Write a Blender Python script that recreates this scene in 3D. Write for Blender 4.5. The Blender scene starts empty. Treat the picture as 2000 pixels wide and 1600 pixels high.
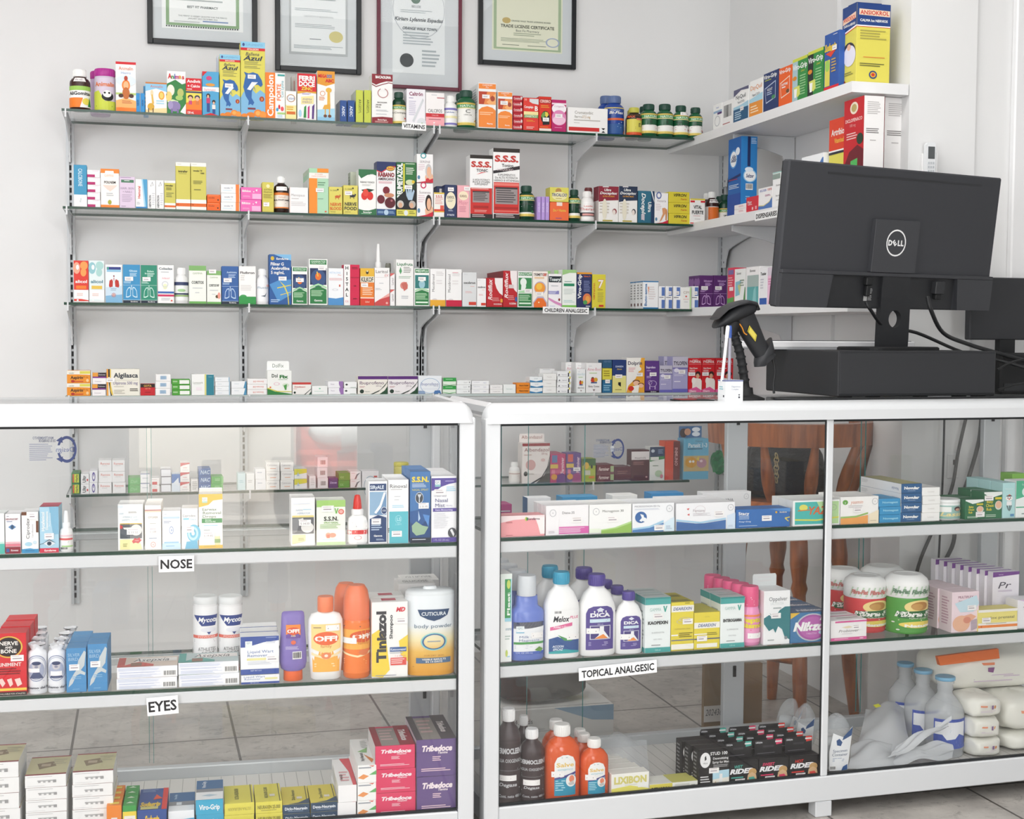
import bpy, math, random
from mathutils import Vector, Matrix
random.seed(7)
SC = bpy.context.scene
# ------------------------------------------------------------------ camera
FPX, YAW, PITCH, ROLL = 2655.7, .2663, -.0556, .006
CZ = 1.18
_f = Vector((math.sin(YAW), math.cos(YAW), 0)); _r = Vector((math.cos(YAW), -math.sin(YAW), 0)); _u = Vector((0, 0, 1))
FWD = _f*math.cos(PITCH)+_u*math.sin(PITCH); _u2 = _u*math.cos(PITCH)-_f*math.sin(PITCH)
RGT = _r*math.cos(ROLL)+_u2*math.sin(ROLL); UPV = _u2*math.cos(ROLL)-_r*math.sin(ROLL)
EYE = Vector((0, 0, CZ))
cd = bpy.data.cameras.new('camera'); cam = bpy.data.objects.new('camera', cd); SC.collection.objects.link(cam)
cd.sensor_width = 36; cd.lens = FPX*36/2000; cd.clip_start = .05
mw = Matrix((RGT, UPV, -FWD)).transposed().to_4x4(); mw.translation = EYE
cam.matrix_world = mw; SC.camera = cam
# ------------------------------------------------------------------ sky, lamps, exposure
SC.view_settings.view_transform = 'Standard'; SC.view_settings.look = 'None'; SC.view_settings.gamma = 1
SC.view_settings.exposure = -0.13
SC.cycles.transparent_max_bounces = 40; SC.cycles.max_bounces = 8
wd = bpy.data.worlds.new('daylight'); SC.world = wd; wd.use_nodes = True
bgn = wd.node_tree.nodes['Background']; bgn.inputs[0].default_value = (.95, .98, 1, 1); bgn.inputs[1].default_value = 1.8
def area(name, loc, rot, sx, sy, power, col=(1, 1, 1)):
    l = bpy.data.lights.new(name, 'AREA'); l.shape = 'RECTANGLE'; l.size = sx; l.size_y = sy; l.energy = power; l.color = col
    o = bpy.data.objects.new(name, l); o.location = loc; o.rotation_euler = rot; SC.collection.objects.link(o); return o
area('ceiling_lamp_light', (.1, 2.75, 2.82), (0, 0, 0), 3.2, .6, 36, (1, .98, .95))
area('ceiling_lamp_light', (.3, .6, 2.82), (0, 0, 0), 2.6, 1.2, 34, (1, .98, .96))
area('high_front_fill', (0, -.36, 2.4), (math.radians(82), 0, 0), 4.6, .7, 40, (.97, .985, 1))  # added fill above the door; the wall there has no transom opening
area('front_fill', (1.46, -.36, .85), (math.radians(84), 0, math.radians(6)), .58, 1.2, 24, (.97, .985, 1))  # added frontal fill, kept out of both showcases' reflections; no window behind it
area('front_fill', (-2.3, -.36, 1.3), (math.radians(90), 0, math.radians(-8)), 2.2, 1.5, 92, (.97, .985, 1))  # second added frontal fill, before the solid left part of the front wall
area('left_side_fill', (-3.85, .9, 1.55), (math.radians(90), 0, math.radians(-90)), 2.2, 2.3, 24, (.97, .985, 1))  # added side fill; the left wall is built without a window
sun = bpy.data.lights.new('sun', 'SUN'); sun.energy = 22; sun.angle = .01; sun.color = (1, .97, .92)
so = bpy.data.objects.new('sun', sun); so.rotation_euler = (math.radians(-24), math.radians(12), 0); SC.collection.objects.link(so)
# ------------------------------------------------------------------ pixel -> place
def ray(px, py):
    return (FWD*FPX + RGT*(px-1000) - UPV*(py-800)).normalized()
def proj(P):
    d = P-EYE; w = d.dot(FWD); return 1000+FPX*d.dot(RGT)/w, 800-FPX*d.dot(UPV)/w
class Frame:
    """a display front: origin, direction along it (to the right) and depth direction (away from the viewer)"""
    def __init__(s, ox, oy, ang): s.o = Vector((ox, oy, 0)); s.ang = ang; s.e = Vector((math.cos(ang), math.sin(ang), 0)); s.n = Vector((-math.sin(ang), math.cos(ang), 0))
    def hit(s, px, py, inset):
        d = ray(px, py); p0 = s.o+s.n*inset; t = (p0-EYE).dot(s.n)/d.dot(s.n); P = EYE+d*t
        return (P-s.o).dot(s.e), P.z
    def P(s, a, b, z): v = s.o+s.e*a+s.n*b; v.z = z; return v
WALLF = Frame(0, 4.558, 0)
SIDEF = Frame(1.915, 4.558, -math.pi/2)
LF = Frame(.6783, 2.9325, -.052)
RF = Frame(.7758, 2.949, .021)
YW = 4.843; XW = 2.17; YE = 3.446
ZS = [1.8824, 1.5758, 1.2722, .9725, .6557]
def glassz(z): return z
# ------------------------------------------------------------------ materials
PAL = dict(W='f2f2f0', w='e2e4e6', G='8d9096', g='c2c5c9', K='17181c', R='d3202c', r='e8525a', D='86182b', O='f08028', o='f6b26b', Y='ead95a', y='efe7a2', U='dfa62e', E='2c8a3c', e='9cc95a', F='175a35', T='1e8c8a', t='8fd0cf', C='2f9fd0', c='a9d6ea', B='2e62ad', b='7fa6d8', N='1f2f63', P='55307e', p='9d86c4', M='bf1f7a', m='ef7fb8', I='f5b0bb', i='fadbe0', Z='4a2a1c', z='b5763f', S='e8b594', H='2a1a18', L='d8cf62', l='cfe6ef', q='5a5d66')
def lin(c): return c/12.92 if c <= .04045 else ((c+.055)/1.055)**2.4
def rgb(h):
    h = PAL.get(h, h); h = ''.join(c*2 for c in h) if len(h) == 3 else h
    if len(h) != 6: print('BAD COLOUR', h); h = '888888'
    return tuple(lin(int(h[i:i+2], 16)/255) for i in (0, 2, 4))+(1,)
_M = {}
def mat(h, rough=.5, metal=0, spec=.4, name=None):
    k = (h, rough, metal, spec)
    if k not in _M:
        m = bpy.data.materials.new(name or 'paint_'+PAL.get(h, h)); m.use_nodes = True; b = m.node_tree.nodes['Principled BSDF']
        b.inputs['Base Color'].default_value = rgb(h); b.inputs['Roughness'].default_value = rough; b.inputs['Metallic'].default_value = metal
        b.inputs['Specular IOR Level'].default_value = spec; _M[k] = m
    return _M[k]
def node_mat(name):
    m = bpy.data.materials.new(name); m.use_nodes = True; nt = m.node_tree; return m, nt, nt.nodes['Principled BSDF']
def glass_mat(name, tint, base=.05, rough=0, graze=.75):
    m = bpy.data.materials.new(name); m.use_nodes = True; nt = m.node_tree; nt.nodes.clear()
    out = nt.nodes.new('ShaderNodeOutputMaterial'); mx = nt.nodes.new('ShaderNodeMixShader'); tr = nt.nodes.new('ShaderNodeBsdfTransparent'); gl = nt.nodes.new('ShaderNodeBsdfGlossy')
    tr.inputs[0].default_value = tint; gl.inputs['Roughness'].default_value = rough
    lw = nt.nodes.new('ShaderNodeLayerWeight'); lw.inputs[0].default_value = .5
    pw = nt.nodes.new('ShaderNodeMath'); pw.operation = 'POWER'; pw.inputs[1].default_value = 4.5
    ma = nt.nodes.new('ShaderNodeMath'); ma.operation = 'MULTIPLY_ADD'; ma.inputs[1].default_value = graze; ma.inputs[2].default_value = base
    nt.links.new(lw.outputs['Facing'], pw.inputs[0]); nt.links.new(pw.outputs[0], ma.inputs[0]); nt.links.new(ma.outputs[0], mx.inputs[0])
    nt.links.new(tr.outputs[0], mx.inputs[1]); nt.links.new(gl.outputs[0], mx.inputs[2]); nt.links.new(mx.outputs[0], out.inputs[0])
    return m
def clear_mat(name, col, alpha=.5, rough=.15):
    """tinted translucent plastic or liquid: part see-through, part body colour, with a gloss"""
    m, nt, b = node_mat(name); b.inputs['Base Color'].default_value = rgb(col); b.inputs['Roughness'].default_value = rough
    b.inputs['Alpha'].default_value = alpha; return m
GLASS = glass_mat('pane_glass', (.994, .996, .995, 1), .042)
FRAMEG = glass_mat('frame_glass', (.98, .985, .985, 1), .008)
SHELFG = glass_mat('shelf_glass', (.987, .994, .99, 1), .03, graze=.45)
EDGE = mat('0c3a2a', .15, 0, .5, 'green_glass_edge')
ALU = mat('d6d8da', .32, 0, .5, 'white_enamelled_aluminium')
ALUG = mat('c3c7ca', .35, .15, .5, 'grey_aluminium')
RUB = mat('26292b', .6)
WHITEP = mat('e8e8e9', .4, 0, .5, 'white_laminate')
# ------------------------------------------------------------------ meshes
class MB:
    def __init__(s): s.v = []; s.f = []; s.mi = []; s.ms = []; s.sm = []
    def m(s, m):
        if isinstance(m, str): m = mat(m)
        if m not in s.ms: s.ms.append(m)
        return s.ms.index(m)
    def add(s, vs, fs, m, smooth=False):
        b = len(s.v); k = s.m(m); s.v += [tuple(v) for v in vs]
        for f in fs: s.f.append([b+i for i in f]); s.mi.append(k); s.sm.append(smooth)
    def box(s, x0, x1, y0, y1, z0, z1, m, c=0, faces=None):
        if x0 > x1: x0, x1 = x1, x0
        if y0 > y1: y0, y1 = y1, y0
        if z0 > z1: z0, z1 = z1, z0
        c = min(c, (x1-x0)*.4, (y1-y0)*.4, (z1-z0)*.4)
        if c <= 0:
            vs = [(x, y, z) for x in (x0, x1) for y in (y0, y1) for z in (z0, z1)]
            s.add(vs, [(0, 1, 3, 2), (4, 6, 7, 5), (0, 4, 5, 1), (2, 3, 7, 6), (0, 2, 6, 4), (1, 5, 7, 3)], m); return
        vs = []; ix = {}
        for i in (0, 1):
            for j in (0, 1):
                for k in (0, 1):
                    X = (x0, x1)[i]; Y = (y0, y1)[j]; Z = (z0, z1)[k]; a = c if i == 0 else -c; b = c if j == 0 else -c; d = c if k == 0 else -c
                    ix[i, j, k] = len(vs); vs += [(X, Y+b, Z+d), (X+a, Y, Z+d), (X+a, Y+b, Z)]
        fs = []
        for ax in range(3):
            for sd in (0, 1):
                q = []
                for p in ((0, 0), (0, 1), (1, 1), (1, 0)):
                    t = list(p); t.insert(ax, sd); q.append(ix[tuple(t)]+ax)
                fs.append(q)
        for ax in range(3):
            o = [a for a in range(3) if a != ax]
            for p in ((0, 0), (0, 1), (1, 0), (1, 1)):
                def cn(e):
                    t = [0, 0, 0]; t[ax] = e; t[o[0]] = p[0]; t[o[1]] = p[1]; return ix[tuple(t)]
                fs.append([cn(0)+o[0], cn(0)+o[1], cn(1)+o[1], cn(1)+o[0]])
        for k in ix: fs.append([ix[k], ix[k]+1, ix[k]+2])
        C = Vector(((x0+x1)/2, (y0+y1)/2, (z0+z1)/2)); g = []
        for f in fs:
            p = [Vector(vs[i]) for i in f]; n = (p[1]-p[0]).cross(p[2]-p[0]); mid = sum(p, Vector())/len(p)
            g.append(f if n.dot(mid-C) > 0 else f[::-1])
        s.add(vs, g, m)
    def lathe(s, prof, m, seg=28, rx=1, ry=1, cx=0, cy=0, z0=0, smooth=True, ex=2.0, cap=True):
        """prof: (r, z) from bottom to top; ex>2 squares the section off"""
        vs = []; n = len(prof)
        for r, z in prof:
            for i in range(seg):
                a = 2*math.pi*i/seg; ca, sa = math.cos(a), math.sin(a)
                k = 1 if ex == 2 else (abs(ca)**ex+abs(sa)**ex)**(-1/ex)
                vs.append((cx+r*rx*ca*k, cy+r*ry*sa*k, z0+z))
        fs = [(i*seg+j, i*seg+(j+1) % seg, (i+1)*seg+(j+1) % seg, (i+1)*seg+j) for i in range(n-1) for j in range(seg)]
        s.add(vs, fs, m, smooth)
        if cap:
            if prof[0][0] > 1e-5: s.add(vs[:seg][::-1], [tuple(range(seg))], m)
            if prof[-1][0] > 1e-5: s.add(vs[-seg:], [tuple(range(seg))], m)
    def tube(s, pts, r, m, seg=8, smooth=True, closed=False):
        pts = [Vector(p) for p in pts]; n = len(pts); rr = r if isinstance(r, (list, tuple)) else [r]*n
        vs = []; up = None
        for i, p in enumerate(pts):
            t = (pts[(i+1) % n]-pts[i-1]) if closed else (pts[min(i+1, n-1)]-pts[max(i-1, 0)])
            t.normalize()
            if up is None: up = t.orthogonal().normalized()
            up = (up-t*up.dot(t)); up = up.normalized() if up.length > 1e-6 else t.orthogonal().normalized()
            b = t.cross(up)
            for j in range(seg):
                a = 2*math.pi*j/seg; vs.append(p+(up*math.cos(a)+b*math.sin(a))*rr[i])
        N = n if closed else n-1
        fs = [(i*seg+j, i*seg+(j+1) % seg, ((i+1) % n)*seg+(j+1) % seg, ((i+1) % n)*seg+j) for i in range(N) for j in range(seg)]
        s.add(vs, fs, m, smooth)
        if not closed: s.add(vs[:seg][::-1], [tuple(range(seg))], m); s.add(vs[-seg:], [tuple(range(seg))], m)
    def prism(s, poly, y0, y1, m, smooth=False):
        """poly of (x, z) pushed from y0 to y1"""
        n = len(poly); a = sum(poly[i][0]*poly[(i+1) % n][1]-poly[(i+1) % n][0]*poly[i][1] for i in range(n))
        if a < 0: poly = poly[::-1]
        vs = [(x, y0, z) for x, z in poly]+[(x, y1, z) for x, z in poly]
        s.add(vs, [tuple(range(n))[::1], tuple(range(2*n-1, n-1, -1))], m)
        s.add(vs, [(i, n+i, n+(i+1) % n, (i+1) % n) for i in range(n)], m, smooth)
    def build(s, name, parent=None, loc=None, rz=0, coll=True):
        me = bpy.data.meshes.new(name); me.from_pydata(s.v, [], s.f); me.validate(clean_customdata=False)
        for m in s.ms: me.materials.append(m)
        if len(me.polygons) == len(s.f):
            me.polygons.foreach_set('material_index', s.mi); me.polygons.foreach_set('use_smooth', s.sm)
        else: print('LOST FACES', name, len(s.f), len(me.polygons))
        o = bpy.data.objects.new(name, me); SC.collection.objects.link(o)
        if parent: o.parent = parent
        if loc is not None: o.location = loc
        o.rotation_euler = (0, 0, rz); return o
def tag(o, label, cat, group=None):
    o['label'] = label; o['category'] = cat
    if group: o['group'] = group
    return o
def thing(name, label, cat, loc=(0, 0, 0), rz=0, group=None):
    o = bpy.data.objects.new(name, None); SC.collection.objects.link(o); o.location = loc; o.rotation_euler = (0, 0, rz); o.empty_display_size = .05
    return tag(o, label, cat, group)
def struct(o): o['kind'] = 'structure'; return o
# ------------------------------------------------------------------ printed artwork
_T = {}
_fc = bpy.data.curves.new('lettering', 'FONT'); _fo = bpy.data.objects.new('lettering', _fc)
def text_mesh(t, bold=0, ital=False):
    k = (t, bold, ital)
    if k not in _T:
        _fc.body = t; _fc.offset = bold; _fc.shear = .25 if ital else 0; _fc.resolution_u = 2
        me = bpy.data.meshes.new_from_object(_fo)
        v = [(q.co.x, q.co.y) for q in me.vertices]; f = [tuple(p.vertices) for p in me.polygons]; bpy.data.meshes.remove(me)
        x0 = min(a for a, b in v); x1 = max(a for a, b in v)
        _T[k] = ([(a-x0, b) for a, b in v], f, x1-x0)
    return _T[k]
EPS = .00035; LAY = .00012
def strips(P, n=18):
    """cut a polygon into upright slices so that it can follow a round surface"""
    def half(Q, x, sg):
        R = []
        for i in range(len(Q)):
            a, b = Q[i-1], Q[i]; ia, ib = (a[0]-x)*sg >= 0, (b[0]-x)*sg >= 0
            if ia != ib: t = (x-a[0])/(b[0]-a[0]); R.append((x, a[1]+(b[1]-a[1])*t))
            if ib: R.append(b)
        return R
    out = []
    for i in range(n):
        Q = half(P, i/n, 1)
        if len(Q) >= 3: Q = half(Q, (i+1)/n, -1)
        D = [q for k, q in enumerate(Q) if abs(q[0]-Q[k-1][0])+abs(q[1]-Q[k-1][1]) > 1e-6]
        if len(D) >= 3: out.append(D)
    return out
def art(mb, spec, surf, W, H, curved=False, sticker=None):
    """spec: items separated by '|', u to the right and v down, both 0..1 of the face"""
    lay = 0
    for it in spec.split('|'):
        tk = it.split()
        if not tk: continue
        lay += 1; e = EPS+lay*LAY; k = tk[0]
        if k[0] == 't':
            cx, cy, h, mwd = map(float, tk[1:5]); col = tk[5]; t = ' '.join(tk[6:])
            if not t: print('NO TEXT', it); continue
            bold = .025 if 'b' in k else (.05 if 'B' in k else 0)
            v, f, w = text_mesh(t, bold, 'i' in k); out = []
            if 'v' in k or 'd' in k:
                sy = h*W/.702; sx = min(sy, mwd*H/w) if 'x' not in k else mwd*H/w
                if 'v' in k: out = [surf(cx-((b-.351)*sy)/W, cy-((a-w/2)*sx)/H, e) for a, b in v]
                else: out = [surf(cx+((b-.351)*sy)/W, cy+((a-w/2)*sx)/H, e) for a, b in v]
            elif 'm' in k or 'u' in k:   # mirrored / upside down
                sy = h*H/.702; sx = min(sy, mwd*W/w); sg = -1
                out = [surf(cx+sg*((a-w/2)*sx)/W, cy+(sg*-1 if 'u' in k else -1)*((b-.351)*sy)/H, e) for a, b in v]
            else:
                sy = h*H/.702; sx = min(sy, mwd*W/w) if 'x' not in k else mwd*W/w
                out = [surf(cx+((a-w/2)*sx)/W, cy-((b-.351)*sy)/H, e) for a, b in v]
            mb.add(out, f, col)
        elif k == 'r':
            a, b, c, d = map(float, tk[1:5]); n = 10 if curved else 1
            vs = [surf(a+(c-a)*i/n, q, e) for i in range(n+1) for q in (d, b)]
            mb.add(vs, [(2*i, 2*i+2, 2*i+3, 2*i+1) for i in range(n)], tk[5])
        elif k == 'e' or k == 'a':
            cx, cy, rx, ry = map(float, tk[1:5]); n = 14
            th = float(tk[6]) if k == 'a' else 0     # ring thickness share
            if k == 'e':
                vs = []; 
                for i in range(n+1):
                    q = math.pi*i/n; x = cx-rx*math.cos(q); y = ry*math.sin(q); vs += [surf(x, cy+y, e), surf(x, cy-y, e)]
                mb.add(vs, [(2*i, 2*i+2, 2*i+3, 2*i+1) for i in range(n)], tk[5])
            else:
                n = 24; vs = []
                for i in range(n):
                    q = 2*math.pi*i/n
                    for z in (1-th, 1): vs.append(surf(cx+rx*z*math.cos(q), cy-ry*z*math.sin(q), e))
                mb.add(vs, [(2*i, 2*i+1, 2*((i+1) % n)+1, 2*((i+1) % n)) for i in range(n)], tk[5])
        elif k == 'p':
            c = list(map(float, tk[2:])); P = [(c[i], c[i+1]) for i in range(0, len(c), 2)]
            A = sum(P[i][0]*P[(i+1) % len(P)][1]-P[(i+1) % len(P)][0]*P[i][1] for i in range(len(P)))
            if A > 0: P = P[::-1]
            for Q in ([P] if not curved else strips(P)): mb.add([surf(x, y, e) for x, y in Q], [tuple(range(len(Q)))], tk[1])
        elif k == 'l':
            a, b, c, d = map(float, tk[1:5]); n = int(tk[5]); hh = (d-b)/max(n, 1); rs = random.Random(it)
            for i in range(n):
                x1 = c-(c-a)*rs.random()*.3; y = b+hh*i
                mb.add([surf(x, q, e) for x, q in ((a, y+hh*.45), (x1, y+hh*.45), (x1, y), (a, y))], [(0, 1, 2, 3)], tk[6])
        elif k == 'b':
            a, b, c, d = map(float, tk[1:5]); mb.add([surf(x, q, e) for x, q in ((a, d), (c, d), (c, b), (a, b))], [(0, 1, 2, 3)], 'W'); x = a+(c-a)*.06; rs = random.Random(it)
            while x < c-(c-a)*.08:
                w = (c-a)*rs.choice((.02, .03, .05)); mb.add([surf(X, q, e+LAY) for X, q in ((x, d-(d-b)*.15), (x+w, d-(d-b)*.15), (x+w, b+(d-b)*.08), (x, b+(d-b)*.08))], [(0, 1, 2, 3)], 'K'); x += w+(c-a)*rs.choice((.02, .03, .04))
        elif k == 's' and sticker is not None:
            sticker.append((float(tk[1]), float(tk[2]), ' '.join(tk[3:])))
def box_faces(w, d, h):
    return dict(F=(lambda u, v, e: (-w/2+u*w, -d/2-e, h*(1-v)), w, h), L=(lambda u, v, e: (-w/2-e, d/2-u*d, h*(1-v)), d, h),
                R=(lambda u, v, e: (w/2+e, -d/2+u*d, h*(1-v)), d, h), T=(lambda u, v, e: (-w/2+u*w, d/2-v*d, h+e), w, d))
def put_sticker(parent, pts, surf, W, H, curved=False):
    for (u, v, t) in pts:
        mb = MB(); sw = min(.026, W*.5); sh = min(.013, H*.3); a, b, c, d = u-sw/2/W, v-sh/2/H, u+sw/2/W, v+sh/2/H
        x = f'|t {u} {v+sh*.14/H} {sh*.36/H} {sw*.75/W} 8a7d86 {t}' if t else f'|l {a+.14*sw/W} {b+.48*sh/H} {c-.12*sw/W} {b+.86*sh/H} 1 a79ba3'
        art(mb, f'r {a} {b} {c} {d} f6f4f2|l {a+.1*sw/W} {b+.14*sh/H} {c-.1*sw/W} {b+.34*sh/H} 1 c3b0b6'+x, lambda x, y, e: surf(x, y, e+.0016), W, H, curved)
        mb.build('price_sticker', parent)
# ------------------------------------------------------------------ the room
def wallmat(name, col, bump=.02):
    m, nt, b = node_mat(name); b.inputs['Roughness'].default_value = .75; b.inputs['Specular IOR Level'].default_value = .2
    tc = nt.nodes.new('ShaderNodeTexCoord'); n = nt.nodes.new('ShaderNodeTexNoise'); n.inputs['Scale'].default_value = 3; n.inputs['Detail'].default_value = 4
    r = nt.nodes.new('ShaderNodeMix'); r.data_type = 'RGBA'; a = rgb(col); r.inputs[6].default_value = a; r.inputs[7].default_value = tuple(x*.965 for x in a[:3])+(1,)
    nt.links.new(tc.outputs['Object'], n.inputs['Vector']); nt.links.new(n.outputs[0], r.inputs[0]); nt.links.new(r.outputs[2], b.inputs['Base Color'])
    return m
PAINT = wallmat('white_wall_paint', 'e6e6e6')
def floor_mat():
    m, nt, b = node_mat('grey_stone_floor_tile'); L = nt.links.new
    tc = nt.nodes.new('ShaderNodeTexCoord'); mp = nt.nodes.new('ShaderNodeMapping'); L(tc.outputs['Object'], mp.inputs[0])
    mp.inputs['Location'].default_value = (.2-.0, .12, 0)
    br = nt.nodes.new('ShaderNodeTexBrick'); br.offset = 0; br.inputs['Scale'].default_value = 1; br.inputs['Brick Width'].default_value = .455; br.inputs['Row Height'].default_value = .455; br.inputs['Mortar Size'].default_value = .004; br.inputs['Mortar Smooth'].default_value = .2
    L(mp.outputs[0], br.inputs[0])
    n1 = nt.nodes.new('ShaderNodeTexNoise'); n1.inputs['Scale'].default_value = 5; n1.inputs['Detail'].default_value = 8; n1.inputs['Roughness'].default_value = .7; L(tc.outputs['Object'], n1.inputs[0])
    n2 = nt.nodes.new('ShaderNodeTexNoise'); n2.inputs['Scale'].default_value = 22; n2.inputs['Detail'].default_value = 6; n2.inputs['Roughness'].default_value = .75; n2.inputs['Distortion'].default_value = 1.2; L(tc.outputs['Object'], n2.inputs[0])
    r1 = nt.nodes.new('ShaderNodeValToRGB'); r1.color_ramp.elements[0].position = .3; r1.color_ramp.elements[0].color = rgb('98938e'); r1.color_ramp.elements[1].position = .7; r1.color_ramp.elements[1].color = rgb('c4bfb8'); L(n1.outputs[0], r1.inputs[0])
    r2 = nt.nodes.new('ShaderNodeValToRGB'); r2.color_ramp.elements[0].position = .34; r2.color_ramp.elements[0].color = (.3, .29, .29, 1); r2.color_ramp.elements[1].position = .46; r2.color_ramp.elements[1].color = (1, 1, 1, 1); L(n2.outputs[0], r2.inputs[0])
    mx = nt.nodes.new('ShaderNodeMix'); mx.data_type = 'RGBA'; mx.blend_type = 'MULTIPLY'; mx.inputs[0].default_value = .55; L(r1.outputs[0], mx.inputs[6]); L(r2.outputs[0], mx.inputs[7])
    L(mx.outputs[2], br.inputs['Color1']); L(mx.outputs[2], br.inputs['Color2']); br.inputs['Mortar'].default_value = rgb('55504c')
    L(br.outputs[0], b.inputs['Base Color']); b.inputs['Roughness'].default_value = .38
    return m
def slab(name, x0, x1, y0, y1, z0, z1, m):
    b = MB(); b.box(x0, x1, y0, y1, z0, z1, m); return struct(b.build(name))
slab('floor', -4, 4.2, -.4, YW, -.1, 0, floor_mat())
slab('wall_back', -4, 4.2, YW, YW+.12, 0, 2.9, PAINT)
slab('wall_right', XW, XW+.12, YE+.02, YW, 0, 2.9, PAINT)
slab('wall_left', -4.1, -4, -.4, YW, 0, 2.9, PAINT)
slab('ceiling', -4.1, 4.2, -.4, YW+.1, 2.9, 3.0, PAINT)
slab('wall_far_right', 4.2, 4.3, -.4, YW, 0, 2.9, PAINT)
slab('wall_front', .62, 4.2, -.5, -.4, 0, 2.9, PAINT)
slab('wall_front_left', -4.1, -.42, -.5, -.4, 0, 2.9, PAINT)
slab('wall_over_door', -.42, .62, -.5, -.4, 2.15, 2.9, PAINT)
# the white column the side shelves run up to, and the plain wall with a door beside it
X0, _z = Frame(0, YE, 0).hit(1776, 200, 0); X1, _z = Frame(0, YE, 0).hit(1906, 200, 0)
slab('wall_column', X0, X1, YE, YE+.16, 0, 2.9, PAINT)
b = MB(); b.box(X1, 4.2, YE+.012, YE+.1, 0, 2.9, PAINT); struct(b.build('wall_side'))
D0, _z = Frame(0, YE, 0).hit(1978, 200, 0)
b = MB(); b.box(D0, D0+.05, YE-.012, YE+.012, 0, 2.3, WHITEP, .004); b.box(D0+.05, D0+.9, YE, YE+.012, 0, 2.28, WHITEP); struct(b.build('door_1'))
TY = 4.558-Frame(XW, 4.558, -math.pi/2).hit(1641, 60, 0)[0]
b = MB(); b.box(XW-.012, XW, TY, TY+.008, 0, 2.9, PAINT); struct(b.build('trim_1'))
# ------------------------------------------------------------------ street seen only as reflections in the glass
def out_mat(name, c, sc):
    m, nt, b = node_mat(name); n = nt.nodes.new('ShaderNodeTexNoise'); n.inputs['Scale'].default_value = sc; n.inputs['Detail'].default_value = 6
    r = nt.nodes.new('ShaderNodeMix'); r.data_type = 'RGBA'; a = rgb(c); r.inputs[6].default_value = tuple(x*.7 for x in a[:3])+(1,); r.inputs[7].default_value = a
    nt.links.new(n.outputs[0], r.inputs[0]); nt.links.new(r.outputs[2], b.inputs['Base Color']); b.inputs['Roughness'].default_value = .8; return m
slab('ground_street', -14, 14, -16, -.4, -.14, -.04, out_mat('pale_concrete', 'b9b4ab', 4))
slab('wall_opposite', -14, 14, -12.4, -12, -.04, 4.2, out_mat('pale_render', 'c9c6c0', 1))
# ------------------------------------------------------------------ wall shelving: slotted uprights, brackets, glass
UPX = [(140.5, 0), (474, 0), (814.5, 0), (825, 0), (1114, 0), (1407, 0)]
UPN = ['leftmost', 'second', 'left half of the double', 'right half of the double', 'fourth', 'corner']
wf = Frame(0, YW, 0); UXS = []
for (px, _), nm in zip(UPX, UPN):
    x, _z = wf.hit(px, 560, 0); UXS.append(x)
    b = MB(); b.box(x-.013, x-.004, -.014, 0, .25, 1.893, ALUG); b.box(x+.004, x+.013, -.014, 0, .25, 1.893, ALUG); b.box(x-.004, x+.004, -.006, 0, .25, 1.893, ALUG)
    z = .27
    while z < 1.875: b.box(x-.0035, x+.0035, -.0068, -.006, z, z+.017, 'K'); z += .025
    tag(b.build('shelf_upright', None, (0, YW, 0)), f'{nm} slotted white shelf upright fixed to the back wall', 'shelf upright', 'slotted shelf uprights')
LV = ['top', 'second', 'third', 'fourth', 'lowest']
XL_ = -.2357; XR_ = 1.9149; XM = UXS[2]*.5+UXS[3]*.5+.012
def bracket_mb(L=.27):
    b = MB(); poly = [(0, 0), (-L, 0), (-L, .012), (-L-.006, .012), (-L-.006, -.018), (-L+.05, -.03), (-L+.15, -.048), (-.055, -.065), (-.035, -.1), (-.028, -.13), (0, -.13)]
    # drawn in the (depth, height) plane, 3 mm plate with a folded top flange
    n = len(poly); vs = [(-.0025, y, z) for y, z in poly]+[(.0025, y, z) for y, z in poly]
    b.add(vs, [tuple(range(n)), tuple(range(2*n-1, n-1, -1))]+[(i, (i+1) % n, n+(i+1) % n, n+i) for i in range(n)], ALU)
    b.box(-.007, .007, -L, 0, -.002, 0, ALU); b.tube([(-.004, -.02, -.11), (.004, -.02, -.11)], .004, 'G'); return b
br0 = None; GT = .008
for li, z in enumerate(ZS):
    for x, nm in zip(UXS, UPN):
        if nm == 'corner' and li in (1, 2, 3): pass
        if br0 is None: br0 = bracket_mb().build('shelf_bracket'); o = br0
        else: o = br0.copy(); SC.collection.objects.link(o)
        o.location = (x, YW-.014, z-GT-.001)
        tag(o, f'white steel bracket under the {LV[li]} glass shelf on the {nm} upright', 'shelf bracket', 'white shelf brackets')
    for (a, c, nm) in ((XL_, XM-.002, 'left'), (XM+.002, XR_-.004, 'right')):
        b = MB(); y0, y1 = WALLF.o.y, YW-.02
        b.add([(a, y0, z), (c, y0, z), (c, y1, z), (a, y1, z), (a, y0, z-GT), (c, y0, z-GT), (c, y1, z-GT), (a, y1, z-GT)], [(0, 1, 2, 3), (7, 6, 5, 4)], SHELFG)
        b.add([(a, y0, z), (c, y0, z), (c, y1, z), (a, y1, z), (a, y0, z-GT), (c, y0, z-GT), (c, y1, z-GT), (a, y1, z-GT)], [(0, 4, 5, 1), (1, 5, 6, 2), (2, 6, 7, 3), (3, 7, 4, 0)], EDGE if li < 3 or li == 4 else mat('b9c4c2', .2, 0, .5, 'pale_glass_edge'))
        tag(b.build('glass_shelf'), f'{nm} glass panel of the {LV[li]} wall shelf, green edged' if li != 3 else f'{nm} glass panel of the fourth wall shelf, pale edged', 'shelf', 'glass wall shelves')
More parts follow.
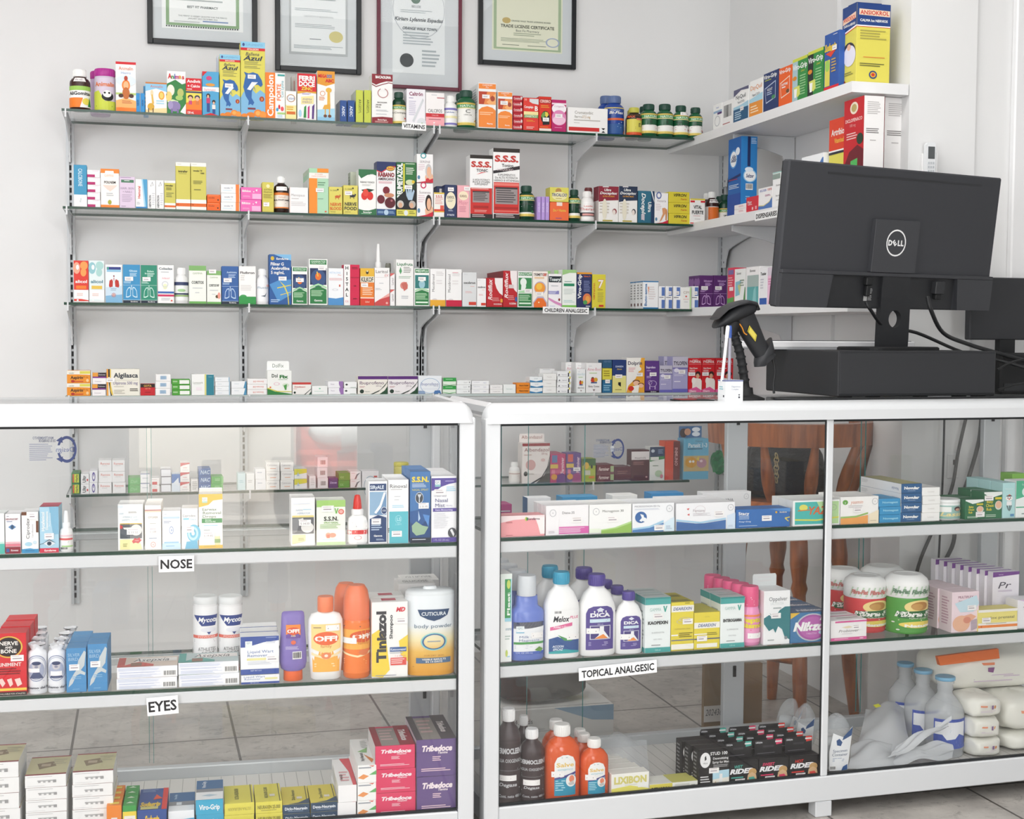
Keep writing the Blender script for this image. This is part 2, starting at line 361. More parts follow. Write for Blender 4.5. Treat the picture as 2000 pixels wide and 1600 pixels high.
# white side shelves on the right wall
for li, nm in ((0, 'top'), (1, 'middle'), (2, 'lowest')):
    z = ZS[li]+.006; th = .03; b = MB(); y1 = YW-.03
    poly = [(1.915, y1), (1.915, YE-.0), (X0-.003, YE-.0), (X0-.003, YE+.164), (XW-.003, YE+.164), (XW-.003, y1)]
    n = len(poly); vs = [(x, y, z) for x, y in poly]+[(x, y, z-th) for x, y in poly]
    b.add(vs, [tuple(range(n)), tuple(range(2*n-1, n-1, -1))]+[(i, (i+1) % n, n+(i+1) % n, n+i) for i in range(n)], WHITEP)
    tag(b.build('side_shelf'), f'{nm} white board shelf along the right wall', 'shelf', 'white side shelves')
    # brackets of the side shelf
    for k, yy in enumerate((4.558-Frame(XW, 4.558, -math.pi/2).hit(1553, 300, 0)[0],)):
        o = br0.copy(); SC.collection.objects.link(o); o.location = (XW-.004, yy, z-th-.001); o.rotation_euler = (0, 0, -math.pi/2); o.scale = (1.6, .82, 1)
        tag(o, f'white bracket under the {nm} side shelf, near the room corner', 'shelf bracket', 'white side shelf brackets')
# ------------------------------------------------------------------ showcases
def showcase(fr, s0, s1, zt, z1, z2, zb, mull, label, depth=.40, post=.0352):
    root = thing('glass_showcase', label, 'display case', fr.P(0, 0, 0), fr.ang)
    top = zt+.045; zl = zb-.062
    def bx(name, a, c, y0, y1, za, zc, m=ALU, ch=.0025):
        b = MB(); b.box(a, c, y0, y1, za, zc, m, ch); return b.build(name, root)
    # front posts, back posts
    for a in (s0-post, s1): bx('corner_post', a, a+post, -.012, .03, zl, zt+.012)
    for a in (s0-post, s1): bx('corner_post', (a+post-.02 if a < s0 else a), (a+post if a < s0 else a+.02), depth-.03, depth, zl, zt+.01)
    # rounded top rail
    R = .03; P = [(s0-post, zt)]
    P += [(s0-post+R-R*math.cos(t*math.pi/16), top-R*1.4+R*1.4*math.sin(t*math.pi/16)) for t in range(9)]
    P += [(s1+post-R+R*math.sin(t*math.pi/16), top-R*1.4+R*1.4*math.cos(t*math.pi/16)) for t in range(9)]+[(s1+post, zt)]
    # front outline pushed back, with a rounded front nose
    b = MB(); n = len(P); rings = []
    cx = (s0+s1)/2
    for q in range(7):
        t = q/6*math.pi/2; y = .022-.04*math.cos(t) if q else -.018; sh = .022*(1-math.sin(t)) if q < 6 else 0
        rings.append([(x+(sh*.4 if x < cx else -sh*.4), y, max(zt, z-sh) if z > zt+.001 else zt) for x, z in P])
    rings.append([(x, .03, z) for x, z in P])
    vs = [v for r in rings for v in r]; fs = [(i*n+j, i*n+(j+1) % n, (i+1)*n+(j+1) % n, (i+1)*n+j) for i in range(len(rings)-1) for j in range(n)]
    b.add(vs, fs, ALU, True); b.add(rings[0], [tuple(range(n))], ALU); b.add(rings[-1], [tuple(range(n-1, -1, -1))], ALU); b.build('top_rail', root)
    for a in (s0-post, s1): bx('side_rail', (a+post-.022 if a < s0 else a), (a+post if a < s0 else a+.022), .031, depth-.001, zt+.013, top, ALU, .012)
    bx('back_rail', s0, s1, depth-.028, depth-.002, zt+.005, top-.004, ALUG)
    bx('bottom_rail', s0, s1, -.01, .009, zl, zb); bx('bottom_rail', s0, s1, .0095, .03, zl, zb-.0085); bx('bottom_rail', s0, s1, depth-.03, depth-.004, zl+.02, zb+.02, ALUG)
    for a in (s0-post, s1): bx('bottom_side_rail', (a+post-.02 if a < s0 else a), (a+post if a < s0 else a+.02), .031, depth-.031, zl+.002, zb-.002, ALUG)
    b = MB(); b.box(s0, s1, .031, depth-.031, zb-.03, zb-.008, 'd4d2ce'); k = s0+.02
    while k < s1: b.box(k, k+.0015, .032, depth-.035, zb-.0085, zb-.0078, 'a4a39f'); k += .03
    b.build('bottom_deck', root, None)
    legs = [s0-post, s1] + ([mull-.022] if mull else [])
    for a in legs:
        for y in ((-.008, .03), (depth-.04, depth-.005)): bx('leg', (a+post-.02 if a < s0 and y[0] > 0 else a), (a+.02 if a >= s1 and y[0] > 0 else a+(post if a < s0 or a >= s1 else .045)), y[0], y[1], 0.0, zl-.0005)
    for z in (z1, z2): bx('shelf_rail', s0+.001, s1-.001, .004, .03, z-.027, z-.0005); bx('shelf_rail', s0+.001, s1-.001, depth-.055, depth-.03, z-.018, z-.0005, ALUG)
    if mull: bx('mullion', mull-.009, mull+.009, -.008, .0025, zb, zt)
    # glass
    bars = [(s0+.003, s1-.003)] if not mull else [(s0+.003, mull-.0095), (mull+.0095, s1-.003)]
    for a, c in bars:
        b = MB(); b.box(a, c, -.003, .001, zb+.002, zt-.001, GLASS); g = b.build('front_pane', root)
        q = MB(); q.box(a, c, -.0035, .0035, zt-.006, zt-.0012, RUB); q.box(a, c, -.0035, .0035, zb+.001, zb+.006, RUB); q.box(a-.002, a+.0005, -.0035, .0035, zb+.006, zt-.006, RUB); q.box(c-.0005, c+.002, -.0035, .0035, zb+.006, zt-.006, RUB); q.build('gasket', g)
    for z in (z1, z2):
        b = MB(); a, c, y0, y1, zz = s0+.002, s1-.002, .005, depth-.03, z+.0075
        vs = [(a, y0, zz), (c, y0, zz), (c, y1, zz), (a, y1, zz), (a, y0, z), (c, y0, z), (c, y1, z), (a, y1, z)]
        b.add(vs, [(0, 1, 2, 3), (7, 6, 5, 4)], SHELFG); b.add(vs, [(0, 4, 5, 1), (1, 5, 6, 2), (2, 6, 7, 3), (3, 7, 4, 0)], EDGE); b.build('shelf_pane', root)
    b = MB(); b.box(s0, s1, .031, depth-.029, top-.009, top-.002, GLASS); b.build('top_pane', root)
    for a in (s0-.025, s1+.02): b = MB(); b.box(a, a+.004, .032, depth-.034, zb, zt+.01, GLASS); b.build('side_pane', root)
    return root
CT = CZ-.1  # sliding doors at the back are parts too
def back_doors(root, fr, px_frames, edges, zt, zb, depth, stick):
    """aluminium stiles and bare glass sliding panes behind the showcase"""
    for (pa, pb, m) in px_frames:
        a, _ = fr.hit(pa, 1000, depth+.01); c, _ = fr.hit(pb, 1000, depth+.01)
        b = MB(); b.box(a, c, depth+.001, depth+.022, zb, zt+.03, m, .002)
        b.box((a+c)/2-.004, (a+c)/2+.004, depth-.003, depth+.0008, zt-.04, zt-.012, 'K'); b.box((a+c)/2-.004, (a+c)/2+.004, depth-.003, depth+.0008, zb+.15, zb+.18, 'K'); b.build('door_stile', root)
    for k, (pa, pb) in enumerate(edges):
        a, _ = fr.hit(pa, 1000, depth+.012); c, _ = fr.hit(pb, 1000, depth+.012); y = depth+.006+.006*(k % 2)
        b = MB(); b.box(a, c, y, y+.004, zb+.022, zt+.004, GLASS); b.box(a-.0008, a, y, y+.004, zb+.022, zt+.004, 'T'); b.box(c, c+.0008, y, y+.004, zb+.022, zt+.004, 'T'); g = b.build('sliding_pane', root)
        for (u, v, w, h, kk) in stick:
            if kk == k:
                x0, zz0 = fr.hit(u, v, y); x1, zz1 = fr.hit(u+w, v+h, y); q = MB(); W, H = x1-x0, zz0-zz1
                # the maker's sticker is read from the far side, so it shows reversed
                art(q, 'a .78 .5 .2 .46 2c3f7c .22|p 2c3f7c .56 .2 .68 .06 .7 .28|p 2c3f7c .56 .82 .68 .95 .7 .74|r .55 .36 .66 .62 d5d8da|tm .74 .5 .17 .36 5a6aa0 Design|tmb .3 .1 .09 .42 6f7690 MANTENIMIENTO|tmb .38 .2 .09 .34 454c70 DE SU EXHIBIDOR|l .02 .3 .5 .9 9 9a9fb4', lambda uu, vv, e: (x0+W*uu, y-e, zz0-H*vv), W, H); q.build('reversed_sticker', g)
LZ = dict(zt=CZ-.1972, z1=CZ-.4724, z2=CZ-.7724, zb=CZ-1.0724)
RZ = dict(zt=CZ-.2015, z1=CZ-.4691, z2=CZ-.7562, zb=CZ-1.0781)
CD = .40
lcase = showcase(LF, -1.62, 0, LZ['zt'], LZ['z1'], LZ['z2'], LZ['zb'], None, 'left white framed glass showcase counter with three tiers of stock')
rcase = showcase(RF, 0, 1.68, RZ['zt'], RZ['z1'], RZ['z2'], RZ['zb'], .83, 'right white framed glass showcase counter carrying the computer')
back_doors(lcase, LF, [(800, 858, ALUG)], [(-300, 296), (288, 800)], LZ['zt'], LZ['zb'], CD, [(55, 850, 97, 56, 0)])
back_doors(rcase, RF, [(1416, 1456, ALUG), (1915, 1946, ALUG)], [(978, 1140), (1032, 1418), (1456, 1686), (1680, 1915)], RZ['zt'], RZ['zb'], CD, [(1158, 856, 62, 42, 1)])
# ------------------------------------------------------------------ paper signs
def sign(fr, x0, y0, x1, y1, inset, txt, where, tilt=0, tl=''):
    cx, cy = (x0+x1)/2, (y0+y1)/2; a, z0 = fr.hit(cx-(x1-x0)/2, cy, inset); c, _ = fr.hit(cx+(x1-x0)/2, cy, inset); _, zt = fr.hit(cx, y0, inset); _, zb = fr.hit(cx, y1, inset)
    w, h = c-a, zt-zb; b = MB(); b.box(-w/2, w/2, -.0006, 0, 0, h, 'f7f7f7'); f = lambda u, v, e: (-w/2+u*w, -.0006-e, h*(1-v))
    art(b, f'tx .5 .5 .62 .86 K {txt}' if not tl else tl, f, w, h)
    o = b.build('paper_sign', None, fr.P((a+c)/2, inset, zb), fr.ang); o.rotation_euler.rotate_axis('Y', math.radians(tilt))
    return tag(o, f'white paper sign with black capitals {where}', 'sign', 'paper shelf signs')
def serif(txt, cx, cy, h, w):
    """thick and thin display lettering: heavy left strokes over a light face"""
    return f'tbx {cx} {cy} {h} {w} 2a2a2c {txt}'
sign(WALLF, 785, 240, 832, 254, -.002, 'VITAMINS', 'hanging from the top wall shelf', 1.5, serif('VITAMINS', .5, .5, .55, .9))
sign(WALLF, 1060, 600, 1150, 613, -.002, 'CHILDREN ANALGESIC', 'hanging from the third wall shelf', .7, serif('CHILDREN ANALGESIC', .5, .5, .55, .93))
sign(SIDEF, 1475, 411, 1520, 428, -.002, 'DISPENSARIES', 'on the edge of the middle side shelf', 0, serif('DISPENSARIES', .5, .5, .52, .9))
sign(LF, 310, 1086, 379, 1117, -.0045, 'NOSE', 'on the rail of the left showcase, upper', 0, serif('NOSE', .5, .5, .56, .9))
sign(LF, 288, 1361, 349, 1396, -.0045, 'EYES', 'on the rail of the left showcase, lower', -3, serif('EYES', .5, .5, .56, .9))
sign(RF, 1131, 1297, 1283, 1322, -.0045, 'TOPICAL ANALGESIC', 'on the rail of the right showcase', -2.4, serif('TOPICAL ANALGESIC', .5, .5, .54, .93))
# ------------------------------------------------------------------ stock: cartons and bottles
ROW = dict(A=(WALLF, ZS[0], 'on the top wall shelf'), B=(WALLF, ZS[1], 'on the second wall shelf'), C=(WALLF, ZS[2], 'on the third wall shelf'), D=(WALLF, ZS[3], 'on the fourth wall shelf'), E=(WALLF, ZS[4], 'on the low wall shelf'),
           U=(SIDEF, ZS[0]+.006, 'on the top side shelf'), V=(SIDEF, ZS[1]+.006, 'on the middle side shelf'), X=(SIDEF, ZS[2]+.006, 'on the lowest side shelf'),
           F=(LF, LZ['z1']+.0075, "in the left showcase's top tier"), G=(LF, LZ['z2']+.0075, "in the left showcase's middle tier"), H=(LF, LZ['zb']-.0075, "in the left showcase's bottom tier"),
           I=(RF, RZ['z1']+.0075, "in the right showcase's top tier"), J=(RF, RZ['z2']+.0075, "in the right showcase's middle tier"), K=(RF, RZ['zb']-.0075, "in the right showcase's bottom tier"))
ORD = {2: ['lower', 'upper'], 3: ['bottom', 'middle', 'top'], 4: ['bottom', 'second', 'third', 'topmost'], 5: ['bottom', 'second', 'third', 'fourth', 'topmost'], 6: ['bottom', 'second', 'third', 'fourth', 'fifth', 'topmost']}
NTH = ['front', 'second', 'third', 'fourth', 'fifth', 'sixth', 'seventh', 'eighth']
SHORT = dict(A='top wall shelf', B='second wall shelf', C='third wall shelf', D='fourth wall shelf', E='low wall shelf', U='top side shelf', V='middle side shelf', X='lowest side shelf', F='upper left showcase', G='middle left showcase', H='lower left showcase', I='upper right showcase', J='middle right showcase', K='lower right showcase')
KIND = dict(A='vitamin_box', B='supplement_box', C='syrup_box', D='tablet_box', U='flu_remedy_box', F='drops_box', I='pill_box', E='medicine_carton')  # low wall shelf: medicine cartons, exact contents not known
def fit(lb, row):
    full = lb+' '+ROW[row][2]
    if len(full.split()) <= 16: return full
    full = lb+' '+SHORT[row]
    return full if len(full.split()) <= 16 else lb
def spot(row, x0, x1, yt, yb, ins):
    fr, zb, suf = ROW[row]
    ym = yt+10
    for _ in range(3):
        a, _z = fr.hit(x0, ym, ins); c, _z = fr.hit(x1, ym, ins); _, zt = fr.hit((x0+x1)/2, yt, ins)
        if yb: _, zb = fr.hit((x0+x1)/2, yb, ins)
        _px, pyb = proj(fr.P((a+c)/2, ins, zb)); ym = (yt+pyb)/2
    return fr, a, c, zb, zt, suf
def cop(src, loc, label, group):
    o = src.copy(); SC.collection.objects.link(o); o.location = loc; o['label'] = label; o['group'] = group
    for ch in list(src.children):
        q = ch.copy(); SC.collection.objects.link(q); q.parent = o
        for g in ch.children:
            r = g.copy(); SC.collection.objects.link(r); r.parent = q
    return o
def carton(w, d, h, col, spec, flap=None):
    """a folded carton: body, printed faces, tuck-flap seams; flap = height of an open display lid standing up at the back"""
    mb = MB(); mb.box(-w/2, w/2, -d/2, d/2, 0, h, col, .0007); F = box_faces(w, d, h); stk = []
    parts = spec.split('#'); art(mb, parts[0], *F['F'], sticker=stk); got = set()
    for p in parts[1:]:
        art(mb, p[2:], *F[p[0]]); got.add(p[0])
    if 'T' not in got: art(mb, 'r .02 .06 .98 .065 9a9a9a|r .03 .93 .97 .945 a8a8a8', *F['T'])
    return mb, F, stk
def B(row, x0, x1, yt, col, label, spec='', d=.06, n=1, yb=None, ins=.012, rear=0, step=None, nm=None, cat='box', rz=0, grp=None, x1r=0, lid=None, rl=None):
    fr, a, c, zb, zt, suf = spot(row, x0, x1, yt, yb, ins)
    nm = nm or KIND.get(row, 'medicine_box'); w = (c-a)-.0008; h = (zt-zb)/n-.0004; g = grp or (f'{cat}es {suf}' if cat.endswith('x') else f'{cat}s {suf}')
    if not spec: spec = 'l .1 .3 .9 .7 3 g'
    mb, F, stk = carton(w, d, h, col, spec); first = None
    for k in range(n):
        for q in range(rear+1):
            lb = label
            if n > 1: lb = f'{ORD[n][k]} of {n} stacked {label}'
            if rear: lb += f', {NTH[q]} in line'
            lb = fit(lb, row)
            loc = fr.P((a+c)/2+random.uniform(-.0012, .0012)*(n > 1)+q*x1r, ins+d/2+q*(step or d+.002), zb+k*(h+.0004)+.0003)
            if first is None:
                o = first = mb.build(nm, None, loc, fr.ang+rz); tag(o, lb, cat, g)
                if stk: put_sticker(o, stk, *F['F'])
                if lid:
                    l = MB(); lh, ls = lid[0], lid[1]; l.prism([(-w*.46, 0), (w*.46, 0), (w*.46, lh*.85), (w*.42, lh), (-w*.42, lh), (-w*.46, lh*.85)], -.0005, .0005, lid[2])
                    art(l, ls, lambda u, v, e: (-w*.46+u*w*.92, -.0005-e, lh*(1-v)), w*.92, lh); l.build('display_lid', o, (0, d/2-.002, h))
            else: o = cop(first, loc, lb, g)
            if n > 1 or rear: o.rotation_euler.z = fr.ang+rz+random.uniform(-.012, .012)
    return first
def kit(prof, lab, w, ryf, body, cap, ex, seg=28):
    pass
PROF = {  # (r, z) shares of half width and height: body outline up to the neck; then cap (radius, from, to)
 'pill': ([(.9, 0), (1, .02), (1, .66), (.97, .71), (.8, .77), (.62, .8), (.6, .84)], (.66, .82, 1)),
 'syrup': ([(.94, 0), (1, .02), (1, .66), (.93, .73), (.6, .79), (.42, .82), (.42, .86)], (.5, .82, 1)),
 'jarlid': ([(.93, 0), (1, .03), (1, .80), (.96, .82), (.94, .84)], (1.0, .82, 1)),
 'white': ([(.93, 0), (1, .02), (1, .6), (.9, .72), (.62, .78), (.55, .81)], (.6, .8, 1)),
 'milk': ([(.92, 0), (1, .02), (1, .56), (.93, .6), (.66, .64), (.62, .76)], (.56, .76, 1)),
 'dica': ([(.94, 0), (1, .02), (1, .56), (.95, .64), (.7, .77), (.42, .83), (.4, .88)], (.44, .86, 1)),
 'off': ([(.72, 0), (.85, .02), (.95, .3), (1, .55), (.96, .72), (.8, .79), (.45, .815), (.42, .85)], (.45, .82, 1)),
 'can': ([(.93, 0), (1, .015), (1, .6), (.98, .62), (.94, .65)], (1.0, .62, 1)),
 'tube': ([(.97, 0), (1, .01), (1, .9), (1, .905)], (1.0, .9, 1)),
 'saline': ([(.95, 0), (1, .02), (1, .56), (.93, .62), (.62, .72), (.4, .78), (.38, .82), (.42, .84), (.4, .9), (.46, .92), (.46, .955)], (.52, .955, 1)),
 'perox': ([(.95, 0), (1, .02), (1, .68), (.97, .73), (.75, .8), (.5, .84), (.46, .88)], (.5, .87, 1)),
 'salve': ([(.93, 0), (1, .02), (1, .62), (.95, .7), (.7, .79), (.42, .83), (.4, .87)], (.44, .85, 1)),
 'pepto': ([(.9, 0), (1, .02), (1, .52), (.9, .6), (.84, .64), (.84, .68)], (.87, .66, 1)),
 'fibra': ([(.93, 0), (.97, .03), (.97, .6), (.93, .63)], (1.0, .62, 1)),
 'drop': ([(.95, 0), (1, .02), (1, .48), (.9, .54), (.6, .58), (.58, .61)], (.62, .6, 1)),
}
def bottle(row, x0, x1, yt, label, kind, body, cap, band=None, spec='', yb=None, ins=.012, ry=1.0, ex=2.0, rear=0, step=None, nm='medicine_bottle', cat='bottle', span=170, alpha=1, x1r=0, ribs=True, captop=None, rough=.25, grp=None, panel=None, capspec=None):
    fr, a, c, zb, zt, suf = spot(row, x0, x1, yt, yb, ins)
    w = c-a; h = zt-zb; R = w/2; prof, (cr, c0, c1) = PROF[kind]; g = grp or f'{cat}s {suf}'; d = w*ry
    loc = fr.P((a+c)/2, ins+d/2, zb+.0003); lb = fit(label+(', front in line' if rear else ''), row)
    root = thing(nm, lb, cat, loc, fr.ang, g)
    M = mat(body, rough, 0, .5) if alpha >= 1 else clear_mat('clear_'+body, body, alpha)
    b = MB(); b.lathe([(r*R, z*h) for r, z in prof], M, 30, 1, ry, ex=ex); b.build('bottle_body', root)
    b = MB(); cR = cr*R; z0, z1 = c0*h, c1*h; cm = mat(cap, .4, 0, .5)
    if kind == 'drop':
        L = z1-z0; P = [(cR*.7, z0+.28*L), (cR*.74, z0+.34*L), (cR*.62, z0+.7*L), (cR*.46, z1-.04*L), (cR*.3, z1)]
        b.lathe([(cR, z0), (cR, z0+.24*L), (cR*.78, z0+.28*L)], cm, 28)
        if captop: cm = mat(captop, .35, 0, .5)
    elif kind == 'can': P = [(cR*.96, z0), (cR, z0+.1*(z1-z0)), (cR*.98, z0+.55*(z1-z0)), (cR*.85, z0+.85*(z1-z0)), (cR*.6, z1)]
    elif kind == 'fibra': P = [(cR*.97, z0), (cR, z0+.04*(z1-z0)), (cR, z0+.62*(z1-z0)), (cR*.93, z0+.8*(z1-z0)), (cR*.78, z0+.92*(z1-z0)), (cR*.7, z1), (cR*.55, z1), (cR*.5, z1-.03*(z1-z0))]
    else: P = [(cR*.97, z0), (cR, z0+.06*(z1-z0)), (cR, z1-.12*(z1-z0)), (cR*.93, z1)]
    cry = ry if kind in ('can', 'tube', 'jarlid', 'fibra') else 1
    b.lathe(P, cm, 28, 1, cry if cr > .7 else min(1, max(ry, 1)) if ry <= 1.001 else 1)
    if ribs and kind not in ('drop', 'can', 'tube', 'fibra'):
        for i in range(26):
            t = i/26*2*math.pi; x, y = cR*math.cos(t), cR*math.sin(t)*(cry if cr > .7 else 1); b.box(x-.0006, x+.0006, y-.0006, y+.0006, z0+.12*(z1-z0), z1-.16*(z1-z0), cm)
    co = b.build('cap', root)
    if capspec:
        q = MB(); zz0, zz1 = z0+.05*(z1-z0), z0+.6*(z1-z0)
        art(q, capspec, lambda u, v, e: ((cR*1.003+e)*math.sin((u-.5)*math.radians(150)), -(cR*1.003+e)*cry*math.cos((u-.5)*math.radians(150)), zz1+(zz0-zz1)*v), 2*cR, zz1-zz0, True); q.build('cap_print', co)
    if band:
        v0, v1, bc = band; q = MB(); stk = []
        def prad(zz):
            for (r0, a0), (r1, a1) in zip(prof, prof[1:]):
                if a0 <= zz <= a1 and a1 > a0: return r0+(r1-r0)*(zz-a0)/(a1-a0)
            return prof[-1][0]
        def surf(u, v, e):
            z = (v1+(v0-v1)*v); t = (u-.5)*math.radians(span); ca, sa = math.sin(t), -math.cos(t); k = 1 if ex == 2 else (abs(ca)**ex+abs(sa)**ex)**(-1/ex)
            r = prad(z)*R*k+.0004+e; return (r*ca, r*ry*sa if ry == 1 else (prad(z)*R*ry*k+.0004+e)*sa, z*h)
        LW = 2*R*math.sin(math.radians(min(span, 178)/2)) if span < 178 else 2*R; LH = (v1-v0)*h
        if panel is None and ex == 2: full = [(prad(z)*R+.0003, z*h) for z in (v0, v1)]; q.lathe(full, bc, 30, 1, (ry*R*prad(v0)+.0003)/(R*prad(v0)+.0003), cap=False)
        else: art(q, 'r 0 0 1 1 '+bc if panel is None else panel, surf, LW, LH, True)
        art(q, spec, surf, LW, LH, True, stk); lo = q.build('label', root)
        if stk: put_sticker(lo, stk, surf, LW, LH, True)
    for k in range(1, rear+1):
        cop(root, fr.P((a+c)/2+k*x1r, ins+d/2+k*(step or d+.003), zb+.0003), fit(label+f', {NTH[k]} in line', row), g)
    return root
# ============ top wall shelf
bottle('A', 135, 176, 134, 'brown jar with white cap and green and orange label', 'jarlid' if 0 else 'pill', '3a1d14', 'W', (.06, .58, 'W'), 'r 0 0 1 .2 e|tbx .5 .34 .16 .8 K AliGomitas|p O 0 .55 .6 .55 .5 1 0 1|e .72 .72 .14 .16 Y|p E .78 .95 .86 .5 .95 .95|s .5 -.3', ry=.9, ribs=True)
bottle('A', 184, 225, 133, 'pink lidded kids jar with panda picture', 'jarlid', 'cdbfd2', 'b0248f', (.03, .78, 'd6c9da'), 'tb .5 .2 .13 .7 e0742e Animalin|r 0 .72 1 1 c9d24a|p c9d24a 0 .72 0 .45 .3 .4 .5 .72|e .6 .58 .2 .14 K|e .58 .5 .14 .11 W|e .5 .47 .035 .03 K|e .64 .47 .035 .03 K|l .2 .86 .8 .95 1 6a7a2a', ry=.9, ins=.02)
bottle('A', 176, 215, 138, 'pink lidded jar half hidden behind the panda jar', 'jarlid', 'c5a6cc', 'b0248f', (.03, .78, 'cbb5d2'), '', ry=.9, ins=.105)
B('A', 226, 266, 121, 'W', 'white box with red top stripe and sitting orange animal', 'r 0 0 1 .05 R|t .5 .13 .07 .7 D9622A Animalin|t .5 .22 .05 .55 b Hierro|e .5 .38 .5 .11 dfe9f0|r 0 .62 1 .66 b9cf7a|p O .1 1 0 1 0 .9 1 .9 1 1|p o 0 .78 .5 .72 1 .78 1 .92 0 .92|e .5 .47 .2 .11 O|e .5 .47 .13 .08 f7b98a|e .5 .33 .09 .05 b5402a|e .5 .63 .18 .12 c26a30|e .25 .68 .12 .04 4a2a22|e .76 .68 .12 .04 4a2a22|tb .25 .94 .05 .3 O NUEVO|l .3 .78 .8 .85 2 c9764a', d=.06)
B('A', 265, 273.6, 182, '2f8fcf', 'narrow sky blue box, left of a pair,', 'tbd .5 .5 .4 .7 1b4f8a ADEN', d=.05)
B('A', 274.2, 283, 182, '2f8fcf', 'narrow sky blue box, right of a pair,', 'tbd .5 .5 .4 .7 1b4f8a ADEN', d=.05)
B('A', 280, 290, 168, '4f9fd5', 'sky blue box peeking from behind the narrow pair', '', d=.03, ins=.09)
B('A', 284, 326, 161, 'W', 'white box with blue sky, giraffe and smiling sun', 'r 0 0 1 .05 c97a3a|r 0 .05 1 .3 8cc5e6|p W 0 .3 .5 .2 1 .3 1 .4 0 .4|t .52 .13 .08 .6 D9622A Animalin|p f2d9a0 0 1 0 .9 .5 .85 1 .82 1 1|e .75 .42 .14 .14 e8a23c|e .75 .42 .09 .1 f5cf6a|e .3 .35 .07 .1 efd9b0|p e3b95a .27 .4 .34 .4 .4 .7 .3 .7|e .25 .8 .16 .12 d9a93a|r .12 .85 .16 .98 Z|r .33 .85 .37 .98 Z|l .5 .58 .9 .74 2 c', d=.05)
B('A', 326, 363, 139, 'W', 'white and green jungle animals box', 'p 2f7f3f 0 .3 .45 .2 .8 .3 1 .27 1 1 0 1|e .2 .45 .2 .13 efe8d8|e .1 .6 .16 .12 e8cf7a|e .72 .5 .17 .1 b9bf6a|e .65 .62 .2 .06 a9c86a|p cfe3b0 0 .72 .3 .66 .6 .7 .5 .85|p W .7 .95 1 .75 1 1|e .4 .82 .32 .12 8d7fae|e .18 .8 .14 .1 a294c0|r .2 .88 .3 .98 7d6f9e|r .52 .88 .62 .98 7d6f9e|tb .15 .12 .12 .2 R A|tb .3 .13 .1 .2 E n|tb .42 .12 .12 .12 2e62ad i|tb .54 .13 .1 .2 M m|tb .7 .12 .1 .2 U a|tb .86 .13 .1 .2 R s', d=.05)
B('A', 363, 394, 153, 'Y', 'red topped box with two cartoon children', 'r 0 0 1 .34 R|tbx .5 .08 .08 .86 W Andivit|tb .5 .21 .07 .8 W + Calcio|l .06 .29 .4 .33 1 W|r 0 .36 1 .4 N|p O 0 .68 1 .55 1 .86 0 .86|r 0 .86 1 1 d8382a|e .28 .52 .17 .06 H|e .28 .56 .12 .06 S|e .72 .52 .17 .06 2a2f52|e .72 .56 .12 .06 S|r .17 .62 .38 .72 c9447a|r .62 .62 .84 .72 d9783a|tb .3 .94 .06 .4 W 120 mL', d=.05)
B('A', 395, 428, 140, '4fa3cf', 'light blue box with two standing children', 'p R 0 0 .3 0 0 .12|e .4 .15 .17 .05 c9447a|e .48 .3 .28 .035 e09a3a|p W 0 .35 1 .35 1 .46 .6 .44 0 .46|ti .45 .41 .05 .7 d23a6a Suplemento|e .35 .55 .12 .05 H|e .34 .57 .06 .04 S|r .24 .6 .46 .72 c23a6a|r .26 .72 .44 .92 2a4a8a|e .68 .68 .1 .04 H|e .68 .71 .06 .03 S|r .58 .75 .78 .85 e8e0da|r .6 .85 .76 .96 2a4a8a|p R 0 1 .5 .94 1 1', d=.05)
DOL = 'r 0 0 1 .08 8cc8e4|e .12 .04 .05 .022 3a4f8a|t .55 .04 .03 .7 6aa0c8 SUPLEMENTO|r 0 .08 1 .115 R|tb .5 .098 .022 .85 f5e0d0 EMULSION|ti .48 .16 .045 .7 22324a Ballena|tbix .5 .215 .06 .8 22324a Azul|l .15 .26 .85 .31 3 9c9a5a|l .15 .32 .85 .36 2 9c9a5a|p 7db4d8 0 .74 .12 .66 .3 .7 .45 .62 .62 .68 .8 .63 1 .68 1 1 0 1|p 2b63a6 .1 .6 .16 .5 .2 .45 .13 .4 .32 .42 .5 .4 .7 .42 .86 .5 .9 .56 .82 .59 .7 .56 .55 .57 .45 .66 .44 .74 .55 .8 .48 .84 .4 .82 .3 .84 .32 .78 .2 .72|p e8edf0 .25 .63 .45 .53 .7 .53 .55 .58 .4 .64|p 3c78b8 .5 .58 .62 .66 .56 .6|e .86 .75 .1 .035 a8382a|tb .86 .752 .03 .1 e9c04a 3|r .28 .87 .6 .895 7a2a3a|e .7 .94 .17 .05 e8862c|e .7 .94 .1 .03 f3ab55|e .4 .97 .18 .04 e08028|e .9 .96 .14 .05 f0953a|e .15 .98 .14 .03 e8862c'
B('A', 429, 469.5, 107, 'dcd25c', 'smaller yellow and blue box with leaping dolphin', DOL+'|s .45 .5', d=.055)
B('A', 424, 464, 110, 'c9cfe0', 'second dolphin box almost hidden behind the smaller dolphin box', '', d=.055, ins=.074)
B('A', 470, 518, 82, 'dcd25c', 'tallest yellow and blue box with leaping dolphin', DOL+'|s .45 .46', d=.065)
B('A', 518, 557, 142, 'W', 'box half orange half white with sideways lettering', 'r 0 0 .5 1 O|tbvx .25 .5 .3 .9 W Campolon|tbv .68 .42 .2 .42 f07a3a FORTE|tv .85 .35 .14 .36 3a9fb0 Con Lysina|r .62 .03 .98 .07 3a9f9a|e .6 .8 .06 .04 C|e .7 .74 .05 .05 R|e .85 .78 .08 .05 r|r .6 .86 1 .9 a9cf7a|l .6 .92 .95 .98 2 c', d=.055)
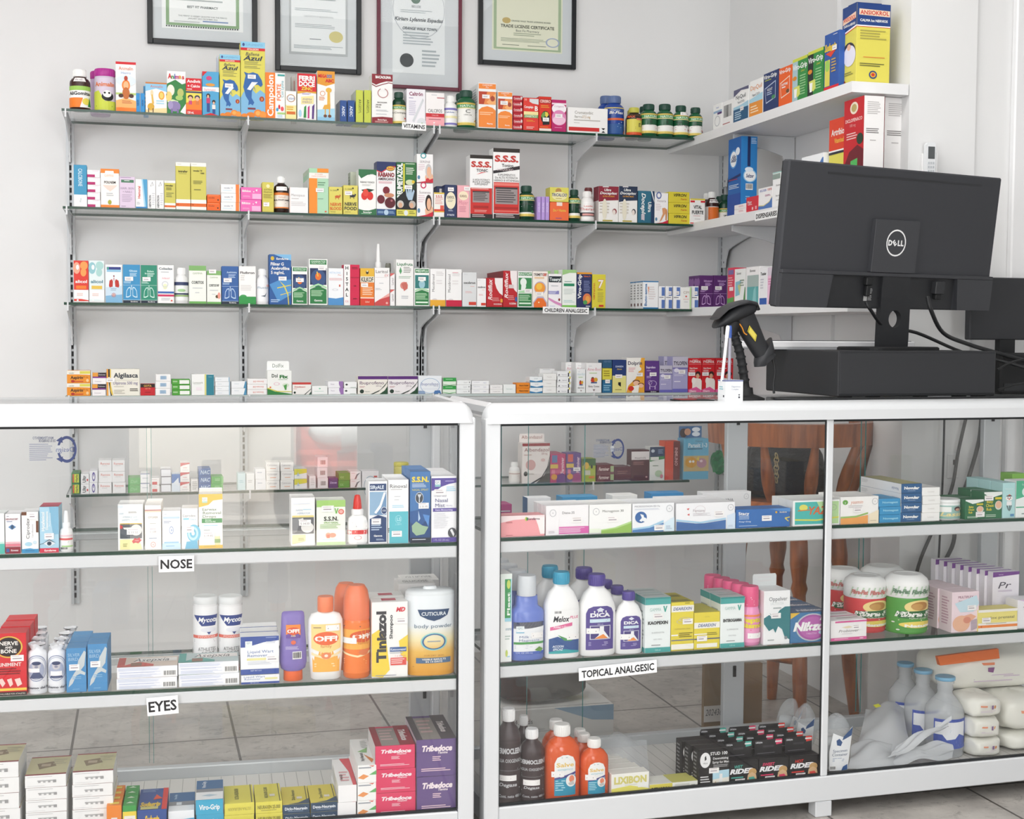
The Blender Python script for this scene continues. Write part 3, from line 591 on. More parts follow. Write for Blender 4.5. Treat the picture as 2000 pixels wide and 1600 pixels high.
B('A', 557.5, 579, 178, 'efe7a2', 'small pale yellow box before the red and white carton', 'r 0 0 1 .5 W|a .5 .25 .38 .13 5a7ab0 .15|a .5 .25 .4 .14 U .12|t .5 .25 .1 .7 5a7ab0 Cetavit|r .1 .72 .9 .82 d8702a|l .1 .55 .9 .7 2 U', d=.04)
B('A', 569, 580, 149, 'c9c4c0', 'pale box glimpsed behind the small yellow one', 'r .45 .1 .55 .9 b84a3a', d=.03, ins=.085)
B('A', 580.5, 618, 144, 'W', 'red headed box with big white lettering and dancing figures', 'r 0 0 1 .38 R|tBx .5 .1 .1 .84 W FERRI|tBx .5 .22 .1 .84 W DOCE|tb .5 .32 .07 .62 ead94a ZINC|p U 0 .38 1 .38 1 .42 .5 .4 0 .44|l .25 .42 .75 .46 2 9d86c4|p efe3a0 .2 .5 .85 .47 .85 .64 .2 .66|t .52 .55 .04 .5 7a5aa0 ANEMIA|t .52 .61 .04 .5 7a5aa0 ENERGY|p E .36 .72 .46 .68 .46 .95 .32 .95|p M .55 .72 .64 .68 .62 .96 .54 .96|p P .78 .7 .9 .64 .86 .97 .76 .97|e .14 .86 .08 .08 c|l .05 .97 .5 1 1 G', d=.055)
B('A', 619.5, 654, 139, 'W', 'white and orange box with standing cartoon giraffe', 'r 0 0 1 .3 e39a2e|p W 0 .26 .5 .3 1 .24 1 .4 0 .4|tBx .3 .1 .06 .5 R MEGA|tB .7 .1 .06 .3 3a72b8 DOX|tB .7 .19 .06 .5 R ABC|a .3 .45 .15 .05 e08a4a .2|l .1 .52 .45 .6 3 e08a4a|p c 0 .78 1 .74 1 1 0 1|r 0 .92 1 1 8fc3e0|e .65 .38 .17 .05 e8b54a|p e8b54a .58 .4 .72 .4 .74 .72 .56 .72|p e2a83c .4 .68 .74 .66 .74 .76 .3 .76|r .42 .74 .48 .9 e2a83c|r .66 .74 .72 .9 e2a83c|e .45 .9 .1 .03 6a3f2a|e .7 .9 .1 .03 6a3f2a', d=.06)
B('A', 664, 677.5, 196, '2a4f8f', 'small navy box, left of two,', 'tbd .5 .5 .4 .75 dfe6f2 ADEC#L:r 0 0 1 1 9aa0ae', d=.1)
B('A', 679, 693, 196, '2a4f8f', 'small navy box, right of two,', 'tbd .5 .5 .4 .75 dfe6f2 ADEC#L:r 0 0 1 1 9aa0ae', d=.1)
B('A', 695, 709.5, 176, 'c6cf4e', 'lime green narrow box, left of two,', 'td .55 .5 .34 .62 3a3f2a ARGESYL#L:r 0 0 1 1 cdd2c0', d=.11)
B('A', 711, 725, 176, 'c6cf4e', 'lime green narrow box, right of two,', 'td .55 .5 .34 .62 3a3f2a ARGESYL#L:r 0 0 1 1 cdd2c0', d=.11)
B('A', 726, 767, 145, 'W', 'tall white box with maroon top wave and laurel', 'r 0 0 1 .1 8a2430|p 8a2430 0 .1 1 .1 1 .14 .7 .14 .4 .18 .2 .22 0 .18|tBx .55 .06 .05 .75 W BACAOLINA|p D 0 .2 .2 .245 .5 .2 .8 .16 1 .17 1 .185 .8 .175 .5 .215 .2 .265 0 .22|a .53 .38 .26 .1 b98080 .16|r .42 .27 .62 .33 W|tb .5 .57 .025 .7 5a4a4a BACAOLINA|tb .32 .62 .025 .36 5a4a4a JARABE|tb .3 .665 .025 .32 5a4a4a 240 mL|l .2 .72 .85 .76 2 g|l .2 .8 .85 .83 1 g|p 8a2430 0 .88 .5 .86 1 .87 1 1 0 1|tb .5 .92 .03 .66 e9d9d4 BacaoAgua|l .15 .95 .85 .99 2 d9a9a4', d=.06)
NB = 'r 0 0 1 .07 d9b75a|r 0 .07 1 .22 4f9a5f|tb .5 .145 .09 .62 dfe8d8 NATURE|r 0 .22 1 .26 e3d59a|r 0 .86 1 1 d9c060|r 0 .86 1 .89 efe9c0'
bottle('A', 768, 794, 179, 'small dark green vitamin bottle beside the maroon and white box', 'pill', '123f2a', '1d4638', (.04, .6, 'ece9e0'), NB+'|t .5 .42 .1 .9 4a4a4a B-Complex|l .1 .55 .9 .7 2 G|e .8 .72 .06 .04 R', ry=.95)
B('A', 794, 831, 174, 'f0edf2', 'white box with grey bone and maroon heading', 'tb .5 .13 .1 .72 8a2f5a Caltrón|l .12 .24 .4 .28 1 9a8ab0|l .12 .33 .5 .75 8 c8c4d6|p d3d6da .85 .25 .92 .3 .4 .92 .3 .88|e .8 .93 .24 .14 dde0e4|e .82 .95 .05 .03 8fae7a#T:r 0 0 1 1 8fa0c4', d=.055)
B('A', 831.5, 868, 181, 'f3efee', 'white and pink box with a red band', 'l .3 .06 .7 .1 1 g|r .6 .14 1 .165 b0404a|t .5 .54 .1 .76 3a3436 CALCIFOS|r 0 .62 1 .73 c92a34|t .5 .675 .04 .7 f0c8c8 CALCIO|r 0 .73 1 1 f2aab0|l .15 .79 .85 .83 1 8a4a50|e .45 .9 .05 .02 W', d=.05)
bottle('A', 869, 895, 186, 'white bottle with lilac trimmed label', 'white', 'W', 'W', (.05, .6, 'W'), 'r 0 0 1 .12 7c74b8|tb .4 .24 .08 .6 5a6aa0 Calcium|l .1 .32 .9 .4 1 8a8ac0|r 0 .45 1 .58 efe7b8|r 0 .85 1 .96 8078bc', ry=.95)
bottle('A', 896, 932, 175, 'largest green vitamin bottle, lettered C,', 'pill', '1c5a38', '1d4638', (.07, .66, 'ecebe6'), NB+'|t .5 .38 .16 .2 3a3a3a C|t .5 .54 .05 .6 5a5a5a 1000 mg|l .15 .6 .85 .76 3 b9c0b8|p U .75 .84 .82 .72 .86 .84', ry=.95)
bottle('A', 889, 922, 181, 'green vitamin bottle tucked behind the largest one', 'pill', '1c5a38', '1d4638', (.07, .66, 'ecebe6'), NB, ry=.95, ins=.09)
ORG = 'r .02 .02 .98 .13 f08a3a|t .5 .05 .035 .6 W CARDIUM|t .5 .095 .03 .4 W Plus|r .02 .19 .98 .47 e88a4a|p b8442a .02 .19 .5 .19 .3 .47 .02 .47|p f5b070 .45 .42 .98 .22 .98 .47 .6 .47|e .8 .34 .13 .06 a84a34|p f08a3a .02 .6 .2 .54 .5 .51 .8 .54 .98 .6 .98 .97 .02 .97|l .08 .64 .92 .72 2 f7c9a0|tb .65 .89 .03 .6 W Pharma|s .42 .3'
B('A', 934, 969, 162, 'W', 'taller of two white boxes with orange panels', ORG+'#L:l .3 .1 .9 .9 14 g', d=.13)
B('A', 972, 1001, 179, 'W', 'shorter of two white boxes with orange panels', ORG, d=.055)
B('A', 1002, 1021, 187, 'b3202f', 'small crimson boxes', 'tbx .42 .45 .3 .7 f0d4d4 Complejo|tb .88 .4 .5 .16 W B|r .1 .68 .8 .76 d88', n=6, d=.05)
B('A', 1022, 1052, 191, 'dc3a30', 'red box with green diabetic band', 't .14 .06 .06 .2 f0d0c0 30|p d9dbdc .4 .03 1 .03 1 .2 .6 .17 .4 .12|tb .35 .28 .07 .6 W Complejo|tb .85 .32 .14 .2 W B|r .03 .42 .97 .52 efe0a0|r .03 .52 .97 .61 6f9a5a|tbi .5 .565 .06 .8 dfe8d0 DIABETICO|l .2 .68 .8 .74 2 e8a03a|l .2 .88 .8 .96 2 f3c9c0', d=.05)
B('A', 1052.5, 1077, 189, 'd8301f', 'red box with black head silhouette', 'r .05 .06 .95 .2 b01f18|tb .5 .13 .08 .86 f3d0c8 CEREBRO|l .15 .25 .85 .34 2 e8a03a|e .52 .6 .36 .19 K|p K .5 .5 .9 .6 .84 .8 .3 .82 .3 .7|p e3c84a .5 .43 .7 .45 .78 .52 .6 .6 .5 .55|p 6f9a4a .16 .56 .3 .46 .5 .43 .5 .55 .3 .64|r .02 .92 1 1 f0e0d8|l .1 .87 .9 .9 1 e8a03a|s .55 .66#T:r 0 0 1 1 e0b43a', d=.05)
B('A', 1077.5, 1106, 195, 'b81c66', 'magenta box with pink oval', 'r 0 .1 1 .15 f0d9e4|e .5 .28 .5 .17 f4eef2|e .5 .56 .5 .24 dd86b4|e .5 .64 .46 .14 efc4da|ti .5 .2 .06 .7 c9a0b8 Colageno|l .2 .86 .8 .89 1 e8a0c4|s .48 .5', d=.045)
B('A', 1109, 1187, 211, 'f1f0ee', 'wide white box with red stripe', 't .4 .19 .12 .46 8a8478 Cromatonbic|t .26 .36 .11 .24 8a8478 ferro|t .46 .36 .11 .2 b08a4a 37,5 mg|l .15 .48 .9 .56 1 b4b0aa|l .15 .6 .3 .64 1 b4b0aa|r .02 .78 .79 .93 c92a2a|p K .84 .78 .94 .78 .89 .86|p K .84 .96 .94 .96 .89 .89', d=.05, ins=.006)
bottle('A', 1186, 1224, 186, 'large royal blue bottle with joint supplement label', 'pill', '24479a', '5a6f9c', (.05, .7, '2f5a9a'), 'r 0 0 1 .04 d9c46a|t .45 .1 .07 .4 c8dcf0 Osteo|tbi .5 .2 .1 .7 W Bi-Flex|p e0683a .05 .42 .8 .4 .85 .48 .05 .5|l .1 .55 .7 .66 2 b8cfe6|l .1 .72 .7 .8 2 9ab8da|p d98a5a .75 .98 1 .6 1 1', ry=.9, ins=.03)
bottle('A', 1172, 1205, 186, 'royal blue bottle behind the large blue one', 'pill', '24479a', '5a6f9c', (.05, .7, '2f5a9a'), 'r 0 .1 1 .14 d9c46a', ry=.9, ins=.12)
bottle('A', 1229, 1257, 209, 'short black bottle with yellow cap and label', 'pill', '2a1f1a', 'c4c04e', (.03, .72, 'd98a3a'), 'r 0 .2 1 .85 d9cf5a|tb .72 .5 .2 .2 3a3420 D|tb .25 .08 .1 .4 e05a2a MAX|r .5 .16 1 .25 d87a5a|l .1 .6 .5 .75 2 8a7a3a|r 0 .88 1 1 d8542a', ry=.95)
bottle('A', 1226, 1250, 214, 'yellow capped bottle behind the short black one', 'pill', '2a1f1a', 'c4c04e', (.03, .72, 'b8863a'), '', ry=.95, ins=.09)
bottle('A', 1256.5, 1288, 202, 'green vitamin bottle lettered E, left of the E pair,', 'pill', '1c5a38', '1d4638', (.1, .7, 'ecebe6'), NB+'|t .5 .42 .13 .16 3a3a3a E|t .5 .56 .05 .4 5a5a5a 400 IU|l .15 .66 .85 .8 2 c99', ry=.95)
bottle('A', 1250, 1276, 207, 'green bottle behind the left E bottle', 'pill', '1c5a38', '1d4638', None, ry=.95, ins=.1)
bottle('A', 1288, 1320, 202, 'green vitamin bottle lettered E, right of the E pair,', 'pill', '1c5a38', '1d4638', (.1, .7, 'ecebe6'), NB+'|t .5 .42 .13 .16 3a3a3a E|t .5 .56 .05 .6 5a5a5a 1000 IU|l .15 .68 .85 .76 1 c99', ry=.95)
bottle('A', 1320.5, 1349, 205, 'green bottle with fish oil wording', 'pill', '1c5a38', '1d4638', (.1, .7, 'ecebe6'), NB+'|t .5 .38 .1 .86 3a3a3a Fish, Flax|t .5 .52 .1 .7 3a3a3a Borage|l .15 .62 .85 .68 1 G|l .15 .74 .6 .79 1 R|e .82 .76 .07 .05 8a2020|s .6 -.06', ry=.95)
bottle('A', 1350, 1376, 209, 'rightmost green bottle, garlic wording,', 'pill', '1c5a38', '1d4638', (.1, .7, 'ecebe6'), NB+'|t .5 .36 .08 .6 5a5a5a Garlic|t .5 .47 .08 .5 5a5a5a Extract|l .2 .58 .8 .64 1 G|l .15 .72 .8 .78 1 R|e .82 .8 .07 .05 8a2020', ry=.95)
# ============ top side shelf: cartons face out from the right wall
B('U', 1393, 1410, 203, 'W', 'white box with thin oval outline', 't .5 .14 .06 .7 6a7ac0 Retinol|r .05 .26 1 .34 9ab4cf|r .5 .34 1 .42 5a3a72|a .5 .66 .3 .2 b9bcc4 .12#R:l .1 .1 .9 .3 3 g', d=.05, ins=.015)
B('U', 1411, 1432, 196, 'f0efee', 'white box with grey bars', 'b .1 .12 .9 .72|l .05 .85 .9 .92 1 b05a5a', d=.05, ins=.015)
CAP = '|l .1 .66 .8 .78 2 e|e .8 .92 .12 .03 c9cf7a'
B('U', 1433, 1462, 172, 'W', 'white and deep blue night cold remedy box', 'p 5a5a78 0 0 1 0 1 .1 .5 .06 0 .2|tx .48 .24 .12 .66 2a2c38 NyQuil|t .5 .4 .07 .5 5a6470 VapoCOOL|p a9cfe0 0 .52 .5 .5 1 .44 1 .6 0 .66|r 0 .6 1 1 2a5a80|l .1 .68 .6 .94 4 b8d0e0|s .6 .62', d=.05)
B('U', 1464, 1490, 155, 'W', 'white and orange day cold remedy box', 'tx .5 .2 .12 .84 e0893a DayQuil|t .5 .4 .07 .6 5a6470 VapoCOOL|p a9d3e4 0 .5 1 .4 1 .62 0 .64|r 0 .6 1 1 e8953a|l .1 .7 .7 .92 3 f7dcb8', d=.05)
B('U', 1491, 1520, 140, '1f3468', 'navy box with white tilted frame', 'tbx .46 .1 .1 .86 W Viro-Grip|l .1 .18 .7 .22 1 b8c44a|p b8c4dc .1 .38 .84 .26 .84 .7 .2 .78|p 22376c .13 .4 .81 .29 .81 .68 .22 .75|t .45 .44 .07 .5 W NIGHT|l .25 .5 .7 .6 2 b8c4dc|e .7 .66 .12 .05 3f8a5a#R:r 0 0 1 1 1b2c5a', d=.06)
B('U', 1521, 1547, 130, 'e8601f', 'bright orange box with white tilted frame', 'tbx .46 .1 .1 .86 W Viro-Grip|p f6dcc8 .1 .38 .84 .26 .84 .7 .2 .78|p e8601f .13 .4 .81 .29 .81 .68 .22 .75|tb .45 .44 .06 .55 W DAYTIME|l .25 .5 .6 .56 1 W|e .7 .64 .12 .05 6a4a2a#R:r 0 0 1 1 e0a03a', d=.06)
VG = 'r 0 0 .36 1 {}|r .36 0 1 1 2f8a3f|r 0 0 1 .07 c9cf4a|tbx .5 .2 .12 .96 W Viro-Grip|ti .7 .32 .05 .5 d9d24a Limon|e .16 .45 .14 .05 d98a2a|p d3d96a .1 .66 .5 .64 .55 .84 .4 .9 .14 .84|p W .14 .7 .34 .7 .3 .9 .16 .9|l .52 .42 .95 .9 8 8fc48a'
B('U', 1548, 1577, 112, '2f8a3f', 'green and pale blue lemon flu box', VG.format('a9c4cc'), d=.05)
B('U', 1578, 1608, 97, '2f8a3f', 'green and black lemon flu box', VG.format('1a2420'), d=.05)
B('U', 1610, 1639, 64, '2c55a0', 'blue box with yellow heading and red base', 'r 0 .93 1 1 D3202c|tBi .42 .24 .12 .8 e2c23a Sudagrip|p d9402a .1 .34 .85 .3 .45 .42|r .06 .46 .4 .92 d9cf5a|e .23 .56 .15 .1 9cc95a|l .5 .46 .85 .72 5 c0a05a|l .6 .04 .95 .06 1 W|s .72 .28', d=.06)
B('U', 1645, 1673, 12, 'dcd25c', 'tall blue and yellow box with sleeping woman picture', 'p 23417f 0 0 1 0 1 .27 0 .33|p W 0 .325 1 .265 1 .285 0 .345|p d8402a 0 .345 1 .285 1 .295 0 .355|p e9c8b0 .04 .15 .94 .1 .94 .18 .04 .22|tbx .5 .16 .05 .84 c8382a ANSIOKROL|tb .5 .24 .03 .8 W CALMA los NERVIOS|e .5 .6 .45 .14 3a3840|e .55 .63 .42 .13 e4e2ee|e .5 .52 .13 .04 S|l .1 .83 .8 .88 2 8a8a4a|e .2 .95 .1 .025 8a3a2a#R:r 0 0 1 .27 23417f|r 0 .27 1 .285 W|r 0 .285 1 .292 d8402a|p e9d0b8 .06 .07 .98 .08 .98 .155 .06 .145|tbx .52 .112 .05 .86 c8382a ANSIOKROL|tb .5 .21 .03 .86 W CALMA los NERVIOS|l .1 .33 .9 .46 4 a8a050|l .2 .66 .85 .68 1 d8803a|l .1 .74 .9 .79 2 6a6a3a|e .5 .88 .12 .05 23417f|e .5 .88 .085 .034 d8a83a|e .5 .88 .05 .02 c8382a', d=.105, ins=.03)
o = B('U', 1655, 1672, 8, '23417f', 'dark blue twin box behind the tall yellow one', '', d=.1, ins=.137, yb=162)
# ============ second wall shelf
B('B', 144, 170, 322, '3f95bd', 'teal blue box with white foot', 'r 0 .71 1 1 f0f0f0|tbd .5 .3 .3 .42 c6dfea CALCIBONE|tv .5 .84 .14 .2 88aaaa Plus', d=.055)
B('B', 170.5, 196, 332, 'f2eef0', 'white boxes with magenta tabs', 'r 0 .62 .6 .98 b52a6c|l .4 .12 .95 .2 1 e8b0c4', n=5, d=.06)
B('B', 196.5, 233, 330, 'f5f1ec', 'white box with orange top and pear', 'r 0 0 1 .11 f08530|p f5f1ec .25 .05 .7 .05 .75 .2 .2 .2|t .46 .17 .06 .5 eeb090 GAMMA|tb .5 .345 .06 .62 2a2420 FOLNEM|p f9d4c8 .1 .42 .9 .42 .5 .58|e .48 .86 .1 .06 a9a83a|r 0 .93 1 1 f08530|l .3 .62 .7 .72 2 g#R:r 0 0 1 .14 f08530', d=.05)
B('B', 233.5, 264, 345, 'decbe0', 'pale lilac beauty supplement box', 'r .1 .1 .92 .19 4a7a5f|l .3 .12 .7 .16 1 W|l .05 .02 .9 .06 1 a890b0|t .5 .37 .07 .86 a494aa HAIR, SKIN|t .5 .48 .07 .6 a494aa + NAILS|l .15 .56 .85 .82 5 c0aec4|l .1 .93 .5 .96 1 8a7a90', d=.05)
B('B', 265, 288, 350, 'W', 'white and blue box with red sideways lettering', 'p 4f9fcb .6 0 1 0 1 .95 .85 .95|p a9d4ea .5 0 .62 0 .86 .95 .72 .95|tbv .28 .45 .22 .5 d2453a Hemoral|r 0 .94 1 1 2f7fb8|l .08 .78 .4 .88 3 b8b8c0', d=.05)
HP = 'tvb .28 .74 .25 .42 3a3a3e HEPATRON|p 9a9a9e .3 .22 .6 .05 .75 .18|p W .38 .2 .58 .09 .68 .18|l .55 .45 .95 .9 6 d0d0d4'
B('B', 288.5, 304, 352, 'f0f0f0', 'narrow white box with grey triangle, left twin,', HP, d=.055); B('B', 304.4, 320, 352, 'f0f0f0', 'narrow white box with grey triangle, right twin,', HP, d=.055)
INT = 'r 0 0 1 .08 f0efe8|r 0 .78 1 .86 f0efe8|r 0 .86 1 .93 e06a28|e .12 .89 .06 .016 b84a18|r 0 .93 1 1 f0efe8|l .1 .035 .4 .05 1 b9b9a8'
B('B', 321, 343, 353, 'cfc65e', 'shortest olive yellow box with orange stripe', INT+'|tb .45 .17 .06 .8 3a3a20 intrafer|l .15 .24 .8 .34 3 6a6a3a|l .15 .42 .85 .6 3 8a8a4a', d=.05)
B('B', 343.3, 372, 317, 'cfc65e', 'tall olive yellow box, left of two,', INT+'|tb .5 .19 .045 .8 3a3a20 intrafer|l .2 .235 .8 .25 1 8a8a4a', d=.06); B('B', 372.6, 403, 318, 'cfc65e', 'tall olive yellow box, right of two,', INT+'|tb .45 .17 .03 .65 3a3a20 intrafer TF|tb .75 .22 .03 .3 3a3a20 1000|l .15 .38 .8 .46 3 7a7a40|l .2 .56 .8 .6 1 7a7a40', d=.06)
B('B', 403.5, 430, 380, 'e8651f', 'small orange boxes', 't .35 .4 .18 .5 5a2410 intrafer|e .82 .66 .05 .1 3a1a10|l .1 .1 .9 .2 1 f0a070', n=2, d=.06)
B('B', 431.5, 469, 360, 'f0efee', 'white boxes with orange end band', 'r .78 0 .96 1 f08038|t .4 .42 .16 .55 5a6a8a intrafer TF|l .1 .68 .6 .76 1 c', n=3, d=.06)
B('B', 470, 511, 366, 'ea6cb4', 'pink boxes with white star marks', 'tb .28 .3 .18 .42 W Bifidox|p W .7 .2 .8 .14 .78 .34|e .62 .36 .03 .04 W|r .55 .52 .97 .94 f3b3d8|l .1 .7 .5 .85 2 f3b3d8', n=2, d=.06)
B('B', 512, 535, 356, 'd2c65a', 'mustard yellow box with white price sticker', 'e .5 .13 .15 .06 efe7b0|t .5 .25 .06 .7 7a6a2a EXTRA|t .5 .33 .05 .8 7a6a2a PINEMAR|l .1 .4 .9 .55 4 9a8a3a|s .35 .74', d=.05)
bottle('B', 536, 565, 344, 'brown syrup bottle with orange banded label', 'syrup', '2a1510', 'W', (.12, .55, 'efe6dc'), 'r 0 0 1 .16 e0823a|r 0 .92 1 1 e0823a|t .5 .28 .1 .5 d9a07a Salud|tbx .5 .48 .09 .86 3a2a26 MULTIVITAMIN|l .2 .6 .8 .74 2 8a7a72|s .5 -.25')
B('B', 565.5, 602, 366, 'f1f0f0', 'plain white box with faint grey heading', 't .45 .3 .1 .74 a9a4a4 Menopaus|l .1 .42 .6 .5 1 cfcaca|l .08 .56 .95 .75 3 d6d2d2|r 0 0 .015 1 e8a080', d=.05)
OG = 'r 0 .2 .42 1 ef8f2e|r 0 0 .45 .1 a9d4b0|r .42 0 1 .09 ef8f2e|r .0 .1 1 .22 f0ece6|t .5 .13 .03 .6 e09a80 ACONEX|t .5 .175 .03 .86 e09a80 EXPECTORANTE|l .45 .3 .85 .4 2 6f9a7a|l .45 .66 .75 .7 1 8fae98|e .85 .95 .05 .02 d86a4a'
B('B', 603.5, 642, 329, 'b0d8b8', 'tall mint and orange box', OG+'|s .55 .48#L:r 0 .22 1 1 dfe3de|r 0 0 1 .1 c9d8c0', d=.055, rear=2)
HO = 'tb .35 .13 .05 .5 8a844a Dr. CHASE|e .66 .1 .06 .03 4a4a2a|e .62 .36 .18 .05 {0}|r .46 .36 .5 .46 {0}|r .7 .36 .74 .46 {0}|p {0} .76 .28 .88 .3 .8 .4|tbx .5 .64 .11 .82 {1} NERVE|tbx .5 .79 .11 .86 {1} {2}|l .1 .9 .6 .95 1 a8a050'
B('B', 642.3, 669, 365, 'dcd066', 'yellow box with small brown animal and orange print', HO.format('c8602a', 'd8642a', 'BLOOD'), d=.05); B('B', 670.5, 699, 362, 'dcd066', 'yellow box with small dark animal and black print', HO.format('2a2a36', '2a2a30', 'FOOD')+'|s .35 .27', d=.05)
B('B', 700, 735, 331, 'f3f3f0', 'white and green box with two red radishes', 'p 2f6f45 0 0 1 0 1 .14 .7 .1 .4 .16 .15 .22 0 .12|p W 0 .12 .15 .2 .5 .12 .8 .1 1 .13 1 .15 .8 .12 .5 .15 .15 .24 0 .15|tb .5 .28 .035 .8 6a6a66 RABANO YODADO|l .2 .33 .8 .37 2 b8b8b0|p 23402a .15 .45 .5 .42 .9 .44 .6 .5 .3 .5|e .33 .58 .18 .09 d8302a|e .65 .58 .18 .09 d8302a|e .4 .51 .16 .08 e04a3a|p 2f6f45 0 .87 .3 .9 .6 .9 1 .85 1 1 0 1|tb .5 .935 .03 .66 W BacaoAgua|l .15 .96 .85 .99 1 9fc4a8', d=.055)
B('B', 697, 733, 331, 'cfd2c0', 'boxes', '', d=.055, ins=.07) if 0 else None
B('B', 684, 718, 336, 'b9bfae', 'dull green box edge showing behind the radish box', '#L:l .2 .1 .9 .9 12 8a9480', d=.05, ins=.09)
B('B', 735.5, 773, 316, 'f0eff0', 'tall blue topped box with dark red radish picture', 'p 23305f 0 0 1 0 1 .1 .7 .08 .5 .13 .25 .19 0 .16|p d0303a 0 .16 .25 .19 .5 .13 .75 .07 1 .08 1 .1 .75 .09 .5 .15 .25 .21 0 .18|e .72 .12 .23 .05 3a2a20|e .72 .12 .21 .04 e0b04a|tbi .72 .12 .03 .3 c8302a Rubio|tBx .5 .24 .075 .86 8a2430 RABANO|tbx .5 .32 .045 .86 4a2430 AMERICANO|l .1 .37 .9 .41 2 d8909a|r 0 .88 1 1 2a4f7f|e .5 .94 .12 .05 b8d0e4|l .06 .92 .36 .97 2 9ab8d4|l .64 .92 .94 .97 2 9ab8d4|e .5 .53 .18 .07 7a1f2e|e .22 .7 .2 .08 6a1a2a|e .7 .76 .28 .1 5a1622|e .65 .62 .26 .04 c98a6a|e .78 .72 .06 .02 b06a72#L:r 0 0 1 .16 4a4f72', d=.055)
B('B', 774, 813, 317, '1f3a28', 'dark green box with giant sideways lettering and x-ray hand', 'r 0 0 1 .35 2f6f3a|r 0 0 .3 .7 23603a|tBvx .17 .34 .25 .64 W REUMETAZOL|r .34 .03 .42 .67 d9d24a|l .45 .02 .95 .05 1 cfe0c8|l .48 .1 .95 .24 4 dfe8d8|e .68 .37 .22 .05 cfd9b0|e .85 .36 .08 .03 e0c03a|p K 0 .68 .5 .5 1 .5 1 1 0 1|p a9c0d4 .5 .62 .46 .5 .52 .5 .58 .58 .58 .44 .65 .44 .68 .56 .72 .43 .79 .44 .78 .57 .86 .5 .92 .53 .8 .7 .6 .7|e .2 .78 .17 .07 c9c4bc|e .2 .8 .1 .05 d8a88a|e .8 .78 .17 .07 b8b2aa|e .76 .8 .1 .05 d8a88a|r 0 .88 1 1 d9d25a|e .48 .94 .1 .05 dfe6ea|l .06 .91 .36 .97 2 7a7a2a|l .64 .91 .94 .97 2 7a7a2a|s .6 .46', d=.055)
WM = 'a .4 .06 .18 .1 {0} .35|t .5 .27 .08 .7 9a8a90 {3}|l .08 .36 .5 .6 4 e0c8d0|p {1} .55 1 .5 .8 .62 .62 .85 .6 1 .75 1 1|e .72 .58 .2 .24 {2}|e .74 .62 .13 .18 S|e .12 .82 .08 .07 5a8aa8|p c8203a 0 1 .6 .94 1 .84 1 1'
B('B', 814, 846, 301, 'f3f1f1', 'upper box of two, grey haired woman picture,', WM.format('3f9aa0', 'e8b594', 'c9c6c6', 'SERENE')+'|e .66 .92 .12 .08 c8303a', d=.05, yb=357); B('B', 814, 846, 358, 'f3f1f1', 'lower box of two, dark haired woman picture,', WM.format('c8245a', 'e8b594', '2a1a18', 'Sustenex'), d=.05)
B('B', 847.5, 868, 376, 'f2eee8', 'small white box with red initials and orange foot', 'r 0 0 1 .06 e0c04a|tb .5 .16 .1 .8 c83a3a S.S.S.|l .1 .25 .9 .5 4 e0a8a0|r .6 .52 .95 .68 d85a4a|r 0 .68 1 .76 d8402a|r 0 .76 1 .8 e0b03a', d=.05)
SK = 'e .5 .48 .42 .26 efe6c8|tb .5 .38 .08 .6 5a5a5a SUKROL|l .25 .46 .75 .54 2 a8a498|tb .5 .92 .05 .6 {0} 30 TABLETAS|s .5 .14'
B('B', 868.5, 892, 361, '27345c', 'navy box with cream oval', SK.format('dfe4f0')+'|l .3 .76 .7 .82 2 b8c0d4', d=.05, rear=1, x1r=-.018); B('B', 893, 917, 362, 'f0b0b8', 'pale pink box with cream oval', 'e .5 .32 .4 .14 f3e2c4|tb .5 .33 .07 .6 8a6a5a SUKROL|ti .5 .53 .12 .8 d88a98 Mujer|l .15 .65 .85 .84 4 d08a98|s .8 .1', d=.05)
def SSS(w2, extra): return 'r 0 0 1 .055 2a2420|tBx .5 .145 .085 .9 c23a34 S.S.S.|tb .54 .24 .042 .56 3a3436 '+w2+extra
B('B', 917.5, 962, 303, 'f4f3f2', 'shorter tonic box, white above and red below', SSS('TONIC', '|p D83a34 .28 .31 .5 .27 .75 .265 .5 .285|t .5 .39 .03 .76 4a4446 A HIGH POTENCY|t .5 .425 .03 .76 4a4446 IRON B VITAMIN|t .5 .46 .03 .6 4a4446 SUPPLEMENT|r .02 .52 .98 .93 c8302c|l .06 .53 .94 .55 1 f0c8c0|r .12 .57 .86 .75 9a9090|r .12 .57 .86 .59 3a3436|l .16 .6 .8 .73 5 4a4446|r .15 .8 .82 .84 a82420|l .2 .87 .8 .91 2 e8a8a0|r .02 .93 1 1 2a2022|l .1 .94 .8 .99 2 c8b8b8'), d=.06)
B('B', 963, 1015, 290, 'f4f3f2', 'tallest tonic box, white above and red below', SSS('Tonico', '|p 2a2428 0 .32 1 .24 1 .29 0 .36|t .45 .3 .03 .6 e8d8d8 ENRIQUECIDO|t .5 .375 .03 .66 4a4446 SUPLEMENTOS|t .5 .415 .03 .86 4a4446 De ALTA POTENCIA|t .5 .455 .028 .95 4a4446 HIERRO B VITAMINAS|r .02 .48 .98 .92 c8302c|r .03 .49 .97 .53 e87a70|r .08 .55 .92 .79 9a9090|r .08 .55 .92 .575 3a3436|l .12 .59 .88 .78 6 4a4446|r .06 .83 .94 .86 a82420|r .06 .88 .94 .9 e06a60|r .02 .93 1 1 2a2022|l .1 .94 .9 .99 2 c8b8b8')+'#L:l .2 .1 .8 .4 6 c8c4c4', d=.06)
bottle('B', 1016.5, 1047, 362, 'green bottle next to the tallest tonic box', 'pill', '123f2a', '1d4638', (.1, .72, 'ecebe6'), NB+'|t .5 .42 .08 .9 4a4a4a Saw Palmetto|l .2 .52 .7 .58 1 G|e .7 .78 .08 .06 2f6f3a', ry=.95)
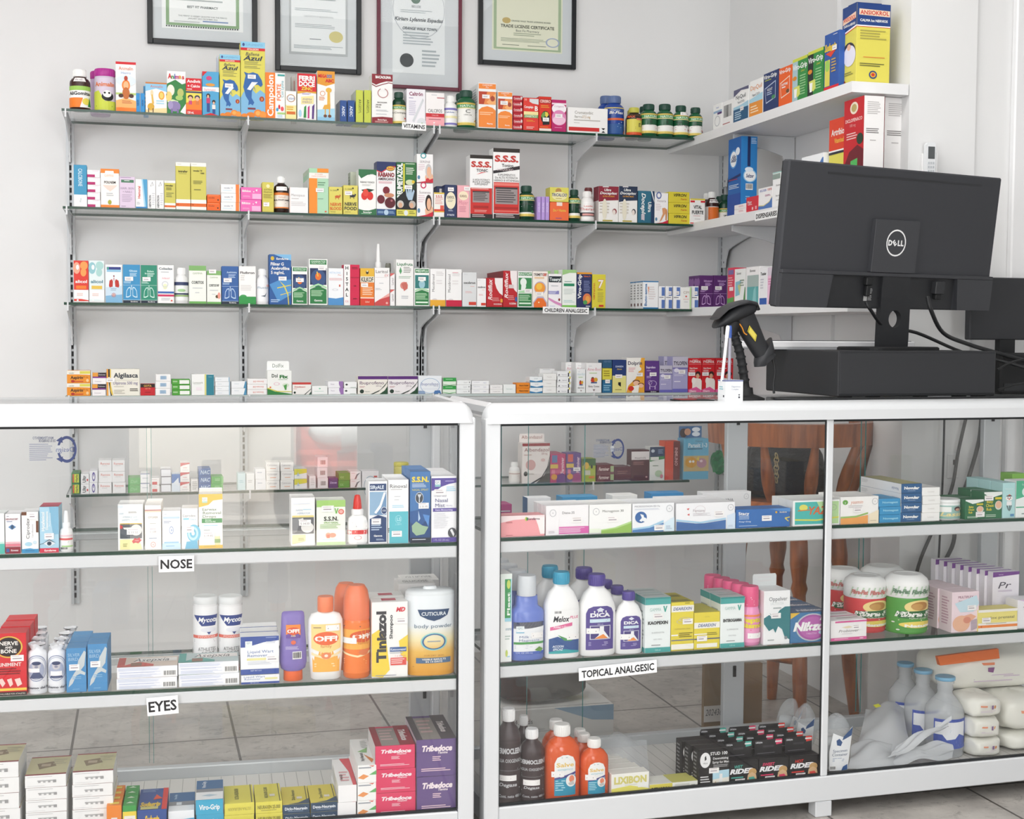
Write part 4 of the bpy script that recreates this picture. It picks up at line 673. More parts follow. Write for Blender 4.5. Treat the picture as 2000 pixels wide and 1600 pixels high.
for q, nm in enumerate(('left', 'middle', 'right')): B('B', 1049+8.2*q, 1056.6+8.2*q, 384, 'b496d6', f'thin lilac box, {nm} of three,', 'tv .5 .45 .5 .7 e2d4f0 ENSURE', d=.06)
B('B', 1074, 1111, 366, 'd8d05e', 'yellow box with brown chick on an orange box', 'e .45 .24 .16 .18 b98a4a|e .5 .6 .4 .3 e8e0a8|tbix .5 .52 .2 .82 3a4a82 TRICALCIO|l .3 .75 .7 .85 1 b8a84a', yb=394.5, d=.055)
B('B', 1074, 1111, 395, 'ea6a3a', 'orange box beneath a yellow box', 'r .35 0 .65 .2 f0d8cc|tb .5 .44 .13 .7 e8c04a Zinc + Vitamina|l .3 .85 .7 .93 1 8a4a8a', d=.055)
bottle('B', 1113, 1136, 370, 'green bottle left of the red and white bottle', 'pill', '123f2a', '1d4638', (.1, .72, 'ecebe6'), NB+'|t .6 .42 .09 .5 4a4a4a Tums|l .3 .54 .9 .66 2 G', ry=.95)
bottle('B', 1136.5, 1164, 373, 'white bottle with red lettering and black band', 'white', 'f0eeec', 'f0eeec', (.06, .62, 'f3f1ef'), 't .5 .2 .1 .5 d85a4a Leader|t .5 .38 .16 .92 c83a3a Thera-M|r 0 .58 1 .8 3a3a3e|r .2 .64 .8 .76 d89a94', ry=.95)
bottle('B', 1141, 1164, 366, 'bottle with maroon cap behind the white bottle', 'white', 'e0d8d4', '6a2a2c', None, ry=.95, ins=.08)
def UD(c, who): return 'r 0 0 1 .36 {0}|p {0} 0 .36 1 .33 1 .38 .4 .4 0 .44|r .2 0 .5 .03 d9d4d4|tbi .45 .1 .07 .5 W Ultra|tbix .5 .19 .07 .88 W Doceplex|tbi .5 .28 .04 .6 e0a03a {1}|l .05 .46 .6 .8 4 cfc8bc|e .3 .65 .12 .3 e6e0cc|e .8 .7 .11 .08 {2}|e .78 .72 .08 .07 eadfd6|r .2 .94 .7 .98 b8a850'.format(c, who, '8a2a34' if c[0] == '8' else '3a3a44')
B('B', 1169, 1208, 364, 'f0eeea', 'maroon topped multivitamin box', UD('8a2436', 'ULTRA WOMAN')+'#L:r 0 0 1 .4 7a2434|r 0 .4 1 1 d8d0cc', d=.055); B('B', 1208.5, 1245, 364, 'f0eeea', 'navy topped multivitamin box', UD('26344e', 'ULTRA MAN'), d=.055)
B('B', 1246, 1278, 373, '2c6a82', 'teal box with large sideways white lettering', 'r .8 0 1 1 1f3a5c|p W .78 0 .86 0 1 .3 1 .36|tbd .72 .5 .2 .5 W Ultra|tbidx .34 .5 .24 .86 W Doceplex|r .2 .72 .4 .9 c8c0c8', d=.05)
B('B', 1278.5, 1305, 377, 'f3f1f1', 'white box showing bare crossed legs', 'a .3 .08 .2 .12 6a78a8 .4|t .5 .26 .07 .8 9a8a90 Victoria|l .08 .36 .5 .6 4 dfd0d4|p d99a6a .55 .5 .75 .48 .95 .55 .5 .9 .35 .95 .6 .68|p c98a5a .8 .52 .95 .6 .9 .9 .8 .88|e .12 .86 .08 .06 5a8aa8|p c8203a 0 1 .6 .96 1 .88 1 1', d=.05)
B('B', 1306, 1347, 375, 'd9c93a', 'yellow boxes with black italic lettering', 'tbi .55 .3 .26 .66 2a2a20 VIFRON|tbi .72 .66 .16 .42 c8702a Fuerte', n=3, d=.06)
B('B', 1348, 1377, 388, 'f1efec', 'white box with red and yellow edges', 'r 0 0 1 .06 d9c84a|r 0 .08 .3 .15 D3202c|r .7 .08 1 .15 D3202c|r 0 .93 1 .97 c8302a|tbx .5 .33 .13 .56 2a2a2e VITAL|tbx .5 .53 .13 .78 2a2a2e FUERTE|l .2 .66 .8 .7 1 d8a0a0|l .3 .78 .7 .82 1 b8b4b4', d=.05, ins=.006)
bottle('B', 1383, 1408, 374, 'brown bottle with white cap and orange label near the corner', 'syrup', '3a1a16', 'W', (.03, .56, 'efe6e0'), 'r .2 .04 .85 .8 e8742a|l .3 .2 .75 .4 2 f3c8a0|s .5 -.3', ins=.03)
bottle('B', 1374, 1396, 377, 'brown bottle behind the orange labelled bottle', 'syrup', '3a1a16', 'W', (.03, .56, 'efe6e0'), 'r .2 .04 .85 .8 e8742a', ins=.12)
bottle('B', 1409, 1433, 380, 'green bottle beside the tall blue display box', 'pill', '123f2a', '1d4638', (.05, .56, 'ecebe6'), NB+'|tbi .5 .5 .16 .6 5a5a5a Zinc', ry=.95, ins=.03)
bottle('B', 1400, 1421, 383, 'green bottle behind the one beside the blue box', 'pill', '123f2a', '1d4638', None, ry=.95, ins=.13)
# middle side shelf
B('V', 1422, 1447, 270, '2260a8', 'tall royal blue fizzy tablet display box', 'e .42 .27 .3 .12 5a9ad4|e .42 .27 .24 .1 f0f2f4|e .75 .18 .16 .05 e4ecf4|tbi .45 .24 .05 .4 3a4a72 Alka|tbi .45 .28 .05 .44 3a4a72 Seltzer|p 1f2f66 0 .52 1 .47 1 .5 0 .555|l .1 .53 .9 .55 1 a8304a|l .1 .6 .9 .66 3 c8d8ec|r 0 .72 1 1 1f4a9c#R:r 0 0 1 1 2a7cc0|r .4 0 .58 .38 1a2a5a|l .62 .02 .95 .1 4 b8d0ea|e .56 .5 .42 .085 8ac0e4|e .56 .5 .36 .072 f0f2f4|e .5 .42 .26 .03 dfeaf4|tbi .56 .5 .045 .5 3a4a72 Seltzer|b .3 .6 .75 .68|l .3 .76 .6 .82 2 8ab8dc', d=.058, ins=.02)
B('V', 1434, 1457, 399, 'f0ecec', 'tiny white boxes', 'l .4 .3 .9 .7 2 e0a8b0', n=2, d=.05, ins=.004)
B('V', 1457.5, 1480.5, 384, 'd03040', 'small red box with white scrawled heading', 'tb .3 .35 .2 .5 f3d0d4 Mejor|l .15 .5 .6 .6 1 f3d0d4|r .5 .72 .62 .9 f0c0c4|r .78 .68 .92 .9 f0a8b0', d=.05, ins=.004)
B('V', 1481, 1508.5, 366, 'f2f0f0', 'white box with blue sweep and red lettering', 'tb .35 .13 .1 .56 8a94c4 DICLOGEN|tb .82 .13 .1 .3 c8706a FORTE|p 4f78b8 0 1 0 .82 .4 .86 .8 .72 1 .5 1 1|p d9cf8a 0 .78 .4 .82 .8 .68 1 .46 1 .5 .8 .72 .4 .86 0 .82|l .5 .35 .9 .45 2 b87a9a', d=.05, ins=.006)
B('V', 1509, 1534, 335, 'f2f2f2', 'white box with grey and teal corner beside the monitor', 'r 0 0 1 .03 a9d4cc|r 0 .05 .6 .2 8fa098|r .75 .05 1 .2 7fc4d0|t .5 .38 .05 .84 5a5a5a Diclofenaco|t .5 .68 .05 .84 5a5a5a Neurotropas|l .3 .8 .7 .84 1 b8b8b8', d=.05, ins=.006)
B('V', 1565, 1608, 303, 'f0f2f4', 'white box with blue curve above the monitor', 'p 4f78b8 .5 .5 .95 .1 1 .1 1 1 .3 1|t .3 .22 .09 .4 8ab0d0 MEDICATE|l .1 .12 .3 .3 2 a9cbe4', d=.05, ins=.02)
B('V', 1619, 1649, 232, 'dcd25c', 'red topped yellow box half hidden by a red carton', 'r 0 0 1 .4 d8442a|tbx .62 .17 .08 .96 e8e4e0 Artribion|tb .7 .28 .06 .7 e8b84a Vitaminado|r 0 .42 1 .45 2a2a3a|r 0 .4 1 .42 W|r .12 .7 .5 .74 2a2a3a|r .6 .7 1 .74 2a2a3a|r .12 .8 .5 .84 2a2a3a|r .6 .8 1 .84 2a2a3a', d=.06, ins=.03)
RD = 'r 0 0 1 1 c0242c|e .5 .1 .2 .065 e8dcc8|e .5 .1 .13 .042 b8a468|tbx .5 .225 .035 .84 f0c8c4 DICLOFENACO|t .45 .28 .03 .4 e8a8a4 100 mg|l .15 .36 .7 .44 3 e8c0bc|e .82 .44 .16 .06 1f3a28|p 6a1a26 .05 .7 .3 .56 .7 .5 1 .56 1 .9 .8 .78 .75 1 .3 1 .2 .72|p 4fae5a .38 .66 .72 .64 .7 1 .35 1#R:l .15 .06 .85 .2 7 c0bcbc|l .1 .34 .9 .4 3 7a7676|l .3 .46 .7 .48 1 b8b4b4|b .12 .78 .92 .93|l .2 .96 .8 .98 1 c'
B('V', 1648, 1687, 193, 'f1efee', 'tall red carton with muscular back picture', RD, d=.062, ins=.02, lid=None)
B('V', 1690, 1727, 196, 'f1efee', 'second tall red carton standing nearer the wall', RD, d=.075, ins=.128)
# ============ third wall shelf
AL = 'p {0} 0 0 1 0 1 .7 0 .7|e .2 .18 .24 .14 {1}|e .7 .12 .26 .1 {2}|e .66 .28 .2 .1 {2}|e .26 .16 .1 .06 W|tbx .5 .5 .07 .8 {3} alicol|r .15 .6 .85 .68 {4}|l .2 .78 .7 .86 3 e8c8c0|p {0} 0 .92 .5 .92 1 .95 1 .97 0 .97|e .25 .95 .07 .02 W'
B('C', 144, 173, 509, 'f2f2f2', 'red and orange bubbly box', AL.format('d8382c', 'f0a58a', 'ee9a52', 'W', 'ef7a2a'), d=.05); B('C', 174, 204, 509, 'f2f2f2', 'white and turquoise bubbly box', AL.format('dfe9ea', '8fc0c8', 'a8d0cc', '3f7a8a', 'e0bc50'), d=.05)
B('C', 206, 239, 517, 'e6eef2', 'white to blue box with red lungs', 'r 0 0 1 .06 W|r .08 .06 .92 .13 2f3a82|e .15 .095 .06 .025 4fae8a|r .08 .13 .92 .19 8fc0dc|p c9dcea 0 .6 1 .55 1 1 0 1|p 7fb2d4 0 .82 1 .78 1 1 0 1|e .5 .3 .04 .02 8a2020|p b8302a .2 .55 .24 .42 .38 .38 .44 .44 .42 .58 .24 .6|p b8302a .56 .44 .62 .38 .78 .42 .82 .55 .78 .6 .58 .58|r .48 .34 .52 .42 c8706a|l .3 .62 .7 .7 2 9ab0c4|a .48 .8 .13 .055 c8706a .2|e .48 .8 .07 .03 d8988a', d=.05)
LG = 'tb .6 .16 .05 .6 {1} {2}|l .4 .22 .86 .32 3 {1}|l .05 .44 .5 .5 2 {1}|r 0 .53 1 .537 {1}|p {1} .16 .86 .2 .68 .3 .6 .42 .58 .45 .62 .45 .82 .3 .86|p {0} .2 .83 .23 .69 .32 .62 .4 .61 .42 .64 .42 .8 .3 .83|p {1} .84 .86 .8 .68 .7 .6 .58 .58 .55 .62 .55 .82 .7 .86|p {0} .8 .83 .77 .69 .68 .62 .6 .61 .58 .64 .58 .8 .7 .83|r .48 .54 .52 .66 {1}|r 0 .93 1 1 1c2a3c|r 0 .92 1 .93 {1}|tb .65 .965 .03 .5 W Eurofarma|s .35 .37'
B('C', 240, 274, 517, '3a8fc0', 'sky blue box with outlined lungs', LG.format('3a8fc0', 'c8e4f2', 'Glicess'), d=.05); B('C', 275, 307, 518, '2a8a70', 'green box with outlined lungs', LG.format('2a8a70', 'c8eade', 'Exlam')+'|tb .55 .22 .04 .6 c8eade Bromhexina', d=.05)
B('C', 308, 340, 518, 'f2f1f0', 'white box with blue and pink stripes', 'tbx .5 .09 .06 .84 5a6a70 Cobadex|l .2 .17 .8 .22 1 g|ti .5 .34 .05 .5 e89aa8 Infantil|e .45 .56 .13 .07 e4e8c0|a .45 .5 .2 .08 c9d0d8 .2|r 0 .69 1 .74 3a68b0|r 0 .77 1 .82 c8245a|l .2 .86 .8 .94 2 g|e .85 .93 .06 .02 d85a4a', d=.05)
bottle('C', 341, 368, 523, 'white plastic bottle with navy and green label', 'white', 'ececec', 'f2f2f2', (.08, .6, 'eef0ee'), 'r 0 0 1 .18 3a4468|e .5 .45 .2 .08 a9cf9a|r 0 .6 1 .68 2f3a5a|r 0 .7 1 .78 8fae6a|l .2 .84 .8 .9 1 g')
CO = 'r 0 0 1 .13 7fb06a|t .5 .2 .05 .56 a8b89a GAMMA|tbx .5 .44 .07 .7 2a2a2a {0}|l .2 .58 .8 .62 1 g|l .35 .7 .65 .74 1 g|r 0 .94 1 1 6fae5a'
B('C', 369, 403, 519, 'eef0e8', 'taller white box with green top band', CO.format('CORITOS'), d=.05); B('C', 404, 432, 529, 'eef0e8', 'shorter white box with small bee', CO.format('CORITOS INF')+'|e .72 .78 .12 .05 5a4a2a|e .85 .75 .1 .1 e89a8a|s .4 .02', d=.05)
B('C', 433, 466, 520, '3560a0', 'dark blue box with outlined lungs', LG.format('3560a0', 'b8d0ea', 'Acetilcisteina'), d=.05)
B('C', 466.5, 500, 520, 'f2f1ef', 'white box with green foot', 'tbx .5 .17 .06 .84 3a3636 Fluibron|l .1 .24 .4 .4 3 d8d4d0|l .1 .5 .85 .66 4 dcd8d4|e .25 .8 .2 .05 3f9a52|r 0 .8 1 1 2f9447', d=.05)
bottle('C', 500.5, 526, 525, 'white bottle beside the green footed box', 'white', 'efeff0', 'f2f2f2', (.08, .6, 'f0f0f2'), 't .5 .25 .12 .8 7a9ab0 Fluvid|r .7 .08 .95 .2 e8b8b0|p 5a6a7a .4 .7 .6 .66 .7 .5 .62 .75')
B('C', 526, 569, 497, '2a5a9a', 'tall blue box with yellow arcs', 'p 7fb8e0 .2 0 1 0 1 .12 .6 .06|e .14 .08 .08 .04 d9b83a|tb .6 .085 .04 .6 W Eurofarma|tbx .36 .19 .06 .6 W Filinar G|tbx .5 .275 .06 .84 W Acebrofilina|tbx .38 .36 .06 .62 W 5 mg/mL|p 4f8fc8 0 .6 .5 .5 1 .5 1 .8 .4 .95|p e0d04a .45 .52 .7 .62 .86 .78 .9 1 .86 1 .82 .8 .66 .64|p e0d04a .35 .66 1 .6 1 .615 .36 .68|p e0d04a .5 .8 1 .74 1 .75 .5 .815|l .06 .9 .5 .97 2 b8d0ea|s .6 .48', d=.055)
GM = 'r .06 .02 .94 .12 2f7f45|tb .5 .055 .04 .8 cfe6d0 GAMMATOS|t .5 .095 .03 .7 cfe6d0 EXPECTORANTE|r .06 .2 .94 .56 1f2f58|e .5 .42 .4 .2 34507f|e .5 .38 .16 .08 e0702a|p e8c04a .4 .28 .46 .27 .52 .38 .46 .38|p a8d8a8 .06 .6 .5 .53 .94 .6 .94 .64 .5 .57 .06 .64|p 2a7a42 .06 .66 .5 .58 .94 .66 .94 .97 .06 .97|l .12 .68 .86 .82 5 b8dcb8|tb .5 .9 .04 .7 W Gamma|s {0}'
B('C', 570, 601, 521, 'f2f3f0', 'smaller white and green box with glowing chest picture', GM.format('.5 .35'), d=.05); B('C', 603, 640, 506, 'f2f3f0', 'larger white and green box with glowing chest picture', GM.format('.7 .2'), d=.05)
B('C', 641, 671, 524, 'f0f2f4', 'white box with blue curved foot', 't .45 .12 .05 .74 a8c8e4 HISTALONG|t .75 .18 .04 .3 e09a94 Plus|l .05 .27 .95 .34 2 e0a8a8|r .7 .44 .8 .5 c86a5a|a .45 .58 .18 .03 c8c8d0 .2|p 4f8fc8 0 .8 .5 .82 1 .78 1 1 0 1', d=.05)
B('C', 671.5, 702.5, 517, 'cf1f4a', 'box with white strip of stacked black letters beside crimson', 'r 0 0 .39 1 f2f1f0|tb .19 .08 .08 .26 2a2a2a H|tb .19 .22 .08 .1 2a2a2a I|tb .19 .35 .08 .24 2a2a2a S|tb .19 .48 .08 .26 2a2a2a T|tb .19 .61 .08 .28 2a2a2a A|tb .19 .74 .08 .22 2a2a2a L|t .19 .9 .05 .2 e08aa0 EX|l .5 .06 .9 .12 2 8a1430|tb .7 .52 .03 .2 5a1020 120|tb .7 .83 .03 .24 5a1020 Jarabe|r .39 .3 1 .32 b81a40', d=.055)
B('C', 703.5, 731, 524, 'e8802e', 'yellow and orange cough box with bee', 'r 0 0 1 .22 e4b43a|e .5 .11 .1 .05 3a3428|e .5 .08 .05 .02 efe4c0|r 0 .22 1 .38 e9e3d0|tbx .5 .3 .12 .86 2a2a28 KILKOF|l .15 .5 .9 .74 5 f6d8b8|r 0 .78 1 .81 f3dcc8|r 0 .81 1 1 d8402a|t .5 .9 .05 .3 f3dcc8 120ml|s .3 .45', d=.05)
B('C', 731.5, 761, 523, 'f2f0ef', 'white box with red diagonal corner', 'tx .48 .1 .08 .8 5a5456 Laritol|ti .8 .2 .06 .3 d87a7a EX|l .05 .25 .95 .26 1 b8a8a8|l .3 .4 .7 .44 1 g|l .05 .54 .5 .6 2 g|p c8484a 0 .92 1 .66 1 1 0 1|p e8a8a0 .3 .84 1 .66 1 .75|e .82 .93 .08 .03 e8b0a8', d=.05)
bottle('C', 731, 750, 476, 'tall white nozzle bottle rising behind the red cornered box', 'drop', 'ececec', 'f3f3f3', (.1, .48, 'e8e6e6'), 'l .1 .2 .9 .8 5 c8b8b8', ins=.08)
bottle('C', 751, 768, 514, 'small grey capped bottle behind the red cornered box', 'white', 'b9bcb6', '7a7a70', None, ins=.1)
B('C', 762, 771.5, 534, 'f0eeee', 'narrow white boxes on end', 'tv .5 .5 .4 .7 6a5a5a Laritol|p d8605a 0 0 1 0 0 .2', n=2, d=.05)
B('C', 773.5, 808, 507, 'f1f0ee', 'white box with green leaf drop and garlic', 'tbx .5 .1 .06 .9 5a8a68 Liqufruta|p 4f9a62 .25 .16 .33 .25 .25 .32 .17 .25|l .42 .16 .9 .3 4 9a9a94|l .15 .36 .9 .42 2 a8c0ac|e .45 .56 .22 .08 d88a80|p c86a60 .3 .52 .6 .48 .66 .62 .45 .68|l .3 .78 .75 .86 2 g', d=.05)
B('C', 809, 839, 524, 'f2f3f0', 'white and green box with bandaged patient', 'r .05 .02 .95 .12 2a7a42|tbx .5 .07 .06 .8 dff0df MEDIFLU|r .05 .18 .95 .53 2f7a78|e .5 .42 .2 .12 9ac4d0|e .5 .3 .13 .07 c8dcd8|p a8d8a8 .05 .57 .5 .52 .95 .57 .95 .61 .5 .56 .05 .61|p 2a7a42 .05 .63 .5 .57 .95 .63 .95 .97 .05 .97|l .1 .66 .9 .84 5 b8dcb8|r .1 .88 .9 .92 dff0df|s .5 .28', d=.05)
MU = 'tv .2 .38 .16 .56 5a5658 Mucobroxol|l .4 .08 .9 .2 3 d8d4d4|l .4 .3 .9 .44 2 e4e0e0|e .3 .82 .16 .03 d8d4d4|r 0 .83 1 1 {0}'
B('C', 840, 870, 525, 'f2f1f0', 'white box with amber foot', MU.format('e4a82e'), d=.05); B('C', 871, 902, 526, 'f2f1f0', 'white box with crimson foot', MU.format('c4183e')+'|l .4 .08 .9 .12 1 e0a0a8', d=.05)
OX = 'tb .5 .3 .07 .84 3a3638 oxobron|l .55 .4 .85 .43 1 e0b0a8|l .2 .55 .8 .62 2 e0b8b8|r .45 .86 .97 .95 d0402e|l .1 .05 .4 .08 1 g'
B('C', 903, 931, 532, 'd9dbdc', 'pale grey box with small red badge', OX, d=.05); B('C', 931.5, 949.5, 544, 'f0eeee', 'narrow white box with small red badge', OX, d=.05)
RX = 'p efe6e6 .5 0 1 0 1 .6 .8 .52 .62 .36 .52 .18|tbivx .22 .4 .24 .72 f0e0e0 Rodiflux|r .86 .72 1 .84 {0}|l .35 .68 .85 .82 3 d89090|tb .7 .9 .05 .5 f0d0d0 RODERMA'
B('C', 950, 982, 543, 'b81c26', 'shorter crimson box with pale quarter circle', RX.format('e0a03a'), d=.05); B('C', 982.5, 1010, 529, 'b81c26', 'taller crimson box with pale quarter circle', RX.format('3a5aa0')+'|r .4 .38 .75 .48 d8c8c8#L:r 0 0 1 1 8a2028', d=.055, rear=3)
B('C', 1011, 1040, 530, 'f2f3f0', 'white and green box with white head profile', 'r .05 .03 .95 .12 2a7a42|tb .5 .075 .06 .86 dff0df RINOTAPP|r .05 .18 .95 .52 3a8a52|e .38 .3 .22 .11 e8f0ea|p e8f0ea .25 .34 .55 .3 .56 .44 .46 .52 .22 .52|p a8d8a8 .05 .56 .5 .52 .95 .56 .95 .6 .05 .6|r .05 .62 .95 .97 2a7a42|l .1 .66 .9 .84 5 b8dcb8|r .1 .87 .9 .91 dff0df|s .7 .54', d=.05)
B('C', 1040.5, 1070, 530, 'f3ece4', 'white box with orange glowing head and shoulders', 'tbix .5 .09 .07 .9 4a3a3a TRIMETOSE|tbi .8 .09 .07 .3 d8442a SE|l .1 .16 .95 .22 2 e0a850|e .48 .46 .4 .18 b8b0c8|e .46 .46 .36 .15 ef9a3a|e .42 .42 .2 .09 f4c04a|p b8b0c8 .05 1 .02 .86 .3 .7 .7 .7 .96 .86 .96 1|p e8722a .08 1 .06 .88 .32 .74 .68 .74 .9 .88 .9 1|e .4 .86 .05 .02 f6e0b0|s .45 .62', d=.05)
B('C', 1071, 1097, 535, 'f2f0f2', 'white box with black title and pink swirl', 'r .02 .07 .98 .25 1f2a32|tbx .5 .16 .1 .84 e8f0f0 Toseryl|l .2 .34 .8 .4 1 g|r .0 .5 .8 .6 8a88c0|l .05 .5 .7 .6 3 d8d8ea|p d890c0 0 .7 .5 .8 1 .88 1 .96 .5 .88 0 .76|e .82 .76 .07 .04 8a2a2a|l .1 .95 .6 .97 1 b', d=.05)
B('C', 1098, 1126, 527, 'eef1ec', 'pale box with light green edges and green band', 'r 0 0 1 .08 9cc884|p 9cc884 0 .08 .5 .08 0 .14|l .15 .3 .85 .34 1 8aa8a0|r .1 .36 .85 .43 2a8a62|l .1 .5 .9 .66 4 d0d8d4|l .1 .8 .9 .88 2 c0dcd8|r 0 .93 1 1 7fc45a', d=.05, rear=2, x1r=-.014)
B('C', 1126.5, 1156, 532, '27305f', 'navy box with sideways white lettering and cut fruit', 'r 0 0 1 .05 e0982e|tbvx .17 .4 .22 .68 W Viro-Grip|tb .68 .11 .04 .45 e0702a Caliente y Te|l .45 .24 .9 .56 7 7a84b0|e .68 .74 .28 .15 d8784a|e .72 .75 .15 .09 e8a04a|e .56 .84 .14 .06 4f9a52|l .6 .94 .95 .98 1 W', d=.05)
B('C', 1156.5, 1183, 536, 'd8cc3e', 'yellow box with big white seven', 'tbd .14 .5 .14 .86 c8702a VINOPULMIN|tB .64 .28 .24 .5 c86a4a 7|tb .64 .28 .23 .46 f3eee0 7|l .4 .44 .85 .5 1 b09a3a|l .4 .54 .9 .84 6 b0a84a|r .5 .9 .85 .96 c83a2a', d=.05)
B('C', 1256, 1286, 549, 'f1f2f3', 'white box with sideways blue lettering', 'r 0 0 1 .04 2f7ab0|r 0 .95 1 1 2f7ab0|tbvx .16 .5 .16 .8 3a72a8 Buto-asma|p e08a5a .3 .2 .4 .2 .34 .5|l .35 .2 .85 .7 6 e0d8d8#L:r 0 0 1 .04 2f7ab0|l .2 .12 .8 .7 6 9a9a9a|r .3 .8 .7 .9 6a4a4a', d=.033, rear=3, step=.034)
SB = 'r .45 .05 .95 .42 5a78b8|r .45 .6 .95 .97 5a78b8|l .05 .48 .95 .54 1 5a5a62'
for q, (xa, xb) in enumerate(((1286.5, 1299), (1300, 1313.5), (1315, 1329), (1350.5, 1364.5))): B('C', xa, xb, 559, 'f0f1f3', f'small white and blue box, {["first", "second", "third", "fourth"][q]} from the left,', SB+('|s .55 .3' if q > 0 else ''), d=.05)
B('C', 1330, 1350, 561, 'f0f0ec', 'small white box with pale green edge and red print', 'r .85 0 1 1 b8d8a0|t .5 .24 .12 .7 b8a89a CIM|e .5 .42 .08 .04 d8605a|l .2 .54 .8 .58 1 e0a098|l .3 .66 .7 .72 1 g', d=.045, ins=.005)
SAL = LG.format('5a2a6a', 'cfa8dc', 'Salbutamol')
B('C', 1366, 1393, 538, '5a2a6a', 'purple box with outlined lungs, left of two,', SAL+'#L:e .3 .2 .3 .12 8a5a9a|e .75 .2 .3 .12 8a5a9a', d=.05, ins=.03, rear=1); B('C', 1393.3, 1420, 538, '5a2a6a', 'purple box with outlined lungs, right of two,', SAL, d=.05, ins=.03)
# lowest side shelf
B('X', 1421, 1434, 523, 'd8405a', 'narrow red and pink box with green foot', 'r .1 .06 .9 .18 7a6aa0|l .1 .25 .9 .5 4 f0b0b8|p 5a9a4a 0 .8 1 .76 1 .92 0 .94|r .3 .5 .9 .6 f0e0e0', d=.05, ins=.03)
B('X', 1434.5, 1456, 525, 'eff0ee', 'white box with leafy green and teal print', 't .4 .12 .07 .7 5a5a5a Sonnet|p 8ac0d0 .1 .35 .6 .32 .5 .7 .1 .74|p c9cf8a .3 .45 .6 .4 .5 .7|p 4f8a4a .8 .98 .95 .5 1 .5 1 1|l .5 .3 .9 .5 3 8a9a8a#R:r 0 0 1 1 e4e2e0', d=.06, ins=.03)
B('X', 1457, 1483, 521, 'f2f0f0', 'white box with black and teal panel', 't .5 .1 .07 .8 5a5a5a Biomnet|r .1 .22 .95 .97 a8b8b4|r .1 .52 .95 .97 5fa8a8|p 8ac4c4 .6 .6 .75 .5 .8 .97 .5 .97', d=.05, ins=.02)
B('X', 1484, 1498, 523, 'f0f0f2', 'white box with solid blue foot', 'tb .5 .16 .08 .86 3a3a3a Tussler|l .1 .3 .6 .6 4 c8c8d0|r 0 .82 1 1 2f5aa8', d=.05, ins=.02)
B('X', 1499, 1515, 522, 'eec4dc', 'pink and lilac box next to the monitor', 'r 0 0 .9 .22 d8ccd8|l .1 .3 .7 .5 3 d88ab0|p e08ab8 .3 .5 .8 .4 .8 .9 .3 .95', d=.05, ins=.02)
# ============ fourth wall shelf
AS = 'r 0 0 1 .3 efe9dc|r .55 .04 1 .26 d9cf5a|t .2 .18 .14 .22 6a8a8a Leader|tbx .42 .54 .24 .54 2a2420 Aspirin|t .8 .5 .1 .2 7a4a20 81 mg|r .2 .82 .7 .9 c8502a|e .25 .84 .08 .1 b0302a|e .88 .78 .06 .12 f0c890|p efe9dc 0 .3 0 .24 .5 .3 1 .34 1 .3'
B('D', 130, 176, 724, 'e8922a', 'orange pain reliever boxes', AS, n=2, d=.06)
B('D', 180, 207, 728, 'f0ecec', 'purple banded boxes', 'r 0 0 1 .34 2a2024|r 0 0 .4 .34 e39a3a|t .7 .17 .12 .5 e8e0e8 Dolomax|r 0 .34 1 .46 7a2a82|t .4 .75 .1 .6 a8a0a8 Dolomax#L:r 0 0 1 1 2f5a3a', n=2, d=.08)
B('D', 208, 273, 721, 'ebe7da', 'widest cream box with black and orange left edge', 'r 0 0 .05 1 e39a3a|r .05 0 .1 .3 2a2420|p e3c04a .1 0 .13 0 .13 .6 .2 1 .1 .9|p 2a2420 .06 .5 .1 .5 .11 .8 .16 1 .12 1|tbx .58 .23 .17 .74 2c3440 Algilasca|r .2 .41 .95 .42 b8b4a8|tbx .57 .52 .11 .74 a49eb0 Dipirona 500 mg|l .22 .64 .6 .7 1 c8c4b8|l .22 .78 .55 .95 3 b8b4a8|l .7 .73 .95 .86 2 5a564e|s .12 .41', d=.06)
B('D', 274, 303, 750, 'c4202a', 'black topped red box', 'r 0 0 1 .3 2a1c18|tb .5 .16 .16 .6 e3a84a GOTA|t .5 .4 .12 .8 e8a070 ARTRI|l .3 .7 .7 .78 1 6a1a1a', d=.05)
B('D', 303.5, 333, 731, 'f0efee', 'white boxes with pale blue barcode', 'r .3 .25 .72 .75 a8c0d4|l .34 .25 .7 .75 4 7a98b8', n=3, d=.06)
B('D', 336, 372, 741, '4fa03a', 'green boxes with white panels', 'r .42 .15 .95 .85 eef0ea|l .05 .3 .35 .6 2 cfe6c0', n=3, d=.07)
B('D', 374, 418, 731, 'f2f2f0', 'white box with teal right third', 'r .58 0 .66 1 d9d68a|r .66 .02 1 1 2a7f92|t .28 .4 .09 .44 9aa094 Lumosorb|l .1 .47 .5 .5 1 c8d0c8|r .2 .62 .46 .76 f0e4ea|l .75 .12 .95 .15 1 a8d0d8', d=.05)
B('D', 420, 449, 737, 'eef0f2', 'plain bluish white boxes', 't .3 .5 .2 .5 a8b8c4 Dolaren|r .94 0 1 1 8fb4cc', n=4, d=.06)
B('D', 452, 482, 745, 'eef0f2', 'white boxes with blue right corner', 't .35 .35 .14 .5 a8b8c4 Dolaren|p 4f8fb4 .92 0 1 0 1 1 .8 1', n=2, d=.06)
B('D', 483, 522, 740, 'f1efee', 'white boxes with upside-down red lettering', 'tu .55 .52 .3 .66 d8604a Dorixin-DE', n=3, d=.06)
